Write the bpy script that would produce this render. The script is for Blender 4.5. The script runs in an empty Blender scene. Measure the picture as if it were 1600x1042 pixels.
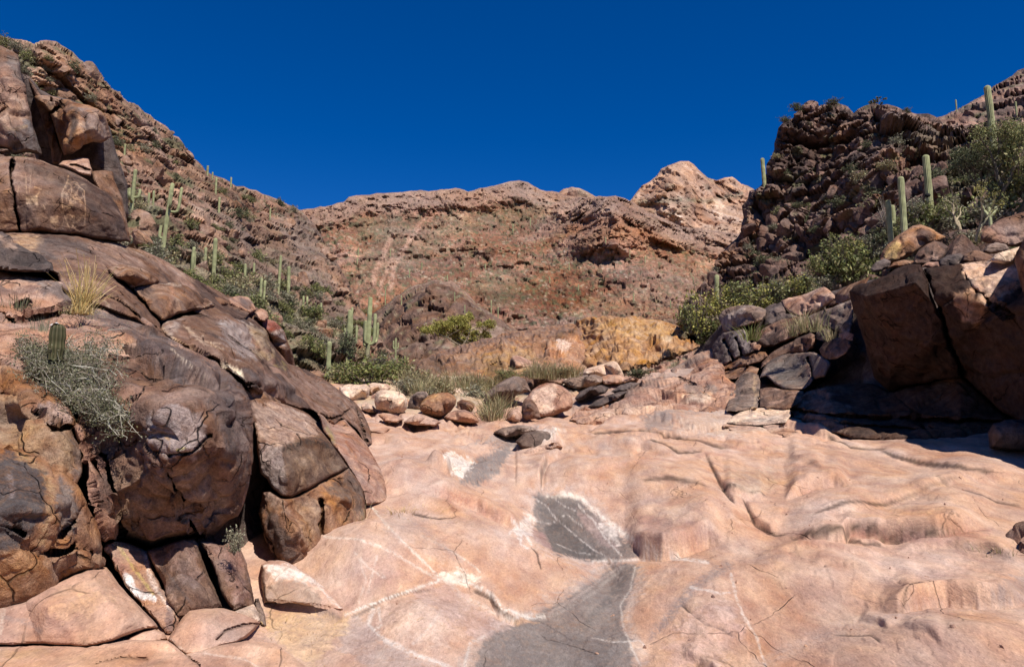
import bpy, math, random
import numpy as np
from mathutils import Vector
from mathutils.geometry import delaunay_2d_cdt
rng = np.random.default_rng(7)
random.seed(7)
S = bpy.context.scene
COL = S.collection

# ------------------------------------------------------------ camera, sky, sun
FPX = 1256.0
PITCH = math.radians(8.0)
CAM = np.array([0.0, 0.0, 1.6])
FWD = np.array([0.0, math.cos(PITCH), math.sin(PITCH)])
UPV = np.array([0.0, -math.sin(PITCH), math.cos(PITCH)])
cam = bpy.data.cameras.new('camera')
cam.sensor_width = 36.0
cam.lens = 36.0 * FPX / 1600.0
cam.clip_start = 0.1
cam.clip_end = 20000.0
camo = bpy.data.objects.new('camera', cam)
camo.location = CAM
camo.rotation_euler = (math.radians(90) + PITCH, 0, 0)
COL.objects.link(camo)
S.camera = camo

SUN_AZ = math.radians(150)      # clockwise from +Y (the view direction)
SUN_EL = math.radians(54)
w = bpy.data.worlds.new('World')
S.world = w
w.use_nodes = True
nt = w.node_tree
nt.nodes.clear()
sky = nt.nodes.new('ShaderNodeTexSky')
sky.sky_type = 'NISHITA'
sky.sun_disc = False
sky.sun_elevation = SUN_EL
sky.sun_rotation = SUN_AZ
sky.altitude = 1500
sky.air_density = 0.85
sky.dust_density = 0.0
sky.ozone_density = 6.0
hsv = nt.nodes.new('ShaderNodeHueSaturation')
hsv.inputs['Saturation'].default_value = 1.32
hsv.inputs['Hue'].default_value = 0.512
hsv.inputs['Value'].default_value = 1.0
bg = nt.nodes.new('ShaderNodeBackground')
bg.inputs['Strength'].default_value = 0.09
out = nt.nodes.new('ShaderNodeOutputWorld')
nt.links.new(sky.outputs[0], hsv.inputs['Color'])
nt.links.new(hsv.outputs[0], bg.inputs['Color'])
nt.links.new(bg.outputs[0], out.inputs['Surface'])
sl = bpy.data.lights.new('sun', 'SUN')
sl.energy = 5.0
sl.angle = math.radians(0.53)
sl.color = (1.0, 0.95, 0.87)
so = bpy.data.objects.new('sun', sl)
sd = Vector((math.sin(SUN_AZ) * math.cos(SUN_EL), math.cos(SUN_AZ) * math.cos(SUN_EL), math.sin(SUN_EL)))
so.rotation_euler = sd.to_track_quat('Z', 'Y').to_euler()
so.location = (30, -40, 60)
COL.objects.link(so)
S.view_settings.view_transform = 'Standard'
S.view_settings.look = 'None'
S.view_settings.gamma = 1.0
S.view_settings.use_curve_mapping = False
S.view_settings.exposure = 0.3
try:
    S.cycles.max_bounces = 6
    S.cycles.diffuse_bounces = 2
except Exception:
    pass

# ------------------------------------------------------------ numeric helpers
def PX(px, py, D):
    px = np.asarray(px, float); py = np.asarray(py, float); D = np.asarray(D, float)
    a = (px - 800.0) / FPX * D
    b = (521.0 - py) / FPX * D
    return np.stack([CAM[0] + a + 0 * b, CAM[1] + D * FWD[1] + b * UPV[1], CAM[2] + D * FWD[2] + b * UPV[2]], -1)

def toPX(p):
    d = np.asarray(p, float) - CAM
    z = d @ FWD
    return 800 + d[..., 0] / z * FPX, 521 - (d @ UPV) / z * FPX, z

def _h(ix, iy, iz, s=0):
    n = (ix.astype(np.int64) * 374761393 + iy.astype(np.int64) * 668265263 + iz.astype(np.int64) * 2147483647 + s * 1274126177) & 0xFFFFFFFF
    n = ((n ^ (n >> 13)) * 1274126177) & 0xFFFFFFFF
    n = ((n ^ (n >> 15)) * 2246822519) & 0xFFFFFFFF
    n = n ^ (n >> 16)
    return n

def _hf(ix, iy, iz, s=0):
    return (_h(ix, iy, iz, s) & 0xFFFFFF) / float(0xFFFFFF)

def vnoise(p, seed=0):
    """gradient noise, about -1..1"""
    i = np.floor(p).astype(np.int64)
    f = p - i
    u = f * f * f * (f * (f * 6 - 15) + 10)
    res = 0
    for dx in (0, 1):
        wx = u[:, 0] if dx else 1 - u[:, 0]
        for dy in (0, 1):
            wy = u[:, 1] if dy else 1 - u[:, 1]
            for dz in (0, 1):
                wz = u[:, 2] if dz else 1 - u[:, 2]
                hh = _h(i[:, 0] + dx, i[:, 1] + dy, i[:, 2] + dz, seed)
                gx = ((hh & 1023) / 511.5 - 1)
                gy = (((hh >> 10) & 1023) / 511.5 - 1)
                gz = (((hh >> 20) & 1023) / 511.5 - 1)
                res = res + wx * wy * wz * (gx * (f[:, 0] - dx) + gy * (f[:, 1] - dy) + gz * (f[:, 2] - dz))
    return res * 1.5

def fbm(p, scale=1.0, octv=4, seed=0, gain=0.5, ridged=False):
    r = 0; a = 1.0; t = 0
    q = p * scale
    for k in range(octv):
        n = vnoise(q, seed + k * 17)
        if ridged:
            n = 1 - 2 * np.abs(n)
        r = r + a * n; t += a
        a *= gain; q = q * 2.03 + 11.7
    return r / t

def worley(p, scale=1.0, seed=0, rot=True):
    """returns F1, F2, facet value (tilted plane per cell), cell random"""
    q = p * scale
    i = np.floor(q).astype(np.int64)
    n = len(q)
    F1 = np.full(n, 9.0); F2 = np.full(n, 9.0); fac = np.zeros(n); cr = np.zeros(n)
    for dx in (-1, 0, 1):
        for dy in (-1, 0, 1):
            for dz in (-1, 0, 1):
                cx = i[:, 0] + dx; cy = i[:, 1] + dy; cz = i[:, 2] + dz
                h1 = _h(cx, cy, cz, seed)
                ox = cx + (h1 & 1023) / 1023.0 - q[:, 0]
                oy = cy + ((h1 >> 10) & 1023) / 1023.0 - q[:, 1]
                oz = cz + ((h1 >> 20) & 1023) / 1023.0 - q[:, 2]
                d = np.sqrt(ox * ox + oy * oy + oz * oz)
                m = d < F1
                F2 = np.where(m, F1, np.minimum(F2, d))
                h2 = _h(cx, cy, cz, seed + 91)
                tx = (h2 & 1023) / 511.5 - 1; ty = ((h2 >> 10) & 1023) / 511.5 - 1; tz = ((h2 >> 20) & 1023) / 511.5 - 1
                fv = -(ox * tx + oy * ty + oz * tz)
                c = ((h2 >> 5) & 4095) / 4095.0
                F1 = np.where(m, d, F1); fac = np.where(m, fv, fac); cr = np.where(m, c, cr)
    return F1, F2, fac, cr

def sstep(a, b, x):
    t = np.clip((x - a) / (b - a), 0, 1)
    return t * t * (3 - 2 * t)

def TPS(pts, smooth=0.0):
    """thin plate over (px,py) of log depth"""
    a = np.array(pts, float)
    xy = a[:, :2] / 300.0; v = np.log(a[:, 2])
    def U(r2):
        return 0.5 * r2 * np.log(r2 + 1e-12)
    n = len(xy)
    K = U(((xy[:, None] - xy[None]) ** 2).sum(-1)) + np.eye(n) * smooth
    Pm = np.concatenate([np.ones((n, 1)), xy], 1)
    A = np.zeros((n + 3, n + 3)); A[:n, :n] = K; A[:n, n:] = Pm; A[n:, :n] = Pm.T
    sol = np.linalg.solve(A, np.concatenate([v, np.zeros(3)]))
    lo, hi = v.min() - 0.25, v.max() + 0.25
    def f(px, py):
        sh = np.broadcast(np.asarray(px, float), np.asarray(py, float)).shape
        q = np.stack([np.broadcast_to(px, sh).ravel(), np.broadcast_to(py, sh).ravel()], -1).astype(float) / 300.0
        r = np.empty(len(q))
        for s in range(0, len(q), 60000):
            qq = q[s:s + 60000]
            r[s:s + 60000] = U(((qq[:, None] - xy[None]) ** 2).sum(-1)) @ sol[:n] + sol[n] + qq @ sol[n + 1:]
        r = np.exp(np.clip(r, lo, hi)).reshape(sh)
        return r
    return f

def inpoly(px, py, poly):
    poly = np.asarray(poly, float)
    c = np.zeros(px.shape, bool)
    n = len(poly)
    for k in range(n):
        x1, y1 = poly[k]; x2, y2 = poly[(k + 1) % n]
        if y1 == y2: continue
        m = ((y1 > py) != (y2 > py)) & (px < (x2 - x1) * (py - y1) / (y2 - y1) + x1)
        c ^= m
    return c

def segdist(px, py, pts, closed=False, full=False):
    """distance to polyline; also signed side and arclength parameter of nearest point"""
    pts = np.asarray(pts, float)
    best = np.full(px.shape, 1e9); side = np.zeros(px.shape); par = np.zeros(px.shape)
    nx = np.zeros(px.shape); ny = np.zeros(px.shape)
    n = len(pts); m = n if closed else n - 1
    L = 0.0
    for k in range(m):
        x1, y1 = pts[k][:2]; x2, y2 = pts[(k + 1) % n][:2]
        dx, dy = x2 - x1, y2 - y1
        l = math.hypot(dx, dy) + 1e-9
        t = np.clip(((px - x1) * dx + (py - y1) * dy) / l / l, 0, 1)
        qx = x1 + t * dx; qy = y1 + t * dy
        d = np.hypot(px - qx, py - qy)
        b = d < best
        best = np.where(b, d, best)
        if full:
            side = np.where(b, ((px - x1) * dy - (py - y1) * dx) / l, side)
            par = np.where(b, L + t * l, par)
        nx = np.where(b, qx, nx); ny = np.where(b, qy, ny)
        L += l
    if full:
        return best, side, par / L
    return best, nx, ny

def blur(A, M, k):
    """masked box-ish blur of grid A"""
    A = A.copy()
    Mf = M.astype(float)
    for _ in range(k):
        s = A * Mf * 2; c = Mf * 2
        for ax in (0, 1):
            for d in (1, -1):
                s = s + np.roll(A * Mf, d, ax); c = c + np.roll(Mf, d, ax)
        A = np.where(M, s / np.maximum(c, 1e-9), A)
    return A

def subdiv_poly(poly, amp, rs, seg=9.0):
    """roughen an outline a little so that no edge is ruler straight"""
    r = []
    n = len(poly)
    for k in range(n):
        a = np.array(poly[k][:2], float); b = np.array(poly[(k + 1) % n][:2], float)
        L = np.hypot(*(b - a)); m = max(1, int(L / seg))
        nn = np.array([-(b - a)[1], (b - a)[0]]) / (L + 1e-9)
        for j in range(m):
            t = j / m
            p = a + (b - a) * t
            if j: p = p + nn * amp * rs.uniform(-1, 1)
            r.append((p[0], p[1]))
    return r

# ------------------------------------------------------------ materials
MATS = {}
def N(nt, typ, **kw):
    n = nt.nodes.new(typ)
    for k, v in kw.items():
        if k in n.inputs: n.inputs[k].default_value = v
        else: setattr(n, k, v)
    return n

def rock_mat(name, fine=40.0, mid=6.0, bump=0.5, bdist=0.01, spk=0.25, rough=0.92, contrast=0.35, crack=0.0, crackscale=2.0, ckd=.35, ckw=.014, spec=0.2, strk=0.0, ysc=1.0):
    m = bpy.data.materials.new(name); m.use_nodes = True
    t = m.node_tree; t.nodes.clear(); L = t.links.new
    o = N(t, 'ShaderNodeOutputMaterial'); b = N(t, 'ShaderNodeBsdfPrincipled')
    b.inputs['Roughness'].default_value = rough
    b.inputs['Specular IOR Level'].default_value = spec
    a = N(t, 'ShaderNodeVertexColor'); a.layer_name = 'Col'
    g0_ = N(t, 'ShaderNodeNewGeometry')
    g = N(t, 'ShaderNodeMapping'); g.inputs['Scale'].default_value = (1, ysc, 1); L(g0_.outputs['Position'], g.inputs[0])
    n1 = N(t, 'ShaderNodeTexNoise', Scale=fine, Detail=6.0, Roughness=0.7)
    n2 = N(t, 'ShaderNodeTexNoise', Scale=mid, Detail=8.0, Roughness=0.65, Distortion=0.4)
    n3 = N(t, 'ShaderNodeTexNoise', Scale=fine * 2.7, Detail=2.0, Roughness=0.5)
    for n in (n1, n2, n3): L(g.outputs[0], n.inputs['Vector'])
    def mapr(src, a0, a1, b0, b1):
        q = N(t, 'ShaderNodeMapRange'); q.inputs[1].default_value = a0; q.inputs[2].default_value = a1
        q.inputs[3].default_value = b0; q.inputs[4].default_value = b1
        L(src, q.inputs[0]); return q.outputs[0]
    def mul(x, y):
        q = N(t, 'ShaderNodeMath', operation='MULTIPLY'); L(x, q.inputs[0])
        if isinstance(y, float): q.inputs[1].default_value = y
        else: L(y, q.inputs[1])
        return q.outputs[0]
    def add(x, y):
        q = N(t, 'ShaderNodeMath', operation='ADD'); L(x, q.inputs[0])
        if isinstance(y, float): q.inputs[1].default_value = y
        else: L(y, q.inputs[1])
        return q.outputs[0]
    v = mul(mapr(n1.outputs[0], 0.3, 0.7, 1 - contrast * 0.6, 1 + contrast * 0.6), mapr(n2.outputs[0], 0.3, 0.7, 1 - contrast * 0.7, 1 + contrast * 0.7))
    s = mapr(n3.outputs[0], 0.60, 0.72, 0.0, spk)
    s2 = mapr(n3.outputs[0], 0.30, 0.40, -spk, 0.0)
    v = add(add(v, s), s2)
    mx = N(t, 'ShaderNodeVectorMath', operation='SCALE')
    L(a.outputs[0], mx.inputs[0]); L(v, mx.inputs['Scale'])
    # slow hue drift between warm and grey
    n4 = N(t, 'ShaderNodeTexNoise', Scale=mid * 0.45, Detail=5.0, Roughness=0.6); L(g.outputs[0], n4.inputs['Vector'])
    hs = N(t, 'ShaderNodeHueSaturation'); L(mx.outputs[0], hs.inputs['Color'])
    L(mapr(n4.outputs[0], 0.3, 0.7, 0.80, 1.22), hs.inputs['Saturation'])
    L(mapr(n2.outputs[0], 0.3, 0.7, 0.492, 0.508), hs.inputs['Hue'])
    L(hs.outputs[0], b.inputs['Base Color'])
    hgt = add(mul(n1.outputs[0], 0.6), mul(n2.outputs[0], 1.4 * fine / mid / 4))
    hgt = add(hgt, mul(n3.outputs[0], 0.25))
    if strk > 0:
        mp = N(t, 'ShaderNodeMapping'); mp.inputs['Scale'].default_value = (1, 1, 0.12); L(g.outputs[0], mp.inputs[0])
        n5 = N(t, 'ShaderNodeTexNoise', Scale=mid * 1.7, Detail=5.0, Roughness=0.6); L(mp.outputs[0], n5.inputs['Vector'])
        hgt = add(hgt, mul(n5.outputs[0], strk))
    if crack > 0:
        wv = N(t, 'ShaderNodeVectorMath', operation='MULTIPLY_ADD')
        nn = N(t, 'ShaderNodeTexNoise', Scale=crackscale * 1.5, Detail=4.0); L(g.outputs[0], nn.inputs['Vector'])
        L(nn.outputs['Color'], wv.inputs[0]); wv.inputs[1].default_value = (0.5 / crackscale,) * 3; L(g.outputs[0], wv.inputs[2])
        vo = N(t, 'ShaderNodeTexVoronoi', feature='DISTANCE_TO_EDGE', Scale=crackscale); L(wv.outputs[0], vo.inputs['Vector'])
        ck = mapr(vo.outputs['Distance'], 0.0, ckw, 1.0, 0.0)
        gate = mapr(n4.outputs[0], 0.48, 0.58, 0.0, 1.0)
        ck = mul(ck, gate)
        hgt = add(hgt, mul(ck, -crack))
        dk = mapr(ck, 0.0, 1.0, 1.0, ckd)
        dm = N(t, 'ShaderNodeVectorMath', operation='SCALE'); L(hs.outputs[0], dm.inputs[0]); L(dk, dm.inputs['Scale']); L(dm.outputs[0], b.inputs['Base Color'])
    bp = N(t, 'ShaderNodeBump', Strength=bump, Distance=bdist)
    L(hgt, bp.inputs['Height']); L(bp.outputs[0], b.inputs['Normal'])
    L(b.outputs[0], o.inputs['Surface'])
    MATS[name] = m
    return m

M_SLAB = rock_mat('slickrock_stone', fine=36, mid=4.0, bump=0.7, bdist=0.016, spk=0.26, contrast=0.30, ysc=.4, ckd=.72, ckw=.006, crack=1.5, crackscale=0.9)
M_NEAR = rock_mat('varnished_stone', fine=45, mid=6.0, bump=1.0, bdist=0.026, spk=0.45, contrast=0.52, crack=2.5, crackscale=1.6, spec=0.08, rough=.97)
M_MIDR = rock_mat('weathered_stone', fine=16, mid=2.5, bump=0.95, bdist=0.045, spk=0.32, contrast=0.5, crack=1.5, crackscale=0.9, spec=0.1)
M_CONG = rock_mat('pebbly_conglomerate', fine=9, mid=2.2, bump=1.0, bdist=0.10, spk=0.45, contrast=0.5)
M_HILL = rock_mat('hillside_stone', fine=3.0, mid=0.35, bump=0.9, bdist=0.35, spk=0.35, contrast=0.55)
M_FAR = rock_mat('distant_stone', fine=0.45, mid=0.05, bump=1.0, bdist=2.6, spk=0.35, contrast=0.5, strk=1.5)

def leaf_mat(name, rough=0.6, trans=0.15, scale=6.0):
    m = bpy.data.materials.new(name); m.use_nodes = True
    t = m.node_tree; t.nodes.clear(); L = t.links.new
    o = N(t, 'ShaderNodeOutputMaterial'); b = N(t, 'ShaderNodeBsdfPrincipled')
    b.inputs['Roughness'].default_value = rough
    b.inputs['Specular IOR Level'].default_value = 0.25
    a = N(t, 'ShaderNodeVertexColor'); a.layer_name = 'Col'
    g = N(t, 'ShaderNodeNewGeometry'); n = N(t, 'ShaderNodeTexNoise', Scale=scale, Detail=3.0)
    L(g.outputs['Position'], n.inputs['Vector'])
    q = N(t, 'ShaderNodeMapRange'); q.inputs[1].default_value = 0.3; q.inputs[2].default_value = 0.7; q.inputs[3].default_value = 0.7; q.inputs[4].default_value = 1.3
    L(n.outputs[0], q.inputs[0])
    v = N(t, 'ShaderNodeVectorMath', operation='SCALE'); L(a.outputs[0], v.inputs[0]); L(q.outputs[0], v.inputs['Scale'])
    L(v.outputs[0], b.inputs['Base Color'])
    if trans > 0:
        tr = N(t, 'ShaderNodeBsdfTranslucent'); L(v.outputs[0], tr.inputs['Color'])
        mx = N(t, 'ShaderNodeMixShader'); mx.inputs[0].default_value = trans
        L(b.outputs[0], mx.inputs[1]); L(tr.outputs[0], mx.inputs[2]); L(mx.outputs[0], o.inputs['Surface'])
    else:
        L(b.outputs[0], o.inputs['Surface'])
    return m
M_LEAF = leaf_mat('desert_leaf', trans=0.25)
M_CACT = leaf_mat('cactus_skin', rough=0.7, trans=0.0, scale=4.0)
M_WOOD = leaf_mat('dry_wood', rough=0.9, trans=0.0, scale=15.0)
M_GRAS = leaf_mat('dry_grass', rough=0.7, trans=0.3, scale=10.0)

# ------------------------------------------------------------ object helpers
def tag(o, label=None, cat=None, group=None, kind=None):
    if label: o['label'] = label
    if cat: o['category'] = cat
    if group: o['group'] = group
    if kind: o['kind'] = kind
    return o

def mesh(name, V, faces, col=None, smooth=True, mat=None):
    """V (n,3); faces: list of arrays (m,3) or (m,4)"""
    me = bpy.data.meshes.new(name)
    if not isinstance(faces, (list, tuple)): faces = [faces]
    faces = [np.asarray(f, np.int32) for f in faces if len(f)]
    nl = sum(f.size for f in faces); nf = sum(len(f) for f in faces)
    me.vertices.add(len(V)); me.vertices.foreach_set('co', np.asarray(V, np.float32).ravel())
    me.loops.add(nl); me.polygons.add(nf)
    me.loops.foreach_set('vertex_index', np.concatenate([f.ravel() for f in faces]))
    ls = []; st = 0
    for f in faces:
        ls.append(st + np.arange(len(f)) * f.shape[1]); st += f.size
    me.polygons.foreach_set('loop_start', np.concatenate(ls).astype(np.int32))
    me.polygons.foreach_set('use_smooth', np.full(nf, bool(smooth)))
    me.update(calc_edges=True); me.validate()
    if col is not None:
        ca = me.color_attributes.new('Col', 'FLOAT_COLOR', 'POINT')
        c4 = np.ones((len(V), 4), np.float32); c4[:, :3] = np.clip(col, 0.004, 0.95)
        if len(me.vertices) == len(V): ca.data.foreach_set('color', c4.ravel())
    if mat: me.materials.append(mat)
    return me

def obj(name, me, parent=None, loc=None):
    o = bpy.data.objects.new(name, me); COL.objects.link(o)
    if loc is not None: o.location = loc
    if parent is not None: o.parent = parent
    return o

def vnormals(V, Q):
    n = np.zeros_like(V)
    a, b, c, d = (V[Q[:, k]] for k in range(4))
    fn = np.cross(c - a, d - b)
    for k in range(4):
        for ax in range(3):
            n[:, ax] += np.bincount(Q[:, k], fn[:, ax], len(V))
    return n / (np.linalg.norm(n, axis=1, keepdims=True) + 1e-12)

# ------------------------------------------------------------ palettes (linear albedo)
PAL = {
    'slab':    [(.47, .285, .198), (.53, .34, .25), (.40, .235, .165), (.33, .195, .145)],
    'varnish': [(.175, .10, .070), (.29, .175, .13), (.105, .064, .050), (.058, .040, .036)],
    'brown':   [(.21, .112, .070), (.30, .175, .115), (.145, .078, .053), (.078, .048, .038)],
    'orange':  [(.30, .155, .088), (.38, .22, .13), (.21, .11, .07), (.105, .062, .046)],
    'pinkrock': [(.40, .23, .16), (.48, .30, .215), (.31, .165, .115), (.20, .115, .09)],
    'pale':    [(.62, .43, .31), (.70, .52, .39), (.52, .34, .245), (.40, .25, .18)],
    'shaded': [(.046, .027, .021), (.066, .039, .030), (.035, .022, .018), (.026, .019, .016)],  # albedo lowered so the colour itself carries the boulder's shade
    'undercut': [(.095, .055, .040), (.13, .078, .055), (.07, .042, .032), (.045, .030, .025)],  # lighter step of the same shade, worked into the base rock colour
    'dark':    [(.115, .085, .075), (.18, .13, .11), (.085, .062, .055), (.05, .04, .038)],
    'grey':    [(.20, .135, .105), (.30, .21, .165), (.125, .085, .068), (.07, .052, .044)],
    'yellow':  [(.38, .20, .092), (.45, .26, .14), (.30, .145, .07), (.19, .10, .06)],
    'hill':    [(.265, .155, .105), (.36, .225, .16), (.21, .118, .080), (.135, .09, .062)],
    'crag':    [(.165, .102, .080), (.24, .145, .11), (.105, .066, .053), (.058, .041, .036)],
}
def palcol(P, pal, scale, seed=0, w=(0.0, 0.12, 0.18), mot=.30):
    c = [np.array(x) for x in PAL[pal]]
    n1 = fbm(P, scale, 5, seed, 0.55); n2 = fbm(P, scale * 0.6, 5, seed + 5, 0.6); n3 = fbm(P, scale * 1.4, 5, seed + 9, 0.6)
    r = c[0] + (c[1] - c[0]) * sstep(w[0] - .05, w[0] + .25, n1)[:, None]
    r = r + (c[2] - r) * sstep(w[1] - .03, w[1] + .08, n2)[:, None]
    r = r + (c[3] - r) * (sstep(w[2], w[2] + .09, n3) * 0.7)[:, None]
    n4 = fbm(P, scale * 4.5, 4, seed + 13, 0.65)
    r = r * (1 + mot * np.clip(n4 * 1.6, -.8, .8))[:, None]
    return r

def paint(C, px, py, P, ops, wob=4.0):
    if not ops: return C
    sc = 2.2 / max(0.5, np.median(np.linalg.norm(P - CAM, axis=1)) / 8)
    wx = fbm(P, sc, 4, 51, 0.6) * wob * 2.2; wy = fbm(P, sc, 4, 63, 0.6) * wob * 2.2
    gn = fbm(P, sc * 3, 4, 77, 0.65)
    gn2 = fbm(P, sc * 9, 4, 79, 0.65)
    x = px + wx; y = py + wy
    for op in ops:
        kind, pts, col = op[0], op[1], np.array(op[2])
        soft = op[3] if len(op) > 3 else 6.0
        st = op[4] if len(op) > 4 else 0.9
        pa = np.array(pts, float)
        mg = soft * 3 + 25
        m = (px > pa[:, 0].min() - mg) & (px < pa[:, 0].max() + mg) & (py > pa[:, 1].min() - mg) & (py < pa[:, 1].max() + mg)
        if not m.any(): continue
        hole = np.clip(.85 + 2.6 * gn2[m] + 1.2 * gn[m], .04, 1)
        if kind == 'poly':
            d, _, _ = segdist(x[m], y[m], pts, True)
            ins = inpoly(x[m], y[m], pts)
            s = np.where(ins, d, -d)
            a = sstep(-soft * .6, soft * .6, s + (gn[m] * 2.2 + gn2[m] * .8) * soft) * st * (1 - .35 * (1 - hole))
        else:  # line: soft = width
            d, _, _ = segdist(px[m] + 0.6 * wx[m], py[m] + 0.6 * wy[m], pts, False)
            a = (1 - sstep(soft * 0.25, soft * 1.1, d + (gn[m] * 1.3 + gn2[m] * 1.2) * soft)) * st * hole
        cv = col * (1 + .55 * np.clip(gn[m] + .8 * gn2[m], -.6, .6))[:, None] if kind == 'poly' else col
        C[m] = C[m] + (cv - C[m]) * a[:, None]
    return C

FINAL = {}
def relief(name, outline, D, pal='brown', mat=None, sp=2.5, inner=None, facets=0, famp=0.0, bulge=0.0,
           edge=(10, 0.3), thick=1.0, soft=2, disp=(0.03, 1.0), block=None, cracks=(), ops=(), seed=1,
           colscale=0.8, colw=(0.0, 0.12, 0.18), extra=None, colfn=None, rough=1.0, parent=None, smooth=True, store=False, wob=4.0, zfn=None, back=True, hb=2, ray=0.0, ys=1.0):
    """A solid rock: front surface over an outline at its own depth, rounded rim, closed back."""
    rs = np.random.default_rng(seed * 13 + 5)
    o3 = [tuple(p) for p in outline]
    xy = np.array([p[:2] for p in o3], float)
    fine = subdiv_poly(o3, rough, rs)
    x0, y0 = np.min(fine, 0) - sp; x1, y1 = np.max(fine, 0) + sp
    gx = np.arange(x0, x1 + sp, sp); gy = np.arange(y0, y1 + sp, sp)
    X, Y = np.meshgrid(gx, gy)
    cx = (X[:-1, :-1] + X[1:, 1:]) / 2; cy = (Y[:-1, :-1] + Y[1:, 1:]) / 2
    cell = inpoly(cx, cy, fine)
    vm = np.zeros(X.shape, bool)
    vm[:-1, :-1] |= cell; vm[1:, :-1] |= cell; vm[:-1, 1:] |= cell; vm[1:, 1:] |= cell
    full = np.zeros(X.shape, bool); full[1:-1, 1:-1] = cell[:-1, :-1] & cell[1:, :-1] & cell[:-1, 1:] & cell[1:, 1:]
    bnd = vm & ~full
    dd, nx, ny = segdist(X[bnd], Y[bnd], fine, True)
    k = dd < sp * 1.2
    Xb = X[bnd]; Yb = Y[bnd]
    Xb[k] = nx[k]; Yb[k] = ny[k]
    X[bnd] = Xb; Y[bnd] = Yb
    # ---- depth map
    Df = D if callable(D) else (lambda a, b: np.full(np.shape(a), float(D)))
    base = np.ones(X.shape)
    px = X[vm]; py = Y[vm]
    absd = any(len(p) > 2 for p in o3)
    if absd or inner or facets:
        pts = []; dv = []
        for p in o3:
            pts.append(p[:2]); dv.append(p[2] if len(p) > 2 else float(Df(np.array([p[0]]), np.array([p[1]]))[0]))
        for p in (inner or []):
            d0 = p[2] if p[2] > 0 and not (len(p) > 3) else float(Df(np.array([p[0]]), np.array([p[1]]))[0]) + p[2]
            pts.append(p[:2]); dv.append(d0)
        if facets:
            bb0 = xy.min(0); bb1 = xy.max(0); got = 0; tries = 0
            while got < facets and tries < 400:
                tries += 1
                q = rs.uniform(bb0, bb1)
                if not inpoly(np.array([q[0]]), np.array([q[1]]), xy)[0]: continue
                de, _, _ = segdist(np.array([q[0]]), np.array([q[1]]), xy, True)
                dmn = min(np.hypot(q[0] - p[0], q[1] - p[1]) for p in pts)
                if de[0] < 0.12 * min(bb1 - bb0) or dmn < 0.16 * min(bb1 - bb0): continue
                pts.append(tuple(q)); dv.append(float(Df(np.array([q[0]]), np.array([q[1]]))[0]) - famp * rs.uniform(0.1, 1.0)); got += 1
        n = len(o3)
        res = delaunay_2d_cdt([Vector(p) for p in pts], [(i, (i + 1) % n) for i in range(n)], [], 0, 1e-4)
        vv = np.array([v[:] for v in res[0]]); orig = res[3]
        dvv = np.array([dv[o[0]] if o else np.mean(dv) for o in orig])
        w_ = np.full(px.shape, np.nan)
        for f in res[2]:
            for j in range(1, len(f) - 1):
                a, b, c = vv[f[0]], vv[f[j]], vv[f[j + 1]]
                det = (b[1] - c[1]) * (a[0] - c[0]) + (c[0] - b[0]) * (a[1] - c[1])
                if abs(det) < 1e-9: continue
                l1 = ((b[1] - c[1]) * (px - c[0]) + (c[0] - b[0]) * (py - c[1])) / det
                l2 = ((c[1] - a[1]) * (px - c[0]) + (a[0] - c[0]) * (py - c[1])) / det
                l3 = 1 - l1 - l2
                m = (l1 >= -.02) & (l2 >= -.02) & (l3 >= -.02)
                val = l1 / dvv[f[0]] + l2 / dvv[f[j]] + l3 / dvv[f[j + 1]]
                w_ = np.where(m, 1 / np.maximum(val, 1e-6), w_)
        nanm = np.isnan(w_)
        if nanm.any():
            pa = np.array(pts); qa = np.stack([px[nanm], py[nanm]], -1)
            near = ((qa[:, None] - pa[None]) ** 2).sum(-1).argmin(1)
            w_[nanm] = np.array(dv)[near]
        base[vm] = w_
        base = blur(base, vm, soft)
    else:
        base[vm] = Df(px, py)
    de, _, _ = segdist(px, py, fine, True)
    Dm = base[vm]
    if bulge:
        mxd = de.max()
        Dm = Dm - bulge * np.sqrt(np.clip(1 - (1 - de / mxd) ** 2, 0, 1))
    wpx, R = edge
    if (mat is None or mat is M_NEAR):
        wpx *= .75; R *= .62
        block = list(block or [(.03, 1.1)]) + [(.022, 2.6), (.010, 6.5)]
    if R:
        t = np.clip(de / wpx, 0, 1)
        Dm = Dm + R * (1 - t) ** 2.4
        bg_ = np.zeros(X.shape); bg_[vm] = Dm; Dm = blur(bg_, vm, 1)[vm]
    P0 = PX(px, py, Dm)
    mpp = np.median(Dm) / FPX
    cmask = np.ones(len(px))
    if len(cracks):
        jx = fbm(P0, 0.06 / mpp, 3, seed + 31) * 3.0; jy = fbm(P0, 0.06 / mpp, 3, seed + 37) * 3.0
        for c in cracks:
            pts, wd, dp = c[:3]
            d, _, _ = segdist(px + jx, py + jy, pts)
            Dm = Dm + dp * (1.5 if mat is M_NEAR else 1.0) * np.exp(-(d / wd) ** 2)
            cmask *= 1 - .55 * np.exp(-(d / (wd * 1.1)) ** 2)
    if extra is not None:
        Dm = Dm + extra(px, py, P0)
    V = PX(px, py, Dm)
    if zfn is not None:
        zg = np.zeros(X.shape); zg[vm] = zfn(px, py, V); zg = blur(zg, vm, 1)
        V = V + np.array([0, 0, 1.0]) * zg[vm][:, None]
    idx = -np.ones(X.shape, int); idx[vm] = np.arange(vm.sum())
    Q = np.stack([idx[:-1, :-1][cell], idx[1:, :-1][cell], idx[1:, 1:][cell], idx[:-1, 1:][cell]], -1)
    nrm = vnormals(V, Q)
    if ((nrm * (CAM - V)).sum(1)).mean() < 0: nrm = -nrm; Q = Q[:, ::-1]
    amp, scl = disp
    h = amp * fbm(V, scl, 6, seed, 0.55) + amp * 0.35 * fbm(V, scl * 3.1, 4, seed + 3, 0.6, ridged=True)
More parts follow.
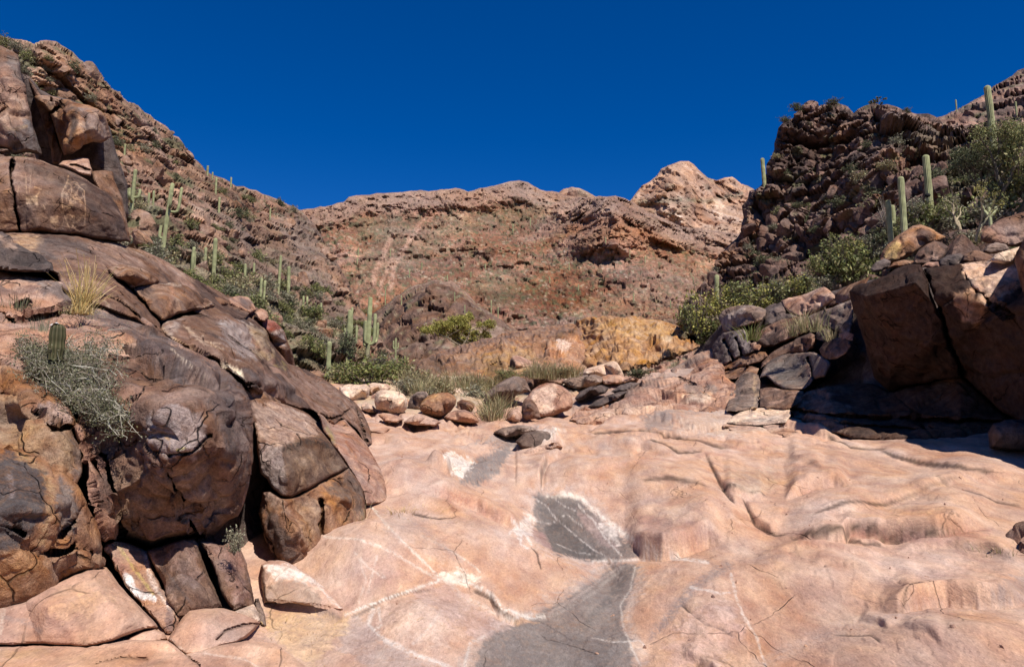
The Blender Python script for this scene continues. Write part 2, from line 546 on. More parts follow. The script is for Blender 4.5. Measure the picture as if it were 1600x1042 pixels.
    if block:
        for (ba, bs) in block:
            sq = V + 0.25 / bs * np.stack([fbm(V, bs * 1.3, 2, 5), fbm(V, bs * 1.3, 2, 6), fbm(V, bs * 1.3, 2, 8)], -1)
            F1, F2, fac, cr = worley(sq * np.array([1, ys, 1]), bs, seed + int(bs * 10))
            h = h + ba * ((cr - 0.5) * 0.9 + fac * 0.9) - ba * 0.5 * (1 - sstep(0.0, 0.12, F2 - F1))
    if wpx > 0 and R > 0:
        h = h * (0.30 + 0.70 * sstep(0, max(wpx * .8, 3 * sp), de))
    if hb:
        hg = np.zeros(X.shape); hg[vm] = h; h = blur(hg, vm, hb)[vm]
    if ray > 0:
        tc = CAM - V; tc /= np.linalg.norm(tc, axis=1, keepdims=True)
        nn_ = nrm * (1 - ray) + tc * ray
        nn_ /= np.linalg.norm(nn_, axis=1, keepdims=True)
        V = V + nn_ * h[:, None]
    else:
        V = V + nrm * h[:, None]
    C = colfn(px, py, V, h) if colfn else palcol(V, pal, colscale, seed, colw)
    fx_, fy_, _z = toPX(V)
    C = paint(C, fx_, fy_, V, ops, wob) * cmask[:, None]
    # ---- back
    bi = idx[bnd & vm]
    ed = np.concatenate([Q[:, [0, 1]], Q[:, [1, 2]], Q[:, [2, 3]], Q[:, [3, 0]]])
    key = ed[:, 0].astype(np.int64) * len(V) + ed[:, 1]; rkey = ed[:, 1].astype(np.int64) * len(V) + ed[:, 0]
    be = ed[~np.isin(key, rkey)]
    cpx, cpy = px.mean(), py.mean()
    ub = np.unique(be)
    if not back:
        o = obj(name, mesh(name, V, [Q], C, smooth, mat or M_NEAR), parent)
        if store is not False: FINAL[store] = (px, py, V, nrm)
        return o
    Dgrid = np.zeros(X.shape); Dgrid[vm] = Dm
    rings = [(0.0, 0.35), (0.10, 0.75), (0.35, 1.0)]
    allV = [V]; allC = [C]; QQ = [Q]; prev = np.arange(len(V)); n0 = len(V)
    mapprev = {}
    pm = np.zeros(len(V), int); pm[ub] = ub
    for s, t in rings:
        rx = px[ub] + (cpx - px[ub]) * s; ry = py[ub] + (cpy - py[ub]) * s
        gi = np.clip(((ry - gy[0]) / sp).round().astype(int), 0, X.shape[0] - 1); gj = np.clip(((rx - gx[0]) / sp).round().astype(int), 0, X.shape[1] - 1)
        nv = PX(rx, ry, np.maximum(Dm[ub], Dgrid[gi, gj]) + thick * t)
        allV.append(nv); allC.append(C[ub])
        nm = np.zeros(len(V), int); nm[ub] = n0 + np.arange(len(ub))
        QQ.append(np.stack([be[:, 1], be[:, 0], be[:, 0], be[:, 1]], -1) * 0 + np.stack([pm[be[:, 1]], pm[be[:, 0]], nm[be[:, 0]], nm[be[:, 1]]], -1))
        pm = nm; n0 += len(ub)
    cen = PX(cpx, cpy, max(np.median(Dm[ub]), Dm.max()) + thick)[None]
    allV.append(cen); allC.append(C.mean(0)[None])
    T = np.stack([pm[be[:, 1]], pm[be[:, 0]], np.full(len(be), n0)], -1)
    Vt = np.concatenate(allV); Ct = np.concatenate(allC)
    me = mesh(name, Vt, [np.concatenate(QQ), T], Ct, smooth, mat or M_NEAR)
    if hasattr(me, 'set_sharp_from_angle'): me.set_sharp_from_angle(angle=math.radians(50))
    o = obj(name, me, parent)
    if store is not False:
        FINAL[store] = (px, py, V, nrm)
    return o
# ------------------------------------------------------------ the bedrock floor of the wash
G = TPS([(800,1200,4.0),(800,1042,6.0),(800,960,7.2),(800,880,9.0),(800,830,10.5),(800,780,12.5),(800,740,15),(800,700,18.5),(800,660,23),(800,630,28),(800,600,34),(800,575,40),
 (500,1042,5.7),(480,960,6.9),(490,885,8.1),(570,815,9.5),(605,782,10.7),(620,720,14),(600,680,18),(540,620,27),(540,600,31),
 (0,1042,4.75),(200,1042,5.05),(0,970,5.8),(0,1200,3.3),(1600,1200,3.6),(250,850,8.4),(0,800,8.2),(-260,1000,5.2),
 (1100,1042,5.8),(1100,960,6.9),(1100,880,8.4),(1100,830,9.8),(1100,780,11.6),(1100,740,13.5),(1100,700,16.5),(1100,660,21),(1100,620,26),(1100,580,31),
 (1500,1042,5.0),(1500,960,6.1),(1500,880,7.6),(1500,830,8.7),(1500,780,10.3),(1500,740,12),(1500,700,14.8),(1500,660,18),
 (1860,1042,4.3),(1860,850,7),(1860,700,12),(1330,690,16.5),(1240,655,20.0)])

# ledges: (polyline at the foot of the face, height in metres, reach behind in px, face width px)
LEDGES = [
 ([(1228,830),(1236,842),(1265,850),(1320,856),(1330,842),(1400,846),(1465,850),(1515,838),(1555,836)], .13, 55, 1.3),
 ([(1318,850),(1345,858),(1385,856)], .035, 30, 1.5),
 ([(972,822),(1000,842),(1035,852),(1068,848),(1105,838),(1135,842)], .22, 50, 2.0),
 ([(1224,785),(1240,776),(1270,768),(1305,766),(1332,772)], .14, 35, 3.0),
 ([(1000,769),(1050,767),(1110,768)], .05, 30, 2.0),
 ([(846,766),(848,740),(858,728),(885,722)], .16, 40, 4.0),
 ([(1128,762),(1150,772),(1200,775)], .07, 40, 2.0),
 ([(1096,708),(1118,742),(1145,782),(1152,795)], .06, 30, 1.5),
 ([(1160,780),(1178,806),(1212,830)], .05, 30, 1.5),
 ([(1366,706),(1400,718),(1465,736),(1512,748),(1600,752)], .05, 40, 2.0),
 ([(1366,958),(1405,960),(1440,949),(1480,942),(1530,946),(1580,943),(1620,938)], .12, 60, 1.6),
 ([(1262,826),(1350,812),(1388,803),(1450,784),(1510,757),(1620,750)], .06, 50, 8.0),
 ([(655,772),(705,776),(745,790),(775,806),(805,818),(830,812)], .16, 45, 5.0),
 ([(648,782),(700,800),(712,806)], .06, 25, 3.0),
 ([(540,960),(565,952),(611,933),(658,917),(685,908)], .02, 60, 1.5),
 ([(417,948),(480,952),(542,961)], .06, 25, 1.5),
 ([(735,912),(766,924),(780,948),(824,964)], .06, 25, 4.0),
 ([(660,738),(684,746),(700,752),(706,735),(698,712)], .20, 30, 4.0),
 ([(480,700),(560,712),(590,716)], .10, 25, 3.0),
 ([(855,782),(905,802),(935,815)], .04, 20, 2.0),
 ([(1060,955),(1130,978),(1200,1010)], .012, 30, 4.0),
 ([(1060,1020),(1110,1042),(1130,1070)], .05, 40, 2.0),
 ([(960,700),(1030,694),(1120,706)], .05, 25, 3.0),
 ([(900,660),(960,668),(1040,664),(1100,672)], .12, 15, 3.0),
 ([(880,690),(960,684),(1050,690),(1150,700),(1230,698)], .06, 15, 3.0),
 ([(1140,662),(1200,664),(1260,676),(1320,690)], .18, 12, 2.5),
 ([(1170,878),(1260,872),(1330,880),(1400,876)], .03, 30, 5.0),
 ([(1400,870),(1480,862),(1540,868),(1600,885)], .05, 30, 3.0),
 ([(560,760),(620,742),(650,748)], .05, 25, 4.0),
 ([(820,878),(850,862),(865,868)], .03, 15, 3.0),
 ([(640,700),(600,690),(570,692)], .12, 15, 3.0),
 ([(1220,740),(1290,728),(1360,730)], .035, 30, 5.0),
 ([(1420,790),(1480,800),(1560,792)], .03, 30, 4.0),
 ([(920,740),(1000,728),(1080,722)], .045, 25, 4.0),
 ([(700,690),(750,684),(790,690)], .10, 14, 3.0),
 ([(830,672),(870,668),(900,676)], .14, 12, 3.0),
 ([(760,668),(800,664),(850,668)], .12, 10, 3.0),
]
LEDGES += [
 ([(1262,905),(1300,900),(1345,908),(1380,918)], .03, 30, 3), ([(1150,892),(1200,900),(1240,896)], .025, 25, 3), ([(1400,700),(1450,706),(1520,712),(1600,716)], .03, 20, 3),
 ([(1230,722),(1262,735),(1290,752)], .05, 30, 3), ([(905,712),(950,706),(1000,712),(1060,722)], .08, 25, 3), ([(930,752),(960,745),(1000,742)], .05, 20, 3),
 ([(1445,815),(1500,806),(1560,812)], .03, 25, 3), ([(1340,965),(1372,978),(1390,1000)], .03, 30, 3), ([(1410,1000),(1450,1012),(1480,1036)], .02, 30, 3), ([(560,838),(600,846),(640,866)], .03, 30, 3)]
# channels / hollows: (polyline, depth m, width px)
CHAN = [
 ([(835,664),(812,678),(790,690),(765,706),(735,728),(745,756),(800,782),(862,800),(905,832),(945,862)], .22, 22),
 ([(880,800),(930,830),(965,856)], .16, 45),
 ([(960,880),(930,925),(880,975),(860,1042),(850,1150)], .20, 75),
 ([(690,905),(740,950),(800,990)], .10, 40),
 ([(560,980),(620,1015),(700,1045)], .07, 40),
 ([(1190,790),(1205,830),(1180,860)], .12, 28),
 ([(1010,836),(1050,850),(1100,845)], .10, 22),
 ([(1120,885),(1070,925),(1030,985),(1005,1042)], .035, 16),
 ([(1440,735),(1400,790),(1330,815)], .06, 30),
 ([(1250,985),(1400,930),(1560,900)], .05, 40),
]
BUMPS = [(560,870,110,60,.22),(720,850,120,45,.12),(1000,745,110,35,.22),(1080,930,110,60,.10),(1300,900,160,50,.12),(1480,1010,200,60,.12),
 (1290,800,90,35,.12),(900,740,70,35,.25),(1420,770,110,30,.08),(660,960,80,40,.10),(760,735,50,15,.2),(640,745,60,25,.22),(1000,700,140,20,.18),
 (1130,980,60,30,.05),(870,690,60,14,.3),(760,700,50,12,.2),(1250,870,90,22,.06),(1120,800,50,22,.10)]
def ledge_dz(px, py, V):
    dz = np.zeros(px.shape)
    D = (V - CAM) @ FWD
    jx = fbm(V, 1.1, 3, 201, 0.5) * 7; jy = fbm(V, 1.1, 3, 202, 0.5) * 6
    fr = fbm(V, 3.0, 3, 209)
    for pts, H, L, wf in LEDGES:
        wf = max(wf, 4.5)
        pa = np.array(pts, float); mg = L * 2.6 + 20
        m = (px > pa[:, 0].min() - 40) & (px < pa[:, 0].max() + 40) & (py > pa[:, 1].min() - mg) & (py < pa[:, 1].max() + 25)
        if not m.any(): continue
        d, sd_, t = segdist(px[m] + jx[m] * .45, py[m] + jy[m] * .6, pts, full=True)
        # positive side = above the line when drawn left to right
        s = np.where(sd_ > 0, d, -d)
        if pa[-1, 0] < pa[0, 0]: s = -s
        if abs(pa[-1, 0] - pa[0, 0]) > 1.5 * abs(pa[-1, 1] - pa[0, 1]):
            t = np.clip((px[m] - pa[0, 0]) / (pa[-1, 0] - pa[0, 0]), 0, 1)
        end = np.minimum(t, 1 - t)
        ta = sstep(0.0, 0.22, end)
        dz[m] += (1.2 + .4 * (pa[:, 0].mean() > 1150)) * H * ta * (1 + .3 * fr[m]) * sstep(-wf * .2, wf, s) * np.exp(-np.clip(s, 0, None) / L)
        dz[m] -= H * 0.30 * ta * np.exp(-(np.clip(-s, 0, 99) / 4.0) ** 2) * (s < 0)
    for pts, dp, wd in CHAN:
        d, _, _ = segdist(px, py, pts)
        dz -= dp * .62 * np.exp(-(d / (wd * 1.25)) ** 2)
    for cx, cy, rx, ry, hh in BUMPS:
        r = np.sqrt(((px - cx) / rx) ** 2 + ((py - cy) / ry) ** 2)
        dz += hh * .95 * (1 - sstep(0.0, 1.25, r))
    for pts, wd, dp in FLOOR_CRACKS:
        pa = np.array(pts, float)
        m = (px > pa[:, 0].min() - 30) & (px < pa[:, 0].max() + 30) & (py > pa[:, 1].min() - 30) & (py < pa[:, 1].max() + 30)
        d, sd_, t = segdist(px[m] + jx[m] * .35, py[m] + jy[m] * .45, pts, full=True)
        if dp < 0: continue
        dz[m] -= np.minimum(min(.035, dp * .2 + .012), .0019 * D[m]) * sstep(0, .12, np.minimum(t, 1 - t)) * np.exp(-(d / 2.2) ** 2)
    # rock steps between the rough shelves further up the wash
    F1, F2, fac, cr = worley(V * np.array([1.0, .55, 1.0]) + .5 * np.stack([fr] * 3, -1), 0.42, 77)
    far = sstep(14, 21, D)
    dz += far * (0.20 * (cr - .5) + .16 * fac) - far * .09 * (1 - sstep(0, .1, F2 - F1))
    # faint exfoliation sheets everywhere
    q = fbm(V * np.array([1, .5, 1]), 0.7, 5, 303, 0.55) * 7
    st = q - np.floor(q)
    dz += 0.009 * np.floor(q) * (1 + 0 * st)
    return dz

FLOOR_CRACKS = [
 ([(1100,705),(1112,730),(1122,748),(1142,780),(1150,790)], 1.3, .25), ([(1158,772),(1165,785),(1180,810),(1210,828),(1232,830)], 1.3, .18),
 ([(1370,704),(1400,717),(1465,734),(1512,746),(1560,748)], 1.4, .05), ([(1120,760),(1150,768),(1200,771)], 1.5, .3), ([(1000,766),(1050,764),(1110,766)], 1.5, .25),
 ([(1228,828),(1240,842),(1275,850),(1322,852),(1330,840),(1400,846),(1465,850),(1515,840),(1560,838)], 1.3, .14), ([(1325,852),(1350,857),(1380,855)], 1.3, .12),
 ([(1262,822),(1350,808),(1388,800),(1450,781),(1508,755)], 1.3, .10), ([(540,958),(565,950),(611,931),(658,915),(686,906)], 1.6, -1), ([(417,946),(480,951),(540,960)], 1.5, .2),
 ([(846,766),(846,745),(856,728)], 1.6, .3), ([(1366,956),(1405,962),(1428,942),(1465,934),(1500,936)], 1.4, .08), ([(880,690),(960,684),(1050,690),(1150,700)], 1.2, .3),
 ([(1290,680),(1330,700),(1390,705)], 1.2, .2), ([(640,800),(690,810),(715,806)], 1.2, .15), ([(1060,945),(1100,985),(1150,1000)], 1.3, .01), ([(1300,985),(1360,1000),(1380,1020)], 1.3, .06),
 ([(845,880),(838,860),(828,850)], 1.3, .12), ([(1440,760),(1500,775),(1600,790)], 1.2, .12), ([(1010,700),(1060,712),(1100,706)], 1.2, .2), ([(735,912),(766,924),(782,946),(824,964)], 1.4, -1),
 ([(900,800),(960,850),(975,868)], 1.5, .1), ([(1060,1042),(1110,1030),(1160,1050)], 1.2, .05)]
SLAB_OPS = [
 ('poly', [(950,876),(1002,880),(1004,915),(985,950),(990,1000),(1010,1050),(990,1200),(680,1200),(715,1060),(738,995),(770,972),(830,950),(880,925),(925,895)], (.34,.255,.215), 16, .7),
 ('poly', [(825,762),(885,762),(930,780),(960,820),(1012,866),(965,882),(905,882),(850,868),(822,832)], (.44,.33,.28), 12, .6),
 # upstream shade of grey
 ('poly', [(722,735),(745,715),(783,700),(800,685),(835,672),(850,690),(800,705),(780,735),(745,760),(722,752)], (.17,.145,.135), 6, .9),
 ('poly', [(745,690),(800,668),(840,665),(835,690),(790,700)], (.24,.19,.17), 6, .8),
 ('poly', [(692,712),(702,706),(720,712),(740,720),(722,745),(708,740)], (0.605,0.521,0.454), 6, .95),
 ('poly', [(840,668),(880,672),(858,688),(838,690)], (.60,.52,.45), 5, .7),
 ('poly', [(832,772),(875,770),(912,784),(932,806),(955,826),(985,850),(1000,866),(965,876),(925,876),(872,866),(850,850),(838,830)], (.165,.135,.12), 4, .93),
 ('poly', [(838,778),(880,776),(905,790),(900,815),(870,830),(845,812)], (.12,.10,.09), 5, .7),
 ('poly', [(852,817),(886,817),(920,851),(940,871),(913,875),(872,865),(855,851)], (.10,.083,.075), 4, .85),
 ('poly', [(900,797),(935,812),(967,858),(940,851),(915,825)], (.33,.23,.20), 4, .75),
 ('poly', [(931,812),(960,822),(970,851),(948,840)], (.58,.47,.40), 3.5, .85),
 ('poly', [(828,820),(850,835),(862,858),(838,845),(822,835)], (.30,.18,.155), 4, .8),
 ('line', [(832,776),(852,790),(869,810),(893,831),(927,858),(954,873)], (.52,.44,.39), 1.4, .8), ('line', [(835,814),(862,817),(886,803),(910,824)], (.50,.43,.38), 1.2, .8),
 ('line', [(880,770),(910,778),(930,798),(952,816),(984,840),(1028,864)], (.70,.60,.50), 5.5, .95), ('line', [(905,790),(928,815),(950,845),(972,868)], (.62,.53,.46), 2, .8),
 ('line', [(860,775),(880,790),(905,800)], (.5,.43,.38), 1.2, .7), ('line', [(870,850),(900,862),(940,868)], (.48,.41,.36), 1.2, .6),
 ('line', [(1000,856),(1012,866),(1035,868)], (.70,.58,.46), 7, .8), ('line', [(925,877),(980,874),(1040,872),(1105,877)], (.66,.57,.49), 3, .85),
 ('line', [(794,834),(830,807),(811,848),(825,856)], (.66,.56,.49), 2.2, .85), ('poly', [(799,826),(826,815),(812,844)], (.66,.56,.48), 3, .8),
 ('poly', [(960,880),(996,882),(990,909),(976,946),(969,977),(985,1004),(990,1042),(980,1200),(700,1200),(735,1060),(757,1000),(772,984),(828,963),(886,936),(933,905)], (.185,.15,.132), 6, .92),
 ('line', [(975,884),(930,925),(880,955),(840,968)], (.34,.28,.24), 4, .6), ('line', [(985,890),(960,925),(930,960),(900,1000)], (.12,.10,.09), 9, .6), ('line', [(968,884),(900,935),(850,962)], (.42,.32,.27), 3, .6),
 ('poly', [(790,1000),(860,985),(950,1000),(960,1042),(900,1100),(780,1060)], (.15,.125,.115), 10, .6), ('poly', [(780,967),(815,966),(840,972),(800,976)], (.50,.29,.16), 3, .8),
 ('line', [(925,997),(960,1003),(1000,1000),(1010,1010)], (.55,.47,.41), 1.6, .8), ('line', [(838,968),(870,985),(895,1000)], (.09,.07,.065), 1.4, .8),
 ('line', [(992,886),(984,920),(970,945),(974,980),(986,1010),(1004,1042)], (.55,.46,.39), 2.6, .75), ('line', [(1000,900),(990,935),(982,960),(990,990),(1005,1020)], (.50,.38,.31), 9, .5),
 ('line', [(1135,885),(1085,915),(1045,965),(1018,992)], (.27,.21,.19), 12, .75),
 ('line', [(1142,895),(1150,930),(1160,960),(1185,1000),(1196,1042)], (0.605,0.504,0.428), 3.10, .75),
 ('line', [(1080,918),(1120,925),(1145,925)], (0.655,0.571,0.504), 3.10, .7),
 ('line', [(760,990),(735,1005),(722,1060)], (0.588,0.504,0.437), 3.72, .7),
 ('line', [(748,1000),(790,968),(830,958)], (0.554,0.470,0.412), 3.10, .6),
 ('line', [(579,791),(605,820),(640,855),(684,900)], (0.672,0.588,0.487), 2.79, .9),
 ('line', [(507,838),(560,842),(610,860),(650,885),(680,902)], (0.672,0.554,0.454), 2.79, .8),
 ('line', [(660,838),(690,850),(720,870),(750,892)], (0.655,0.554,0.454), 2.48, .7),
 ('line', [(610,800),(650,820),(690,850),(720,875)], (.33,.24,.21), 8, .6),
 ('poly', [(686,898),(715,890),(752,902),(730,910),(700,912)], (0.655,0.571,0.454), 5, .9),
 ('line', [(685,905),(735,910),(765,925),(785,950),(824,964),(850,962)], (0.655,0.571,0.487), 4.96, .85),
 ('line', [(700,908),(725,935),(770,955),(800,968)], (0.588,0.470,0.386), 6.20, .6),
 ('line', [(540,960),(565,950),(611,931),(658,915),(685,906)], (0.672,0.605,0.521), 3.10, .9),
 ('line', [(584,953),(576,976),(600,1000),(640,1018),(700,1040),(730,1060)], (0.638,0.554,0.487), 4.96, .8),
 ('line', [(592,950),(596,975),(585,985)], (0.672,0.588,0.504), 3.10, .7),
 ('line', [(690,955),(665,985),(645,1005)], (0.605,0.504,0.437), 3.10, .7),
 ('poly', [(600,945),(650,930),(720,960),(740,990),(700,1010),(640,1005),(595,985)], (0.554,0.386,0.294), 10, .6),
 ('poly', [(640,918),(700,912),(760,960),(800,975),(745,1000),(700,970)], (.40,.27,.225), 10, .7),
 ('poly', [(520,985),(560,962),(580,985),(620,1012),(690,1050),(600,1060),(540,1020)], (.36,.27,.235), 9, .7),
 ('poly', [(415,952),(540,962),(545,985),(520,1000),(490,1045),(450,1010),(418,985)], (.50,.33,.20), 9, .75),
 ('poly', [(510,940),(545,950),(600,925),(640,900),(610,870),(570,862),(540,900)], (.40,.245,.19), 9, .6),
 ('line', [(555,865),(575,885),(600,900)], (0.638,0.521,0.437), 3.10, .6),
 ('line', [(590,868),(580,900),(575,925)], (0.638,0.521,0.437), 2.48, .5),
 ('line', [(560,870),(572,905),(560,940)], (0.605,0.487,0.403), 2.48, .5),
 ('poly', [(590,800),(640,812),(700,850),(690,880),(640,850),(600,825)], (.42,.29,.23), 10, .6),
 ('line', [(800,812),(818,830),(830,850)], (0.655,0.571,0.504), 3.72, .8),
 ('poly', [(820,800),(838,812),(830,835),(810,830)], (0.588,0.487,0.420), 5, .7),
 # reddish faces and stains
 ('poly', [(660,765),(700,762),(750,780),(805,810),(780,815),(740,795),(690,778)], (.40,.22,.16), 7, .7),
 ('poly', [(988,806),(1020,806),(1060,812),(1110,822),(1132,842),(1060,850),(1030,848)], (.36,.21,.16), 5, .75),
 ('poly', [(1142,738),(1200,732),(1218,745),(1200,768),(1150,765)], (.40,.27,.19), 7, .8),
 ('poly', [(1225,780),(1250,755),(1300,748),(1330,765),(1300,768),(1240,780)], (.46,.29,.22), 6, .7),
 ('poly', [(1330,828),(1465,836),(1550,826),(1550,836),(1465,850),(1330,842)], (.38,.21,.16), 5, .65),
 ('poly', [(1245,840),(1320,846),(1320,856),(1250,850)], (.36,.20,.15), 4, .65),
 ('poly', [(1375,950),(1430,930),(1500,925),(1560,925),(1620,930),(1620,945),(1525,950),(1400,965)], (.40,.25,.19), 7, .5),
 ('poly', [(1540,930),(1570,905),(1640,890),(1700,900),(1660,935),(1580,940)], (.28,.21,.18), 10, .7),
 ('line', [(1180,1042),(1300,985),(1420,955),(1560,950)], (.42,.30,.25), 16, .45),
 ('poly', [(1060,655),(1130,640),(1220,650),(1200,672),(1130,680),(1060,672)], (.50,.38,.30), 7, .7),
 ('poly', [(1000,650),(1045,640),(1050,670),(1010,672)], (.22,.17,.15), 6, .8),
 ('poly', [(860,640),(960,600),(1060,575),(1110,560),(1140,600),(1130,635),(1080,648),(1000,640),(930,650)], (.26,.19,.16), 9, .72),
 ('line', [(940,700),(1060,662),(1140,650)], (.42,.29,.23), 10, .5),
 ('poly', [(600,575),(760,570),(900,575),(960,600),(850,625),(700,640),(640,645),(580,640),(530,610)], (.40,.30,.20), 9, .85),
 ('poly', [(850,772),(900,768),(905,780),(865,776)], (0.630,0.521,0.420), 4, .6),
 ('poly', [(560,720),(640,705),(690,745),(650,755),(580,745)], (.42,.27,.21), 10, .5),
 ('poly', [(490,690),(545,700),(560,712),(500,716)], (.36,.24,.19), 7, .6),
 ('poly', [(800,690),(850,680),(900,700),(850,715)], (.46,.33,.27), 8, .5),
 ('line', [(1220,690),(1100,712),(980,722),(900,745)], (.52,.32,.25), 6, .5),
 ('poly', [(1040,1010),(1080,960),(1140,940),(1160,990),(1120,1042),(1050,1042)], (.50,.33,.27), 14, .6),
 ('poly', [(1510,850),(1560,860),(1640,840),(1640,880),(1560,875)], (.30,.20,.16), 6, .6),
]
def slab_col(px, py, V, h):
    V = V * np.array([1, .45, 1])
    C = palcol(V, 'slab', 0.55, 11, (0.0, 0.16, 0.30), .12)
    # thin sheet edges pick up iron red
    n = fbm(V * np.array([1, 1, 3.0]), 1.6, 5, 19, 0.65, ridged=True)
    C = C + (np.array((.36, .20, .15)) - C) * (sstep(.66, .9, n) * .25)[:, None]
    W_ = V / np.array([1, .45, 1]); jx = fbm(W_, 1.1, 3, 201, 0.5) * 7; jy = fbm(W_, 1.1, 3, 202, 0.5) * 6; gg = fbm(W_, 6, 3, 5)
    for pts, wd, dp in FLOOR_CRACKS:
        pa = np.array(pts, float)
        m = (px > pa[:, 0].min() - 30) & (px < pa[:, 0].max() + 30) & (py > pa[:, 1].min() - 30) & (py < pa[:, 1].max() + 30)
        d, _, t = segdist(px[m] + jx[m] * .35, py[m] + jy[m] * .45, pts, full=True)
        C[m] = C[m] * (1 - .72 * (1 - sstep(.5, 2.3, d + gg[m])) * sstep(0, .1, np.minimum(t, 1 - t)))[:, None]
    n = fbm(V, 0.35, 5, 23, 0.6)
    C = C + (np.array((.56, .41, .33)) - C) * (sstep(.05, .35, n) * .5)[:, None]
    n = fbm(V, 0.5, 5, 29, 0.6)
    C = C + (np.array((.52, .33, .225)) - C) * (sstep(.05, .35, n) * .5)[:, None]
    return C

relief_vfn = [None]
_old_PX = PX
floor = None
def build_floor():
    global floor
    poly = [(-300,860),(120,780),(330,700),(480,604),(640,588),(800,588),(980,590),(1100,578),(1250,590),(1500,630),(1900,640),(1900,1210),(-300,1210)]
    o = relief('bedrock_floor', poly, G, 'slab', M_SLAB, sp=1.75, edge=(4, 0), thick=1.5, disp=(0.018, 0.8), seed=3, block=[(.006, 1.7)], hb=1,
               colfn=slab_col, ops=SLAB_OPS, rough=0, store='floor', back=False, zfn=ledge_dz, wob=3.0)
    tag(o, 'smooth pink granite slickrock floor with grey water stains and white mineral lines', kind='structure')
    return o

# ------------------------------------------------------------ hills
LH = TPS([(-200,40,56),(0,55,54),(100,70,58),(200,160,64),(300,245,72),(400,300,82),(480,328,94),(200,300,50),(100,300,46),(-200,300,38),(200,400,38),(300,430,39),(400,480,42),
          (450,540,42),(520,590,41),(560,500,62),(530,410,76),(500,360,88),(600,545,58),(600,600,46),(-200,450,26),(300,600,36),(400,400,60),(480,440,62),(350,350,60),(450,480,52)])
def veg_speck(V, px, C, sc, thr, col, seed, st=.8):
    V = V * np.array([1, .35, 1])
    F1, F2, fac, cr = worley(V, sc, seed)
    dens = fbm(V, sc * .12, 3, seed + 4)
    m = (cr > thr - dens * .35) * (1 - sstep(.28, .52, F1))
    return C + (np.array(col) - C) * (m * st)[:, None]
YS = np.array([1, .35, 1])
def hill_col_l(px, py, V, h):
    C = palcol(V, 'hill', 0.10, 41)
    F1, F2, fac, cr = worley(V * YS, .8, 5)
    C = C * (0.72 + .6 * cr)[:, None]
    F1, F2, fac, cr = worley(V * YS, .25, 15)
    C = C * (0.82 + .36 * cr)[:, None]
    C = veg_speck(V, px, C, .55, .62, (.12, .12, .065), 7, .8)
    C = veg_speck(V, px, C, 1.6, .62, (.14, .13, .07), 107, .75)
    C = veg_speck(V, px, C, 1.3, .80, (.30, .25, .17), 9, .6)
    return C
LOPS = [('poly', [(340,335),(420,345),(480,340),(520,400),(560,470),(600,540),(560,520),(500,500),(470,470),(440,440),(380,430),(350,400)], (.19,.125,.095), 12, .65),
        ('line', [(470,400),(520,430),(560,500)], (.40,.22,.14), 16, .6),
        ('poly', [(230,380),(300,400),(400,440),(470,470),(520,520),(540,600),(300,600),(200,420)], (.20,.185,.12), 16, .62),
        ('poly', [(60,80),(110,90),(90,150),(60,130)], (.42,.25,.17), 12, .5),
        ('poly', [(430,330),(480,338),(500,370),(480,420),(450,380)], (.17,.13,.11), 12, .5)]
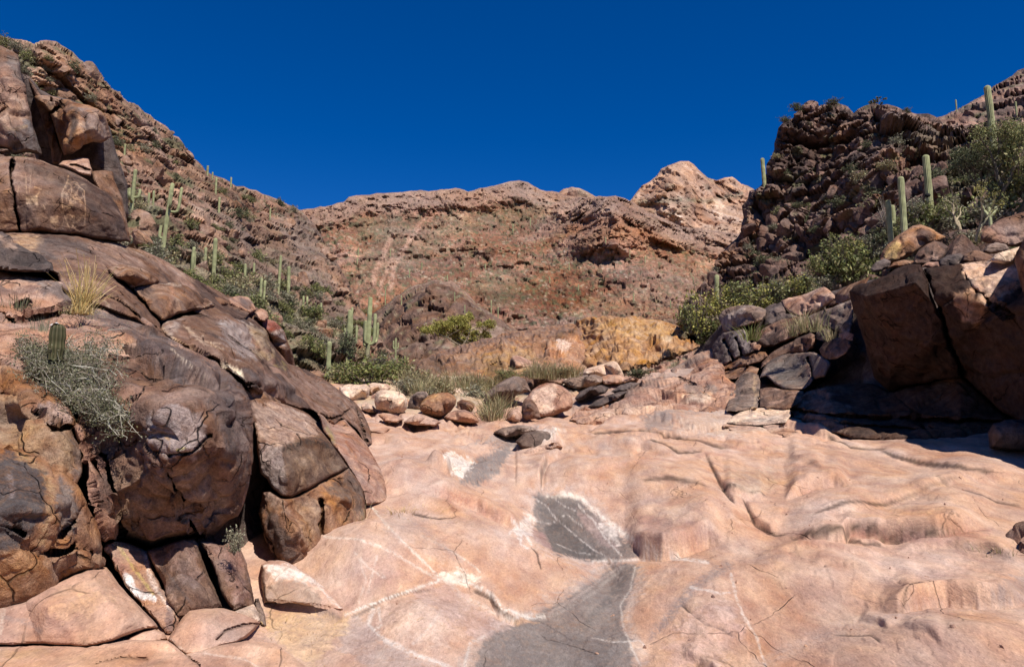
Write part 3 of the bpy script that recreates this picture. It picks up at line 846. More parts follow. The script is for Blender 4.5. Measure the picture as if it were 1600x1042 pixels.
def build_hills():
    o = relief('hillside', [(-200,45),(-60,50),(0,56),(30,62),(55,70),(72,63),(88,65),(105,76),(130,98),(160,118),(170,133),(200,160),(235,180),(265,203),(285,222),(300,246),(320,266),(340,276),(360,285),(390,296),(420,306),(450,320),(470,330),(492,350),(505,380),(530,415),(548,455),(572,495),(600,535),(640,600),(300,640),(-200,560)],
        LH, 'hill', M_HILL, sp=1.8, edge=(5, 8), thick=25, disp=(1.0, .05), block=[(.9, .13), (.8, .38), (.45, 1.0), (.2, 2.2)], seed=21, hb=0, ray=.7, ys=.3, colfn=hill_col_l, ops=LOPS, rough=3.0, store='lhill')
    tag(o, kind='structure')
    # central mountain
    CM = TPS([(300,330,540),(440,328,540),(490,323,545),(640,300,590),(800,284,640),(900,300,650),(940,310,560),(1000,330,550),(1060,360,540),(1200,400,500),(1250,340,560),
              (560,400,470),(700,400,490),(850,400,500),(1000,430,440),(1100,450,420),(560,500,360),(700,500,365),(850,480,400),(1000,490,370),(1100,490,350),(600,580,280),(800,570,285),(1000,560,285),(1200,560,270),(400,400,480),(400,560,300)])
    def cm_extra(px, py, P):
        fl = fbm(P * np.array([1, 1, .22]), .030, 5, 81, .6, ridged=True)
        top = np.interp(px, [440, 537, 567, 637, 712, 731, 778, 811, 834, 872, 930, 961, 989, 1036, 1055, 1200], [335, 317, 305, 299, 294, 300, 289, 282, 291, 302, 307, 306, 317, 342, 357, 380])
        b1 = 1 - sstep(22, 45, py - top)                                   # cliff under the skyline
        b2 = (1 - sstep(0.5, 1.35, np.sqrt(((px - 960) / 115) ** 2 + ((py - 350) / 48) ** 2)))   # brown crag
        b3 = (1 - sstep(0.7, 1.1, np.sqrt(((px - 770) / 70) ** 2 + ((py - 395) / 26) ** 2)))
        b4 = (1 - sstep(0.7, 1.1, np.sqrt(((px - 1150) / 110) ** 2 + ((py - 372) / 14) ** 2)))
        m = np.clip(.10 + b1 * .9 + b2 * 1.2 + b3 * .5 + b4 * .6, 0, 1.5)
        rg = fbm(P, .008, 4, 85, .5, ridged=True)
        fl2 = fbm(P * np.array([1, 1, .15]), .09, 4, 83, .6, ridged=True)
        return -fl * 12 * m - fl2 * 5 * m - rg * 12 - b2 * 14 - b1 * 5
    def cm_col(px, py, V, h):
        C = palcol(V, 'hill', .018, 42) * np.array([1.14, .95, .87])
        fl = fbm(V * np.array([1, 1, .2]), .06, 5, 87, .6)
        C = C * (0.95 + .45 * fl)[:, None]
        top = np.interp(px, [440, 537, 567, 637, 712, 731, 778, 811, 834, 872, 930, 961, 989, 1036, 1055, 1200], [335, 317, 305, 299, 294, 300, 289, 282, 291, 302, 307, 306, 317, 342, 357, 380])
        b1 = 1 - sstep(18, 38, py - top)
        C = C + (np.array((.40, .27, .21)) - C) * (b1 * .6)[:, None]
        dens = sstep(300, 520, py)
        a0 = C.copy()
        C = veg_speck(V, px, C, .26, .62, (.12, .115, .06), 17, .85)
        C = veg_speck(V, px, C, .42, .50, (.13, .12, .065), 18, .85)
        C = veg_speck(V, px, C, .6, .6, (.18, .16, .09), 118, .8)
        C = veg_speck(V, px, C, .45, .78, (.50, .37, .27), 19, .7)
        F1, F2, fac, cr = worley(V * YS, .30, 3); C = C * (.80 + .4 * cr)[:, None]
        cl = np.clip(b1 + (1 - sstep(0.5, 1.35, np.sqrt(((px - 960) / 115) ** 2 + ((py - 350) / 48) ** 2))), 0, 1)
        return C + (a0 - C) * (cl * .75)[:, None]
    cops = [('poly', [(545,345),(590,340),(640,330),(650,350),(600,375),(560,370)], (.17,.14,.085), 9, .45),
            ('poly', [(680,345),(760,330),(860,318),(850,345),(760,360),(700,368)], (.19,.155,.095), 9, .45),
            ('poly', [(610,355),(650,345),(700,365),(690,400),(640,420),(560,440),(560,400)], (.21,.16,.11), 12, .45),
            ('line', [(612,368),(598,405),(585,430),(582,445)], (.52,.31,.22), 6, 1),
            ('line', [(657,350),(640,375),(618,410),(610,450)], (.52,.31,.22), 6, 1),
            ('line', [(614,400),(598,440),(590,462)], (.52,.31,.22), 4, 1),
            ('poly', [(740,440),(800,430),(815,460),(780,485),(745,465)], (.15,.125,.075), 9, .5),
            ('poly', [(770,420),(800,418),(800,430),(775,435)], (.20,.18,.09), 5, .4),
            ('poly', [(1040,400),(1160,400),(1180,560),(900,560),(880,500),(960,450)], (.44,.29,.21), 20, .35)]
    o = relief('mountain', [(300,340),(440,330),(490,326),(537,316),(545,308),(567,305),(600,302),(637,299),(680,298),(712,294),(722,296),(731,300),(760,293),(778,289),(795,284),(811,282),(825,285),(834,291),(845,297),(872,301),(900,308),(920,309),(937,307),(961,306),(975,310),(989,317),(1010,330),(1036,342),(1060,352),(1120,362),(1300,380),(1300,600),(300,620)],
        CM, 'hill', M_FAR, sp=1.6, edge=(3, 12), thick=150, disp=(3.0, .014), block=[(2.4, .05), (1.9, .13), (1.2, .36)], seed=33, hb=0, ray=.7, ys=.3, colfn=cm_col, ops=cops, extra=cm_extra, rough=1.2, store='mount')
    tag(o, kind='structure')
    # low dark spur at the foot of the mountain
    SP = TPS([(560,520,150),(680,440,150),(690,500,125),(690,580,100),(800,560,115),(760,480,140),(620,470,150),(600,580,105)])
    def sp_col(px, py, V, h):
        C = palcol(V, 'hill', .06, 44) * .72
        F1, F2, fac, cr = worley(V * YS, .8, 6); C = C * (.7 + .6 * cr)[:, None]
        C = veg_speck(V, px, C, .5, .62, (.16, .145, .08), 27, .7)
        C = veg_speck(V, px, C, 1.1, .75, (.34, .28, .18), 28, .6)
        return C
    o = relief('hill_spur', [(540,520),(575,495),(600,478),(625,460),(650,446),(680,437),(705,440),(728,456),(745,476),(765,488),(790,505),(830,530),(850,600),(520,610)],
        SP, 'hill', M_HILL, sp=2.0, edge=(14, 14), thick=30, disp=(1.4, .06), block=[(1.4, .2), (.7, .55)], seed=35, hb=0, ray=.7, ys=.3, colfn=sp_col, rough=2, store='spur')
    tag(o, kind='structure')
    # distant pale peak and the small dome left of it
    FP = TPS([(960,320,1300),(1073,250,1500),(1170,290,1550),(1100,360,1250),(1200,380,1200),(980,360,1200)])
    def fp_extra(px, py, P):
        return -fbm(P * np.array([1, 1, .25]), .012, 5, 91, .6, ridged=True) * 45 - 60 * (1 - sstep(.4, 1.2, np.hypot((px - 1062) / 45, (py - 300) / 50)))
    def fp_col(px, py, V, h):
        C = palcol(V, 'pale', .006, 45) * np.array([.80, .70, .66])
        fl = fbm(V * np.array([1, 1, .2]), .02, 5, 87, .6)
        C = C * (0.9 + .5 * fl)[:, None]
        return veg_speck(V, px, C, .035, .80 , (.24, .19, .13), 29, .5)
    fops = [('line', [(1000,318),(1060,312),(1100,315),(1160,305)], (.20,.18,.12), 6, .75), ('line', [(1010,330),(1050,335),(1075,322)], (.20,.18,.12), 4, .5),
            ('poly', [(1050,338),(1062,335),(1066,347),(1055,350)], (.75,.6,.5), 3, .6), ('poly', [(1116,310),(1130,312),(1128,330),(1118,326)], (.72,.55,.42), 3, .6)]
    o = relief('distant_peak', [(940,330),(975,322),(987,311),(995,300),(1003,291),(1015,284),(1027,274),(1033,264),(1044,259),(1055,255),(1064,252),(1076,252),(1084,257),(1092,266),(1100,273),(1106,278),(1120,282),(1132,278),(1144,277),(1150,281),(1158,288),(1167,291),(1200,310),(1260,330),(1260,420),(940,400)],
        FP, 'pale', M_FAR, sp=1.3, edge=(3, 20), thick=300, disp=(9, .008), block=[(12, .018), (6, .05)], seed=36, hb=1, ray=.65, colfn=fp_col, ops=fops, extra=fp_extra, rough=1.0)
    tag(o, kind='structure')
    o = relief('distant_dome', [(862,312),(872,302),(880,296),(893,293),(905,294),(918,300),(930,307),(950,330),(860,330)], 1150, 'pale', M_FAR, sp=1.4, edge=(5, 30), thick=150, disp=(8, .01), block=[(7, .03)], seed=37, hb=1, ray=.65, colfn=fp_col, extra=None, rough=.8)
    tag(o, kind='structure')
    # right back ridge
    RB = TPS([(1420,200,150),(1500,175,150),(1600,110,165),(1800,30,150),(1600,220,110),(1450,260,120),(1800,250,70)])
    def rb_col(px, py, V, h):
        C = palcol(V, 'crag', .08, 46) * 1.45
        F1, F2, fac, cr = worley(V * YS, .5, 5); C = C * (0.7 + .6 * cr)[:, None]
        C = veg_speck(V, px, C, .4, .66, (.15, .14, .075), 7, .75)
        return veg_speck(V, px, C, .9, .72, (.30, .22, .15), 7, .6)
    o = relief('rocky_ridge', [(1400,210),(1440,192),(1467,183),(1490,174),(1520,158),(1535,150),(1551,137),(1574,123),(1600,107),(1680,60),(1820,10),(1820,320),(1400,320)],
        RB, 'crag', M_HILL, sp=2.0, edge=(5, 8), thick=30, disp=(1.2, .05), block=[(2.2, .16), (1.2, .4)], seed=38, hb=0, ray=.7, ys=.3, colfn=rb_col, rough=2.5, store='rback')
    tag(o, kind='structure')
    # right dark crag and its slope
    def rc_col(px, py, V, h):
        C = palcol(V, 'crag', .3, 47) * 1.0
        F1, F2, fac, cr = worley(V * YS, .9, 5); C = C * (0.60 + .75 * cr)[:, None]
        F1, F2, fac, cr2 = worley(V * YS, 2.0, 15); C = C * (0.75 + .5 * cr2)[:, None]
        C = C + (np.array((.30, .17, .11)) - C) * (sstep(.86, .95, cr) * .6)[:, None]
        C = veg_speck(V, px, C, 1.1, .78, (.13, .13, .06), 7, .6)
        return C
    rops = [('poly', [(1060,500),(1130,460),(1220,440),(1330,420),(1390,390),(1480,370),(1700,330),(1700,440),(1300,480),(1060,540)], (.24,.20,.12), 10, .7),
            ('poly', [(1480,260),(1700,220),(1700,340),(1500,350),(1440,330)], (.17,.15,.085), 14, .7),
            ('poly', [(1340,305),(1365,300),(1400,308),(1400,318),(1345,318)], (.34,.18,.11), 5, .6),
            ('poly', [(1400,205),(1450,200),(1540,215),(1540,240),(1460,240),(1390,225)], (.22,.17,.11), 9, .55)]
    o = relief('crag', [(1060,530),(1062,500),(1087,468),(1098,448),(1118,420),(1125,398),(1142,380),(1158,362),(1162,340),(1159,322),(1171,298),(1190,289),(1197,262),(1205,246),(1210,234),(1213,215),(1216,200),(1230,188),(1252,172),(1262,164),(1268,162),(1290,166),(1309,161),(1325,168),(1334,177),(1350,166),(1365,161),(1386,163),(1401,167),(1413,173),(1440,178),(1459,181),(1467,186),(1500,205),(1560,215),(1700,225),(1700,470),(1300,500),(1200,530)],
        RC, 'crag', M_HILL, sp=1.7, edge=(5, 3), thick=15, disp=(.5, .2), block=[(1.7, .16), (1.3, .42), (.7, 1.05), (.3, 2.4)], seed=39, hb=0, ray=.7, ys=.3, colfn=rc_col, ops=rops, rough=4.0, store='rhill')
    tag(o, kind='structure')
RC = TPS([(1087,480,47),(1120,420,54),(1165,340,58),(1171,300,60),(1213,200,62),(1300,160,62),(1400,165,58),(1467,186,60),(1560,240,40),(1700,240,33),(1200,460,43),(1330,440,36),(1450,400,29),(1600,380,24),(1700,380,21),
          (1250,380,50),(1400,320,39),(1550,300,33),(1300,260,56),(1400,240,48),(1500,470,23),(1300,500,32),(1100,530,44)])
def build_ground_sheet():
    n = 40
    xs = np.concatenate([-np.geomspace(4000, 10, n), np.geomspace(10, 4000, n)])
    X, Y = np.meshgrid(xs, xs + 100)
    V = np.stack([X.ravel(), Y.ravel(), np.full(X.size, -1.6)], -1)
    V[:, 2] += 0.5 * fbm(V, .05, 3, 2)
    i = np.arange(X.size).reshape(X.shape)
    Q = np.stack([i[:-1, :-1].ravel(), i[:-1, 1:].ravel(), i[1:, 1:].ravel(), i[1:, :-1].ravel()], -1)
    o = obj('ground', mesh('ground', V, Q, palcol(V, 'hill', .02, 3), True, M_HILL))
    tag(o, kind='structure')
# ------------------------------------------------------------ single rocks
def thing(o, label, cat='boulder', group=None):
    return tag(o, label, cat, group)

GD = lambda x, y: float(G(np.array([x]), np.array([y]))[0])

# depth of the left outcrop
TL = TPS([(-150,1042,4.5),(0,1042,4.85),(250,1042,5.3),(470,1042,5.8),(0,950,5.3),(150,900,5.9),(262,1000,5.6),(400,975,6.3),
 (0,850,5.7),(0,720,6.0),(100,760,6.0),(150,850,6.15),(170,850,6.5),(320,845,6.7),(390,900,7.0),(130,700,6.6),(250,720,6.4),(380,700,7.2),(390,620,8.3),
 (0,600,6.8),(100,560,7.6),(200,540,8.2),(300,560,8.8),(370,600,8.6),(0,450,9.5),(100,450,10),(170,430,11.5),(250,500,11),(340,560,10),
 (0,370,12),(130,372,12.8),(250,405,14.5),(350,462,16.5),(400,480,17.5),(450,560,18),(420,620,11.5),(480,640,13),(540,650,15.5),(440,575,14),(520,600,20),(575,650,21),(600,700,17),
 (-150,700,5.6),(-150,450,8.5),(-150,370,11),(480,700,9.6),(440,780,8.6),(450,880,8.1),(570,813,9.4),(560,740,10.2),(600,780,10.6),(60,760,5.9)])
TLo = lambda k: (lambda a, b: TL(a, b) + k)

def pl(pts, k=0.0):
    return [(x, y, float(TL(np.array([x]), np.array([y]))[0]) + k) for x, y in pts]

def build_left():
    # ---- the mass behind everything
    o = relief('outcrop_core', [(-200,380),(0,372),(130,378),(250,412),(350,470),(400,500),(455,570),(520,610),(560,650),(560,720),(520,800),(430,900),(405,960),(250,960),(0,960),(-200,900)],
               TLo(1.5), 'dark', M_NEAR, sp=4, edge=(12, 1.0), thick=3, disp=(.10, .9), seed=51)
    tag(o, kind='structure')
    # ---- upper storey
    o = relief('boulder', [(-110,70,16),(-40,70,16),(0,72,16),(14,78,16),(28,86,16),(32,100,15.7),(34,120,15.6),(38,146,15.5),(44,168,15.4),(50,190,15.3),(58,216,15.3),(66,242,15.4),(44,238,15.1),(23,243,15),(10,232,15),(-110,240,15)],
               16, 'varnish', M_NEAR, inner=[(10,150,15.1),(20,200,14.8),(8,110,15.4),(-50,150,15.0)], edge=(5, .3), thick=2.4, soft=3, disp=(.05, .8), block=[(.10, .9)], seed=52, sp=1.6,
               cracks=[([(-10,155),(10,146),(18,150),(38,146)], 1.4, .25), ([(-30,170),(0,165),(14,156),(12,168),(0,175)], 1.2, .15)],
               ops=[('poly', [(-80,150),(10,155),(36,150),(40,180),(20,200),(-60,205)], (.36,.23,.165), 7, .7), ('poly', [(10,208),(44,185),(60,225),(60,240),(20,240)], (.15,.13,.125), 6, .8),
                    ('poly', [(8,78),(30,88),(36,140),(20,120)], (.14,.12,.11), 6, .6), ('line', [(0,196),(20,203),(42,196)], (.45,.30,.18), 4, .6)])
    thing(o, 'tall flat-faced block above the carved boulder, left of the wide crack', 'boulder')
    o = relief('boulder', [(44,121),(54,135),(64,150),(78,175),(84,190),(90,215),(97,240),(92,256),(82,256),(80,235),(72,205),(62,175),(50,145)], 17.3, 'brown', M_NEAR, edge=(4, .2), thick=1.5, disp=(.05, 1.2), seed=53, sp=1.4, facets=2, famp=.3)
    thing(o, 'thin upright rock fin wedged in the wide dark crack at upper left', 'rock fin')
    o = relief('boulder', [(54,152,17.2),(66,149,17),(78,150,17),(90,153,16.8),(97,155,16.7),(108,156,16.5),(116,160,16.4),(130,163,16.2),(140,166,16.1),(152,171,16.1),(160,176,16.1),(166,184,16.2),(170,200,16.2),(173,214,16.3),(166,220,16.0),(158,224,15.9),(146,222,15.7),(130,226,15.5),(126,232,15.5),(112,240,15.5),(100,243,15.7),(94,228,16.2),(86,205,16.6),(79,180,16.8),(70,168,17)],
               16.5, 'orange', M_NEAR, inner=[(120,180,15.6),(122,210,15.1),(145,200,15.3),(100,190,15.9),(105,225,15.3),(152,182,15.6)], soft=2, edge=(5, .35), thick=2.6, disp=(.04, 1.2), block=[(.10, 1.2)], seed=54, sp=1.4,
               cracks=[([(97,155),(90,168),(80,176),(70,180)], 1.5, .3), ([(60,163),(72,160),(80,158)], 1.2, .2)],
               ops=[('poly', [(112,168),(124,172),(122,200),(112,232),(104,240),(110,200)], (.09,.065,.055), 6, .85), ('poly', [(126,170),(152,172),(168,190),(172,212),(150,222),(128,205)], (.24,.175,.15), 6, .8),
                    ('line', [(130,212),(150,210),(168,214)], (.42,.28,.21), 4, .7), ('poly', [(60,150),(97,155),(90,168),(74,172)], (.26,.18,.15), 5, .6)])
    thing(o, 'overhanging orange and grey boulder casting a black shadow beneath it at upper left', 'boulder')
    o = relief('boulder', [(34,110),(50,125),(62,140),(80,150),(110,156),(150,172),(172,200),(182,240),(200,290),(200,340),(176,330),(130,290),(60,262),(44,200)], 18.9, 'dark', M_NEAR, edge=(6, .4), thick=2, disp=(.12, .8), seed=55, sp=2, facets=6, famp=.5)
    thing(o, 'recessed dark rock wall behind the cracked blocks at upper left', 'rock wall')
    o = relief('boulder', [(92,258,15.2),(98,252,15.3),(112,250,15.3),(126,247,15.4),(138,248,15.5),(141,258,15.2),(144,266,15),(142,275,14.8),(130,273,14.7),(110,264,14.8)], 15, 'pinkrock', M_NEAR, edge=(4, .2), thick=.9, disp=(.02, 1.5), seed=56, sp=1.3,
               cracks=[([(110,257),(128,262),(143,266)], 1.2, .12)])
    thing(o, 'small flat tan slab lying on the carved boulder beneath the overhang', 'rock slab')
    o = relief('boulder', [(142,268,15.6),(160,266,15.8),(176,268,16),(180,285,16),(190,310,15.8),(198,345,15.4),(204,380,15),(188,372,14.9),(170,320,15),(146,284,15.2)], 15.6, 'brown', M_NEAR, edge=(5, .4), thick=1.5, disp=(.05, 1.2), seed=57, sp=1.6, facets=2, famp=.4)
    thing(o, 'reddish brown block behind the right shoulder of the carved boulder', 'boulder')
    # carved boulder
    pet = [(.46,.29,.18), 1.3, .85]
    def PL(*p): return ('line', list(p), pet[0], pet[1], pet[2])
    rs = random.Random(3)
    gl = []
    for k in range(30):
        x = rs.uniform(98, 132); y = rs.uniform(292, 356)
        if y > 335: x = 100 + (x - 98) * .5 + 4
        pts = [(x, y)]
        a = rs.uniform(0, 6.3)
        for j in range(4):
            a += rs.uniform(-1.6, 1.6); pts.append((min(133, max(97, pts[-1][0] + 6 * math.cos(a))), pts[-1][1] + 7 * math.sin(a)))
        gl.append(('line', pts, (.44,.275,.17), 1.1, .75))
    gl += [PL((104,286),(120,288),(132,298),(133,330),(132,348)), PL((104,286),(96,304),(98,330),(106,352),(112,364),(120,362)), PL((100,334),(116,338),(114,352),(120,362))]
    goat = [('poly', [(40,305),(58,304),(60,318),(42,318)], (.46,.29,.17), 1.5, .85), PL((58,304),(62,300),(60,297)), PL((42,316),(43,322)), PL((57,316),(58,324)), PL((40,306),(36,304)),
            PL((40,272),(42,302)), PL((48,275),(46,300)), PL((30,290),(28,300)), PL((54,292),(64,296)), PL((68,320),(71,326)), ('poly', [(80,340),(90,337),(91,347),(81,347)], (.44,.28,.17), 2, .6)]
    o = relief('boulder', [(-120,240,13.2),(0,244,13.2),(18,245,13.2),(50,247,13.3),(66,251,13.4),(81,258,13.5),(100,264,13.6),(118,272,13.7),(134,280,13.8),(152,292,13.9),(173,307,14),(182,320,14),(190,336,13.9),(196,356,13.7),(201,376,13.5),(188,379,13.3),(153,374,13),(115,367,12.8),(60,365,12.7),(33,364,12.6),(0,364,12.5),(-120,364,12.4)],
               13, 'varnish', M_NEAR, inner=[(30,300,12.5),(90,310,12.6),(140,330,12.9),(60,355,12.45),(170,350,13.1),(-60,300,12.4)], soft=5, edge=(7, .45), thick=2.8, disp=(.04, .9), seed=58, sp=1.15, wob=1.5,
               cracks=[([(20,245),(18,262),(17,282),(22,305),(24,330),(30,352),(34,366)], 1.5, .35)],
               ops=[('poly', [(-100,255),(12,255),(16,300),(24,350),(-100,360)], (.25,.135,.08), 10, .6), ('poly', [(30,262),(110,280),(150,340),(120,362),(40,360),(28,310)], (.18,.10,.065), 12, .5),
                    ('line', [(130,276),(150,288),(172,304)], (.52,.33,.24), 3.2, .85), ('line', [(0,246),(60,248),(90,260)], (.40,.26,.19), 3, .6), ('poly', [(40,255),(85,262),(130,285),(140,300),(90,290),(40,270)], (.11,.075,.06), 7, .6)] + gl + goat)
    thing(o, 'large brown boulder with pale scratched petroglyph figures on its dark face', 'boulder')
    # ---- shelf and terraces
    o = relief('rock_shelf', pl([(-120,366),(7,365),(60,363),(134,370),(170,376),(201,386),(228,393),(252,404),(278,420),(302,435),(328,448),(353,462),(380,470),(398,478),(380,500),(330,500),(262,470),(210,440),(150,430),(90,430),(40,400),(-120,400)]),
               TL, 'varnish', M_NEAR, edge=(5, .35), thick=2.0, disp=(.06, .6), seed=60, sp=1.8, soft=2,
               ops=[('poly', [(7,366),(60,368),(60,400),(40,395)], (.44,.27,.16), 8, .8), ('line', [(150,374),(201,388),(252,408),(300,438)], (.42,.27,.19), 5, .6), ('poly', [(60,375),(130,378),(140,400),(90,410),(55,395)], (.13,.10,.09), 9, .6),
                    ('poly', [(140,380),(220,400),(230,430),(160,410)], (.30,.19,.145), 9, .5)])
    thing(o, 'long smooth purple-brown shelf below the carved boulder, sloping down to the cactus hillside', 'rock shelf')
    o = relief('boulder', pl([(-120,385),(0,366),(14,372),(28,382),(34,386),(44,392),(58,398),(66,402),(80,412),(84,424),(60,426),(30,424),(0,420),(-120,430)], -.35), TLo(-.35), 'dark', M_NEAR, edge=(5, .4), thick=1.2, disp=(.05, 1.4), block=[(.12, 1.6)], seed=61, sp=1.5,
               ops=[('poly', [(0,368),(24,378),(28,388),(8,386)], (.40,.26,.19), 5, .7)])
    thing(o, 'rough dark ledge at the left edge, just below the carved boulder', 'rock ledge')
    o = relief('boulder', pl([(168,421),(176,416),(190,414),(201,415),(220,420),(238,428),(247,434),(250,440),(240,444),(225,446),(214,448),(206,451),(196,440),(182,434)], -.3), TLo(-.3), 'brown', M_NEAR, edge=(4, .35), thick=1.2, disp=(.04, 1.4), seed=62, sp=1.3, inner=[(205,428,-1.0,0),(228,436,-.8,0)],
               ops=[('line', [(172,419),(200,415),(230,424)], (.42,.30,.23), 3, .6)])
    thing(o, 'rounded brown block with a dark hollow under its left side, on the terrace', 'boulder')
    o = relief('boulder', pl([(208,452),(222,447),(242,443),(262,441),(282,444),(300,452),(318,460),(340,466),(356,474),(342,479),(322,483),(302,486),(282,490),(266,496),(253,501),(244,492),(236,484),(228,474),(216,464)], -.35),
               TLo(-.35), 'brown', M_NEAR, edge=(5, .5), thick=1.6, disp=(.04, 1.2), block=[(.07, 1.4)], seed=63, sp=1.4, inner=[(262,462,-1.0,0),(300,470,-.8,0),(330,473,-.6,0)],
               ops=[('line', [(222,446),(250,442),(282,446)], (.48,.36,.27), 3.5, .7), ('line', [(268,448),(270,465),(262,480)], (.46,.24,.15), 5, .7), ('poly', [(228,450),(244,450),(250,490),(236,480)], (.16,.11,.09), 5, .5),
                    ('poly', [(305,478),(335,470),(338,478),(310,484)], (.42,.28,.20), 4, .6)])
    thing(o, 'angular reddish-brown block above the long black shadow line, middle of the left terrace', 'boulder')
    # dome left of it
    o = relief('boulder', pl([(90,428),(110,420),(140,416),(168,425),(186,438),(205,452),(222,470),(234,484),(250,505),(252,516),(240,516),(225,510),(210,500),(170,485),(120,470),(95,450)], -.15), TLo(-.15), 'varnish', M_NEAR, edge=(6, .5), thick=1.4, disp=(.05, .9), seed=64, sp=1.6, inner=[(190,465,-.55,0),(215,490,-.5,0),(140,440,-.4,0)],
               cracks=[([(160,462),(190,474),(225,500),(245,512)], 1.3, .15)],
               ops=[('line', [(163,473),(170,478),(168,483)], (.46,.32,.22), 3, .8), ('line', [(166,480),(176,486)], (.46,.32,.22), 3, .7), ('line', [(180,488),(196,496)], (.40,.28,.2), 2.5, .6)])
    thing(o, 'dark domed slab behind the dry grass tuft, with a small pale pecked figure', 'rock slab')
    # ridge mass towards the right
    o = relief('boulder', pl([(252,518),(256,508),(275,500),(300,492),(340,486),(365,478),(392,476),(404,482),(412,492),(418,508),(420,530),(432,548),(450,568),(480,578),(515,598),(530,610),(545,622),(560,636),(572,655),(580,676),(582,692),(572,696),(560,672),(548,662),(534,652),(521,664),(508,656),(490,642),(462,637),(440,630),(412,618),(386,602),(380,594),(340,562),(300,545),(268,532)]),
               TL, 'varnish', M_NEAR, edge=(5, .4), thick=2.4, disp=(.07, .7), block=[(.10, .9)], seed=65, sp=1.6, soft=3, inner=[(290,520,.35,0),(300,505,-.2,0),(340,530,-.3,0),(400,550,-.4,0),(470,610,-.5,0),(530,630,-.6,0),(410,590,-.2,0)],
               cracks=[([(386,600),(400,600),(404,606)], 1.5, .3), ([(556,640),(560,655),(574,690)], 1.6, .5), ([(500,650),(520,655),(536,648),(550,636)], 1.4, .3), ([(345,520),(370,540),(395,548)], 1.2, .12)],
               ops=[('line', [(254,504),(275,494),(310,487),(330,484)], (.50,.38,.28), 4, .85), ('line', [(288,508),(300,522),(316,535),(335,540),(348,544)], (.52,.37,.26), 2.6, .85), ('line', [(292,512),(312,528),(318,524)], (.52,.37,.26), 1.8, .8), ('line', [(306,530),(330,534),(345,536)], (.52,.37,.26), 1.8, .8),
                    ('poly', [(338,564),(352,568),(378,580),(382,592),(378,600),(360,588)], (.74,.60,.42), 4, .95), ('line', [(252,512),(280,538),(320,560),(345,568)], (.52,.36,.24), 5, .85),
                    ('poly', [(255,508),(285,500),(270,530),(255,520)], (.34,.26,.22), 6, .7), ('poly', [(340,500),(390,505),(400,560),(370,560),(350,530)], (.33,.265,.24), 8, .7),
                    ('poly', [(385,505),(415,515),(420,540),(400,535)], (.38,.27,.17), 6, .55), ('poly', [(395,545),(430,550),(425,560),(400,555)], (.40,.28,.17), 5, .6), ('poly', [(385,575),(460,600),(470,625),(400,600)], (.115,.085,.08), 9, .65),
                    ('poly', [(440,575),(520,600),(560,640),(520,630),(450,600)], (.26,.17,.135), 9, .5), ('line', [(430,570),(445,574),(440,566)], (.42,.34,.14), 3, .4), ('poly', [(540,625),(572,660),(560,668),(535,640)], (.36,.23,.17), 7, .6)])
    thing(o, 'broad lichen-streaked rock mass on the left bank, with cream patch and scratched lines', 'rock outcrop')
    o = relief('boulder', pl([(356,466),(372,462),(388,464),(396,474),(400,484),(390,490),(372,482),(360,476)], -.2), TLo(-.2), 'pinkrock', M_NEAR, edge=(4, .4), thick=1, disp=(.03, 1.5), seed=66, sp=1.3, ops=[('poly', [(372,468),(392,468),(396,482),(378,478)], (.13,.09,.08), 3, .8)])
    thing(o, 'small pink and black knob on the left bank skyline beside the three-stemmed cactus', 'boulder')
    o = relief('boulder', [(398,488,16.5),(408,482,16.8),(416,486,16.8),(420,496,16.6),(414,503,16.3),(404,500,16.2)], 16.4, 'pinkrock', M_NEAR, edge=(3, .3), thick=.8, disp=(.03, 2), seed=67, sp=1.2)
    thing(o, 'fist-shaped pink stone just left of the red two-toned boulder', 'boulder')
    o = relief('boulder', [(405,501,17),(416,498,17.2),(430,502,17.3),(438,510,17.3),(445,519,17.2),(450,535,17.3),(456,548,17.5),(460,566,17.8),(462,576,18),(446,572,17.6),(432,556,17.1),(424,536,16.8),(418,520,16.7),(408,510,16.7)], 17, 'varnish', M_NEAR, inner=[(428,522,15.9),(444,545,16.7),(434,512,16.4)], edge=(3, .3), thick=1.6, disp=(.03, 1.4), seed=68, sp=1.3, soft=1,
               ops=[('poly', [(405,500),(430,502),(440,512),(428,522),(412,515)], (.30,.11,.085), 4, .85), ('line', [(426,524),(436,518),(444,516)], (.62,.48,.40), 3, .8), ('poly', [(430,524),(444,520),(446,535),(434,535)], (.36,.29,.27), 4, .8)])
    thing(o, 'two-toned boulder, dark red above and grey below, on the outer edge of the left bank', 'boulder')
    # ---- pinkish upper left slope
    o = relief('boulder', pl([(-140,430),(0,420),(30,426),(60,432),(90,440),(120,470),(160,480),(200,490),(235,500),(262,524),(290,545),(250,560),(200,560),(150,570),(130,600),(112,640),(60,600),(0,575),(-140,570)], .1),
               TLo(.1), 'pinkrock', M_NEAR, edge=(5, .4), thick=2, disp=(.12, .8), block=[(.12, 1.1)], seed=70, sp=1.8,
               cracks=[([(28,478),(44,470),(40,480)], 3, .3), ([(0,490),(20,500),(40,504)], 2.5, .2), ([(40,495),(70,490),(110,482)], 2.5, .2)],
               ops=[('poly', [(30,424),(90,440),(120,466),(170,482),(250,510),(290,540),(250,550),(190,520),(150,500),(110,480),(60,450),(20,432)], (.14,.105,.095), 9, .9), ('poly', [(190,530),(210,530),(214,542),(200,544)], (.46,.29,.20), 3, .8),
                    ('line', [(40,432),(60,442),(90,456)], (.42,.33,.28), 3, .5)])
    thing(o, 'pitted pinkish slope at the left edge behind the tangled bush', 'rock slope')
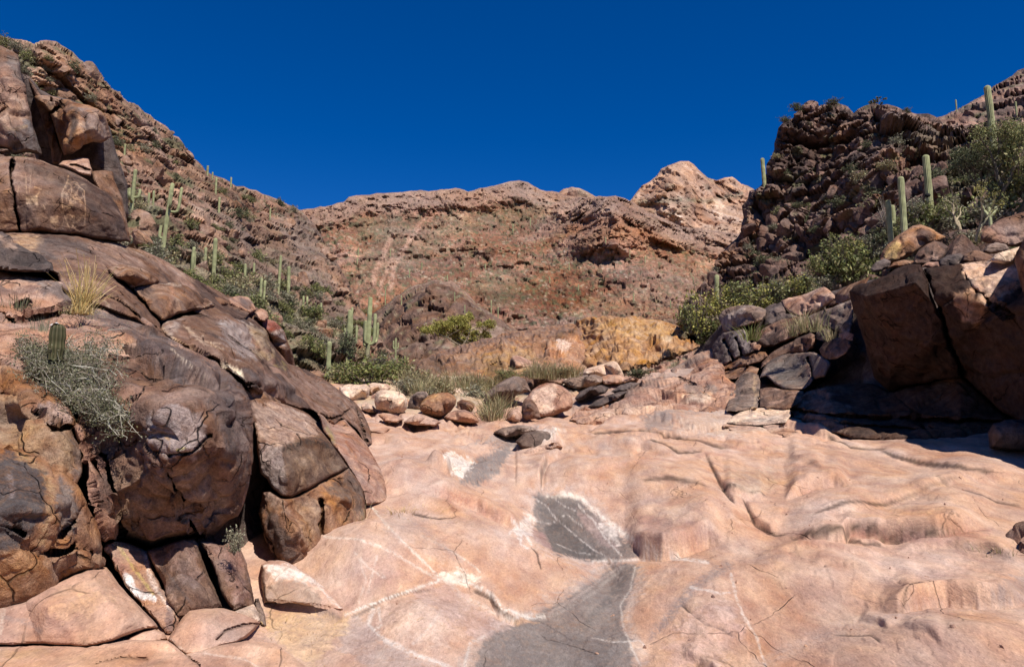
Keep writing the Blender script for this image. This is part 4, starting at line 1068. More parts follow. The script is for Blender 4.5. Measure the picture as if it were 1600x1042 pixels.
    # ---- the great dark boulder
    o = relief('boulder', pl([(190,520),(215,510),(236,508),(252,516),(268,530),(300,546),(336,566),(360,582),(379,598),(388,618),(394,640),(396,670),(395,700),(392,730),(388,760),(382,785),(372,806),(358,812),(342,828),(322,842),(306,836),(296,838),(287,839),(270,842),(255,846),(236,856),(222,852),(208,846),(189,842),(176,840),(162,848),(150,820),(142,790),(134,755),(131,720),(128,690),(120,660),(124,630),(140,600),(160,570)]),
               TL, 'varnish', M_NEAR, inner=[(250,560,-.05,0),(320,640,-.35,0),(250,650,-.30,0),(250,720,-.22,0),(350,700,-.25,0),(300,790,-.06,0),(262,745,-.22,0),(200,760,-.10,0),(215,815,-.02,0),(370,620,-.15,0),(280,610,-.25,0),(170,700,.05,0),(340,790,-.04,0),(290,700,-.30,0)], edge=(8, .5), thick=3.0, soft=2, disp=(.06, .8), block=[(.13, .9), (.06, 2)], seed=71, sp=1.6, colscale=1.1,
               cracks=[([(236,690),(250,715),(263,741),(276,765),(290,791),(300,812),(311,839)], 1.8, .20), ([(240,696),(262,712),(300,706),(330,680)], 1.5, .05),
                       ([(158,700),(170,740),(182,790),(190,840)], 2.5, .25), ([(150,720),(158,760),(170,800)], 3, .25), ([(240,540),(262,556)], 1.2, .08), ([(205,630),(215,625),(222,618)], 2, .1)],
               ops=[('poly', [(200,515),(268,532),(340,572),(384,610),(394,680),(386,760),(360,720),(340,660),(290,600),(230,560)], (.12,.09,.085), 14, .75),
                    ('poly', [(180,740),(270,740),(300,830),(240,850),(190,838)], (.30,.19,.125), 14, .75), ('poly', [(265,730),(330,720),(350,790),(320,835),(300,820)], (.27,.175,.12), 12, .7),
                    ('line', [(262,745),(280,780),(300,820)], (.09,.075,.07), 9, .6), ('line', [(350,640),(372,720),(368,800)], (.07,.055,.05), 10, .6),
                    ('poly', [(225,655),(265,630),(310,650),(325,685),(300,712),(262,712),(235,690)], (.38,.31,.285), 9, .75), ('line', [(250,668),(268,690),(262,706)], (.46,.27,.11), 4, .6), ('line', [(278,702),(290,700)], (.42,.36,.08), 3, .6),
                    ('line', [(268,545),(290,562),(310,580),(326,592)], (.50,.38,.28), 1.8, .8), ('line', [(272,552),(300,568)], (.50,.38,.28), 1.4, .7), ('poly', [(192,530),(210,528),(216,540),(200,544)], (.50,.31,.22), 3, .85),
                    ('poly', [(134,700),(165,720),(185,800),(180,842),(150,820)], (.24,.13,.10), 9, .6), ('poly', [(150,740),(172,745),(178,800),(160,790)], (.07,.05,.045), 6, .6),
                    ('poly', [(215,690),(240,700),(262,740),(250,750),(228,720)], (.30,.19,.15), 6, .5), ('poly', [(300,580),(330,600),(320,640),(290,620)], (.24,.145,.105), 12, .5)])
    thing(o, 'huge dark rounded boulder in the left foreground, right of the tangled bush', 'boulder')
    # pinkish splinters at its left
    o = relief('boulder', pl([(118,662),(128,668),(136,690),(142,710),(150,730),(166,748),(178,770),(182,800),(180,842),(162,848),(152,822),(146,790),(136,750),(132,715),(124,690)], -.1), TLo(-.1), 'pinkrock', M_NEAR, edge=(4, .4), thick=1.2, disp=(.05, 1.6), block=[(.10, 2.0)], seed=72, sp=1.4,
               ops=[('poly', [(150,735),(172,750),(176,800),(158,790)], (.08,.055,.05), 5, .7)])
    thing(o, 'reddish splintered strip along the left side of the huge dark boulder', 'rock splinter')
    # ---- left foreground faces
    o = relief('boulder', pl([(-140,555),(0,560),(30,574),(66,606),(90,625),(104,640),(118,662),(128,690),(128,712),(128,740),(116,760),(96,748),(60,730),(20,715),(-140,700)]),
               TL, 'orange', M_NEAR, inner=[(50,640,-.25,0),(90,690,-.3,0)], edge=(5, .35), thick=1.6, soft=2, disp=(.04, 1.0), block=[(.09, 1.1)], seed=73, sp=1.6,
               cracks=[([(0,614),(30,622),(52,640),(66,648),(74,668),(96,670),(118,662)], 1.8, .18), ([(66,648),(70,660),(78,676)], 1.5, .1)],
               ops=[('poly', [(0,620),(60,650),(120,680),(120,730),(60,720),(0,690)], (.34,.225,.14), 14, .7), ('poly', [(110,670),(128,680),(128,740),(118,750)], (.17,.13,.12), 6, .7), ('poly', [(50,640),(76,630),(112,640),(112,660),(76,664)], (.40,.29,.25), 6, .7),
                    ('poly', [(0,630),(20,640),(26,660),(0,660)], (.18,.14,.12), 8, .5)])
    thing(o, 'speckled orange-grey rock face below the tangled bush at the left edge', 'boulder')
    o = relief('boulder', pl([(-140,690),(0,704),(40,708),(70,718),(96,738),(112,752),(125,765),(134,785),(142,805),(150,828),(158,855),(165,882),(150,884),(135,888),(100,905),(70,922),(40,938),(0,948),(-140,950)], -.05),
               TLo(-.05), 'orange', M_NEAR, inner=[(40,800,-.5,0),(90,800,-.35,0),(30,880,-.35,0),(110,850,-.2,0),(-60,800,-.5,0)], edge=(7, .4), thick=1.8, soft=2, disp=(.05, .9), block=[(.07, 1.2)], seed=74, sp=1.6,
               cracks=[([(128,790),(118,812),(100,838)], 1.6, .14), ([(142,860),(138,880)], 2, .2), ([(60,870),(90,866),(112,858),(118,850)], 1.6, .1), ([(0,820),(20,826),(40,836)], 1.4, .08)],
               ops=[('poly', [(-120,700),(20,710),(60,735),(74,770),(66,810),(40,850),(0,865),(-120,870)], (.085,.07,.068), 12, .95), ('poly', [(92,745),(115,765),(122,790),(112,830),(95,835),(86,800)], (.13,.11,.105), 8, .8),
                    ('line', [(30,710),(62,730),(80,760),(76,810),(66,850)], (.42,.28,.16), 10, .6), ('poly', [(-120,870),(50,860),(70,880),(50,925),(-120,945)], (.42,.25,.15), 12, .7), ('poly', [(60,860),(110,850),(140,880),(90,900),(70,890)], (.30,.20,.15), 9, .6),
                    ('line', [(14,740),(20,755),(18,775)], (.35,.27,.25), 5, .5)])
    thing(o, 'dark bulging rock with an orange foot at the left edge of the frame', 'boulder')
    # sunlit tan slab
    o = relief('boulder', pl([(-140,945),(0,947),(40,938),(80,915),(135,889),(166,886),(180,905),(200,930),(222,952),(240,970),(247,980),(225,984),(200,993),(170,1004),(135,1012),(100,1010),(60,1008),(0,1009),(-140,1010)], -.1),
               TLo(-.1), 'slab', M_SLAB, inner=[(80,950,-.2,0),(160,930,-.15,0),(200,970,-.15,0)], edge=(6, .3), thick=1.2, soft=4, disp=(.03, 1.2), seed=75, sp=1.6,
               ops=[('poly', [(80,950),(150,925),(175,935),(140,955),(95,965)], (.54,.33,.20), 10, .7), ('line', [(8,965),(40,972),(60,985)], (.24,.18,.16), 8, .6), ('line', [(0,990),(5,950)], (.66,.54,.42), 5, .5)])
    thing(o, 'smooth sunlit tan slab with an orange stain, under the dark bulging rock', 'rock slab')
    o = relief('boulder', pl([(196,1000),(215,988),(240,982),(256,988),(262,998),(240,1004),(212,1008)], -.05), TLo(-.05), 'slab', M_SLAB, edge=(4, .15), thick=.5, disp=(.02, 2.5), seed=76, sp=1.5)
    thing(o, 'small wedge of pink rock between the orange-stained slab and the cracked corner slab', 'rock slab')
    # foreground floor slabs
    o = relief('rock_slab', [(-160,1010,4.85),(0,1010,4.95),(60,1009,5.0),(135,1013,5.0),(200,1000,5.15),(262,1000,5.2),(290,1022,5.15),(330,1010,5.3),(385,1000,5.5),(430,1005,5.7),(480,1042,5.5),(520,1120,4.9),(540,1200,4.2),(-160,1200,3.4)],
               5, 'slab', M_SLAB, edge=(4, .12), thick=1.2, soft=4, disp=(.04, 1.2), seed=77, sp=2.2, cracks=[([(290,1022),(310,1040),(330,1070)], 1.5, .05), ([(150,1040),(190,1028),(230,1030)], 2, .04)],
               ops=[('poly', [(-100,1012),(80,1014),(60,1026),(-100,1030)], (.42,.27,.17), 5, .6), ('line', [(320,1020),(380,1030),(420,1050)], (.66,.52,.42), 3, .6)])
    thing(o, 'flat pink slab along the bottom left corner of the frame', 'rock slab')
    o = relief('boulder', pl([(262,1000),(272,984),(285,965),(296,954),(320,950),(350,950),(372,956),(392,962),(407,972),(398,984),(385,996),(370,1005),(345,1010),(322,1024),(292,1024)], -.12), TLo(-.12), 'slab', M_SLAB, edge=(5, .18), thick=.7, soft=3, disp=(.02, 1.8), seed=78, sp=1.5, inner=[(320,975,-.2,0),(350,988,-.1,0)],
               cracks=[([(338,1000),(352,985),(380,975),(404,974)], 1.5, .06)], ops=[('poly', [(336,996),(352,982),(404,972),(386,994),(350,1006)], (.30,.19,.15), 3, .75), ('line', [(266,1000),(280,1012),(292,1022)], (.66,.55,.45), 4, .6)])
    thing(o, 'cracked corner slab of pink rock at the foot of the tilted reddish blocks', 'rock slab')
    # wedges under the great boulder
    o = relief('boulder', pl([(240,856),(262,850),(287,842),(303,842),(312,850),(318,870),(328,900),(340,925),(350,950),(330,952),(300,952),(284,962),(270,945),(258,925),(248,900),(236,880),(228,862)], .05), TLo(.05), 'varnish', M_NEAR, edge=(5, .3), thick=1.4, soft=3, disp=(.03, 1.6), seed=79, sp=1.4,
               inner=[(275,890,-.15,0),(300,930,-.12,0)], ops=[('line', [(236,862),(252,900),(275,950)], (.40,.25,.19), 6, .7), ('poly', [(260,860),(300,850),(316,900),(300,920),(270,890)], (.26,.17,.14), 8, .6), ('line', [(250,880),(280,920),(300,945)], (.12,.09,.085), 4, .5)])
    thing(o, 'tilted brown-grey wedge under the huge dark boulder, left one of two', 'rock wedge')
    o = relief('boulder', pl([(313,846),(330,846),(348,852),(362,846),(374,858),(384,880),(390,905),(395,935),(396,946),(380,950),(366,958),(350,930),(338,900),(326,870)], .0), TLo(.0), 'varnish', M_NEAR, edge=(5, .3), thick=1.4, soft=3, disp=(.03, 1.6), seed=80, sp=1.4,
               inner=[(360,890,-.18,0),(372,925,-.12,0)], cracks=[([(328,884),(334,896),(338,902)], 3, .3)], ops=[('poly', [(330,852),(370,855),(392,930),(370,940),(345,890)], (.31,.19,.155), 8, .65), ('line', [(316,850),(330,890),(350,935),(362,955)], (.58,.46,.30), 3.5, .8), ('line', [(366,935),(385,920)], (.46,.32,.25), 2.5, .6)])
    thing(o, 'tilted reddish wedge under the huge dark boulder, right one of two', 'rock wedge')
    o = relief('boulder', pl([(162,856),(178,846),(192,846),(212,852),(232,862),(242,890),(256,925),(272,952),(284,962),(276,980),(264,990),(250,978),(232,958),(214,938),(196,916),(182,890),(172,868)], .12), TLo(.12), 'pinkrock', M_NEAR, edge=(4, .2), thick=1.2, soft=2, disp=(.03, 1.8), block=[(.06, 2.5)], seed=81, sp=1.3,
               ops=[('poly', [(192,890),(206,900),(214,920),(238,930),(242,940),(226,938),(206,934),(196,915)], (.80,.74,.70), 3, .9), ('line', [(226,860),(232,890),(246,925),(268,955)], (.70,.56,.48), 6, .8), ('line', [(182,848),(200,875),(222,905),(240,930)], (.52,.40,.16), 4, .75),
                    ('poly', [(172,866),(186,872),(204,892),(190,898)], (.30,.15,.12), 4, .7), ('poly', [(258,950),(270,952),(268,990),(258,985)], (.20,.14,.13), 3, .7), ('line', [(206,912),(222,925),(236,928)], (.25,.22,.24), 2, .6)])
    thing(o, 'shattered strip with white calcite and yellow bands between the tan slab and the tilted wedges', 'rock strip')
    o = relief('boulder', pl([(364,956),(380,950),(396,944),(402,958),(407,972),(392,968),(376,962)], -.05), TLo(-.05), 'pale', M_NEAR, edge=(3, .12), thick=.4, disp=(.02, 2.5), seed=82, sp=1.3)
    thing(o, 'small pale chip of rock at the foot of the deep black gap', 'rock chip')
    o = relief('boulder', pl([(398,935),(404,934),(409,948),(413,965),(416,978),(409,976),(402,958)], .1), TLo(.1), 'grey', M_NEAR, edge=(2, .1), thick=.4, disp=(.02, 2.5), seed=83, sp=1.2)
    thing(o, 'thin grey sliver standing in the mouth of the deep black gap', 'rock chip')
    # ---- the block pair
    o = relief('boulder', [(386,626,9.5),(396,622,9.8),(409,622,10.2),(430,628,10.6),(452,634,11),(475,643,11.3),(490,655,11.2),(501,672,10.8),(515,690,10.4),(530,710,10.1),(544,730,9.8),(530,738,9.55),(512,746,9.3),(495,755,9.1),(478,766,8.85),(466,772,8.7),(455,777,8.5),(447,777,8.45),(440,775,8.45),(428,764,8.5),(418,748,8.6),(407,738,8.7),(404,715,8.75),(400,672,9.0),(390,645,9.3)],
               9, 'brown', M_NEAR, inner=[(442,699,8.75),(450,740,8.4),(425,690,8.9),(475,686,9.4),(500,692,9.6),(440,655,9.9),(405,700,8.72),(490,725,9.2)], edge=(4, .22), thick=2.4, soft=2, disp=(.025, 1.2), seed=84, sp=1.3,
               ops=[('poly', [(390,626),(430,628),(480,648),(500,676),(478,684),(445,698),(415,690),(402,670)], (.40,.265,.20), 6, .9), ('poly', [(405,690),(440,700),(450,745),(446,775),(420,750),(407,735)], (.33,.25,.22), 5, .85),
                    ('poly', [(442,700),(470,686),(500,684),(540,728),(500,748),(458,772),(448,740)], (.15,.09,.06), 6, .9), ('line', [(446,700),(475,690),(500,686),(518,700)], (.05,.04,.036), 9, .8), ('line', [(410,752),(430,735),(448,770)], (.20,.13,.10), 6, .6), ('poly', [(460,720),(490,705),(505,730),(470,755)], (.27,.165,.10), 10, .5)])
    thing(o, 'large split block with a pale sunlit top and blackened right face, beside the deep gap', 'boulder')
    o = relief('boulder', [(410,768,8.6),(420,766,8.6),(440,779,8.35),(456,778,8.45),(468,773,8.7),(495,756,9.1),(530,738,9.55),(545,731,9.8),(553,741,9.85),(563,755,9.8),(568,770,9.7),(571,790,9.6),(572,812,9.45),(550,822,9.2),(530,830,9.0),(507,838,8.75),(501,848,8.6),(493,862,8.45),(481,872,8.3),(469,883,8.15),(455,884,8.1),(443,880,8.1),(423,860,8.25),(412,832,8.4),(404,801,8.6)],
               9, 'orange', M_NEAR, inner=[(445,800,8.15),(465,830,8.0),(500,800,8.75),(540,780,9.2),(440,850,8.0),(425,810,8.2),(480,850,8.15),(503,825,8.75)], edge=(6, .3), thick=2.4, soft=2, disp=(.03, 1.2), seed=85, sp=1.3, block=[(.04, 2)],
               cracks=[([(502,780),(504,810),(503,836)], 2.0, .12), ([(404,800),(415,830),(428,850),(432,868)], 2, .12)],
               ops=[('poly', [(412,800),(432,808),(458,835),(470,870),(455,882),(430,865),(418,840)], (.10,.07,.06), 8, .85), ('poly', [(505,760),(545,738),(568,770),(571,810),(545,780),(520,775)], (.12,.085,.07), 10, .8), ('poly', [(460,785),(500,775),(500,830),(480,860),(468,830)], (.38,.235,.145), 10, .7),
                    ('poly', [(510,800),(560,805),(530,828),(508,832)], (.42,.235,.14), 8, .6), ('poly', [(412,772),(440,782),(450,800),(420,795)], (.36,.24,.18), 6, .6)])
    thing(o, 'lower split block with orange-brown and black flanks, resting on the pink floor', 'boulder')
    o = relief('boulder', [(495,643,12.2),(506,650,12.4),(514,660,12.6),(522,664,12.8),(530,658,13.1),(538,656,13.4),(550,668,13.3),(560,680,13.1),(570,692,12.8),(578,704,12.4),(586,717,12),(594,732,11.5),(600,750,11.1),(604,770,10.8),(606,782,10.6),(596,787,10.4),(584,788,10.2),(571,790,10.0),(566,770,10.1),(552,742,10.3),(538,720,10.6),(520,695,11.1),(505,672,11.7)],
               11, 'pinkrock', M_NEAR, inner=[(545,690,11.8),(575,745,10.6),(590,770,10.45)], edge=(4, .3), thick=1.8, soft=3, disp=(.03, 1.1), seed=86, sp=1.4,
               ops=[('poly', [(505,652),(530,668),(560,700),(592,740),(600,780),(575,786),(555,740),(525,695)], (.34,.19,.145), 8, .7), ('line', [(524,672),(545,700),(560,740),(572,780)], (.44,.27,.2), 5, .5), ('poly', [(500,650),(516,662),(522,690),(508,670)], (.30,.22,.17), 6, .7), ('line', [(510,668),(522,690)], (.42,.33,.1), 4, .5), ('line', [(540,690),(556,712)], (.42,.16,.06), 4, .5)])
    thing(o, 'leaning pinkish slab behind the split blocks, its foot on the pink floor', 'rock slab')
    o = relief('boulder', [(386,606,9.9),(396,604,10.2),(410,612,10.7),(426,620,11.2),(440,628,11.6),(428,632,11),(409,624,10.4),(392,622,9.9)], 10, 'brown', M_NEAR, edge=(3, .2), thick=.8, disp=(.03, 2), seed=87, sp=1.2)
    thing(o, 'narrow brown chock stone filling the slot above the split block', 'rock chip')
    # low ledges right of the ridge
    o = relief('boulder', [(572,668,19.5),(590,672,20),(610,680,20),(640,690,19),(662,700,18),(676,708,17.3),(690,716,16.6),(698,730,15.8),(705,744,15.1),(700,750,14.8),(686,748,14.6),(670,742,14.8),(650,738,15),(620,730,15.5),(596,728,15.5),(580,712,16.5),(574,690,17.8)], 17, 'slab', M_SLAB, inner=[(620,700,17.2),(660,715,15.9),(684,732,15.1)], edge=(5, .35), thick=1.6, soft=3, disp=(.05, .9), block=[(.08, 1.0)], seed=88, sp=1.4,
               ops=[('poly', [(664,704),(690,714),(702,742),(686,746),(672,728)], (.26,.17,.14), 4, .85), ('poly', [(580,690),(650,700),(660,715),(600,715)], (.42,.28,.21), 8, .6)])  # shade of the end wall darkened into its colour
    thing(o, 'low pink ledge with a fluted end wall painted in shade beside the white chute', 'rock ledge')
    o = relief('boulder', [(408,882,7.5),(420,876,7.6),(440,876,7.7),(460,884,7.7),(480,895,7.6),(500,906,7.5),(515,920,7.3),(530,938,7.1),(540,953,6.95),(520,954,6.9),(490,948,6.9),(450,944,6.9),(412,942,6.9),(408,910,7.2)], 7.2, 'slab', M_SLAB, inner=[(450,905,7.15),(490,920,7.1),(430,900,7.2)], edge=(5, .2), thick=1, soft=3, disp=(.02, 1.8), block=[(.04, 2.4)], seed=89, sp=1.3,
               ops=[('poly', [(412,885),(450,880),(480,898),(505,915),(460,908),(430,905)], (.68,.58,.49), 6, .8), ('poly', [(412,920),(440,905),(475,912),(500,925),(500,945),(415,940)], (.24,.17,.13), 6, .7), ('line', [(500,915),(520,940),(536,952)], (.70,.6,.52), 4, .6)])
    thing(o, 'low white-topped ledge in the angle below the split blocks', 'rock ledge')
    # upstream steps on the left: between ridge and ledges
    for k, (pts, d, lab, pal_) in enumerate([
        ([(476,690),(500,680),(530,684),(548,700),(560,712),(530,716),(495,716)], 15.5, 'flat grey-brown step at the right foot of the left ridge', 'grey'),
        ([(560,650),(585,655),(610,668),(600,680),(575,675)], 22.5, 'low pink hump where the left ridge meets the floor, behind the fluted ledge', 'slab')]):
        o = relief('boulder', pts, lambda a, b, d=d: G(a, b) - .1, pal_, M_SLAB, edge=(5, .3), thick=.8, disp=(.03, 1), seed=120 + k, sp=1.4, bulge=.4)
        thing(o, lab, 'rock slab')

def rockD(outline, dtop, dbot):
    ys = [p[1] for p in outline]; a, b = min(ys), max(ys)
    return [(x, y, dtop + (dbot - dtop) * (y - a) / (b - a)) for x, y in outline]

def center_boulder(outline, label, pal='brown', mat=None, seed=1, cat='boulder', dd=0.0, bulge=.55, facets=4, tilt=.06, blk=None, soft=2, ops=(), **kw):
    ys = [p[1] for p in outline]; xs = [p[0] for p in outline]
    yb = max(ys); xc = sum(xs) / len(xs)
    base = GD(xc, yb) + dd
    w_ = (max(xs) - min(xs)) / FPX * base
    pts = [(x, y, base + tilt * base * (yb - y) / (yb - min(ys) + 1e-6) * .5) for x, y in outline]
    o = relief('boulder', pts, base, pal, mat or M_MIDR, facets=facets, famp=w_ * bulge, edge=(max(3, (yb - min(ys)) * .18), w_ * .22), thick=w_ * .7, soft=soft,
               disp=(w_ * .03, 1.6 / w_), block=blk if blk is not None else [(w_ * .06, 2.5 / w_)], seed=seed, sp=1.1, rough=.6, ops=ops, colscale=1.2 / w_)
    return thing(o, label, cat)

def build_center():
    C = center_boulder
    C([(530,604),(545,600),(560,601),(572,600),(578,606),(577,616),(574,626),(560,630),(540,630),(530,620)], 'flat cream boulder at the left end of the boulder row', 'pale', seed=201)
    C([(574,606),(576,600),(583,598),(595,599),(606,600),(611,606),(606,611),(596,611),(588,612),(584,624),(577,628),(574,620)], 'cream boulder with a shade-painted undercut, tucked behind the round white one', 'pale', seed=202, dd=.8, ops=[('poly', [(576,616),(590,612),(586,630),(574,628)], (.16,.11,.09), 3, .8)])  # shadow under the overhanging rim painted dark
    C([(585,628),(586,618),(589,612),(595,609),(602,608),(612,610),(623,612),(631,616),(636,623),(637,630),(636,638),(630,645),(623,649),(617,649),(611,647),(604,643),(594,641),(588,639)], 'round cream-white boulder in the middle of the row', 'pale', seed=203, facets=5, bulge=.5, blk=[])
    C([(565,632),(573,629),(582,633),(588,639),(591,643),(585,645),(575,644),(566,640)], 'small pale rock lying before the cream boulders at the left', 'pale', seed=204, facets=1)
    C([(590,648),(598,645),(610,646),(622,650),(632,655),(620,660),(600,658)], 'low pale slab under the round cream-white boulder', 'pinkrock', seed=205, facets=1, bulge=.3)
    C([(638,639),(638,628),(643,618),(652,612),(660,611),(667,612),(670,620),(668,630),(662,640),(654,644),(645,643)], 'grey-brown boulder half hidden behind the brown egg-shaped one', 'grey', seed=206, dd=.6, facets=3)
    C([(656,640),(657,632),(661,626),(668,619),(678,615),(690,613),(701,613),(708,617),(713,624),(712,632),(706,641),(698,648),(690,652),(676,651),(662,647)], 'brown egg-shaped boulder perched over a black hollow', 'orange', seed=207, facets=5, bulge=.45, dd=-.3)
    C([(630,660),(640,652),(654,646),(668,650),(680,655),(690,660),(680,665),(650,664)], 'pink base rock beneath the egg-shaped boulder', 'slab', seed=208, facets=1, bulge=.2)
    C([(693,652),(700,645),(712,641),(726,640),(738,645),(746,652),(748,660),(735,662),(715,659),(702,656)], 'low rounded pink rock right of the egg-shaped boulder', 'pinkrock', seed=209, facets=2, blk=[])
    C([(714,628),(722,624),(734,626),(742,631),(745,638),(738,644),(724,641),(714,640)], 'small dark brown rock behind the low rounded pink one', 'brown', seed=210, facets=3, dd=.7)
    C([(706,610),(712,605),(720,606),(726,612),(720,618),(710,617)], 'small white rock in the grass above the boulder row', 'pale', seed=211, facets=1, dd=-.3)
    C([(796,570),(797,562),(801,556),(808,555),(815,557),(826,562),(837,568),(843,576),(845,582),(838,586),(828,586),(820,590),(808,588),(798,586)], 'upright boulder with its left side painted in shade, standing highest in the middle', 'pinkrock', seed=212, facets=4, dd=-.3, ops=[('poly', [(796,566),(802,558),(808,575),(812,590),(798,588)], (.05,.036,.032), 2.5, .9)])  # shade of the left side painted on as near-black
    C([(905,584),(914,577),(926,573),(942,569),(958,564),(964,566),(968,572),(972,580),(975,588),(960,590),(930,590),(908,590)], 'pale pink pyramid-shaped rock in front of the yellow bank', 'pale', seed=213, facets=3, dd=-.3, blk=[])
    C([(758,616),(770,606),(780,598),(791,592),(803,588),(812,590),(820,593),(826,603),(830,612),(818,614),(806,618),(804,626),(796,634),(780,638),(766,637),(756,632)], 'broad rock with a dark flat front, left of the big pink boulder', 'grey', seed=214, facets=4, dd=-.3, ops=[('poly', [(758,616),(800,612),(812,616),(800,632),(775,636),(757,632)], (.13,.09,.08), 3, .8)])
    C([(820,600),(830,590),(846,584),(860,588),(880,590),(884,596),(876,602),(855,599),(836,604),(828,612)], 'dark-edged slab resting behind the big pink boulder', 'varnish', seed=215, facets=3, dd=-.3)
    C([(817,636),(822,622),(832,609),(842,602),(855,598),(866,599),(878,603),(888,610),(893,618),(895,628),(894,636),(886,642),(868,648),(856,652),(846,653),(838,650),(828,648)], 'big angular pink boulder, largest in the middle', 'pinkrock', seed=216, facets=0, dd=0, blk=[(.05, 1.2)], ops=[('poly', [(830,612),(855,600),(868,602),(866,640),(850,652),(840,640),(832,626)], (.56,.38,.28), 4, .8)])
    C([(815,645),(815,634),(819,624),(824,620),(830,623),(838,632),(842,642),(845,652),(832,655),(822,656),(817,652)], 'dark brown chunk leaning on the left of the big pink boulder', 'varnish', seed=217, facets=2, dd=-.5)
    C([(792,656),(793,645),(799,639),(808,638),(814,641),(816,652),(812,658),(802,660)], 'small pink cube-like rock left of the dark leaning chunk', 'pinkrock', seed=218, facets=2, dd=-.2)
    C([(780,636),(790,632),(806,631),(812,634),(804,638),(788,640)], 'thin dark flake lying left of the leaning chunk', 'varnish', seed=219, facets=1, dd=.6)
    C([(878,596),(892,590),(912,586),(930,585),(945,590),(942,598),(925,604),(905,608),(888,606)], 'dark layered rock below the pyramid-shaped one', 'grey', seed=220, facets=4, dd=-.3)
    C([(935,590),(950,586),(970,586),(985,588),(1000,590),(995,598),(970,600),(945,600)], 'flat pale ledge to the right of the pyramid-shaped rock', 'pinkrock', seed=221, facets=3, dd=-.3)
    C([(898,622),(906,612),(922,604),(940,602),(952,606),(946,614),(930,620),(912,626),(902,628)], 'blackish tilted slab right of the big pink boulder, upper one', 'dark', seed=222, facets=4, dd=-.3)
    C([(918,636),(930,626),(948,618),(968,612),(985,610),(975,620),(955,630),(935,638)], 'blackish tilted slab right of the big pink boulder, lower one', 'dark', seed=223, facets=3, dd=.6)
    C([(955,612),(968,602),(985,597),(1000,598),(990,608),(972,616)], 'curled dark ledge between the layered rocks and the right slope', 'dark', seed=224, facets=3, dd=-.3)
    C([(805,690),(820,676),(840,672),(855,674),(868,683),(880,694),(868,700),(840,703),(815,700)], 'smooth grey water-worn dome in the stream bed', 'grey', seed=225, facets=0, blk=[], bulge=.4, cat='rock dome')
    C([(770,676),(785,668),(810,664),(830,666),(838,672),(820,678),(790,682)], 'low grey step in the stream bed above the water-worn dome', 'grey', seed=226, facets=2)
    C([(808,712),(825,702),(850,696),(872,690),(880,698),(862,706),(840,712),(820,716)], 'pinkish flat lip of rock below the water-worn dome', 'slab', seed=227, facets=2, bulge=.3)
    # little yellow bank: two masses
    o = relief('rock_bank', [(648,592,33),(652,574,36),(660,562,39),(676,553,55),(688,547,56),(708,543,56),(730,537,57),(750,531,57),(780,524,58),(812,517,58),(845,513,59),(875,509,60),(892,507,60),(906,506,60),(925,512,60),(932,530,56),(930,552,50),(920,574,39),(906,588,35),(880,592,34),(844,596,34),(797,598,33),(756,602,32),(720,606,32),(690,606,32),(660,604,32)],
               50, 'orange', M_CONG, inner=[(720,565,41),(790,552,41),(860,540,43),(700,585,36)], edge=(6, 1.5), thick=8, soft=3, disp=(.5, .45), block=[(.5, .6), (.22, 1.8)], seed=230, sp=1.4, rough=2,
               cracks=[([(676,562),(690,572)], 5, 1.5), ([(765,580),(780,572)], 6, 1.5), ([(845,540),(870,528),(895,520)], 3, .8)],
               ops=[('line', [(655,570),(690,552),(750,536),(812,522),(880,514),(905,516)], (.17,.11,.09), 9, .85), ('poly', [(730,560),(800,545),(840,550),(830,585),(760,590)], (.38,.225,.10), 9, .6), ('poly', [(850,535),(900,525),(925,545),(910,575),(860,575)], (.42,.215,.125), 8, .7),
                    ('poly', [(866,532),(890,530),(892,545),(874,548)], (.66,.48,.38), 4, .8), ('poly', [(680,570),(740,556),(760,570),(720,590),(690,590)], (.20,.115,.075), 9, .7), ('poly', [(660,560),(690,560),(690,590),(660,595)], (.15,.09,.06), 10, .8)])
    thing(o, 'low brown and ochre bank with a dark crust, behind the boulder row', 'rock bank')
    o = relief('rock_bank', [(900,500,60),(925,496,58),(944,494,57),(965,495,55),(1000,497,55),(1031,500,54),(1055,508,53),(1084,520,51),(1098,527,50),(1109,534,44),(1095,542,42),(1075,550,40.5),(1055,558,39),(1031,566,38),(1010,572,37),(987,578,36),(970,582,35),(950,580,36),(930,578,37),(905,570,50),(898,530,56)],
               50, 'yellow', M_CONG, inner=[(960,530,45),(1020,530,45),(970,555,39),(1040,545,40)], edge=(6, 1.2), thick=9, soft=3, disp=(.30, .6), block=[(.45, .8), (.30, 2.0)], seed=231, sp=1.3, rough=1.5,
               ops=[('poly', [(930,500),(1030,503),(1080,522),(1020,528),(940,522)], (.46,.275,.125), 8, .6), ('poly', [(1035,528),(1050,527),(1052,533),(1038,534)], (.66,.5,.32), 2, .7), ('line', [(1100,540),(1060,556),(1010,570),(975,574)], (.30,.15,.08), 5, .8)])  # strip along the foot painted dark for the overhang's shade
    thing(o, 'bright yellow-ochre conglomerate mound with overhang shade painted along its foot', 'rock mound')

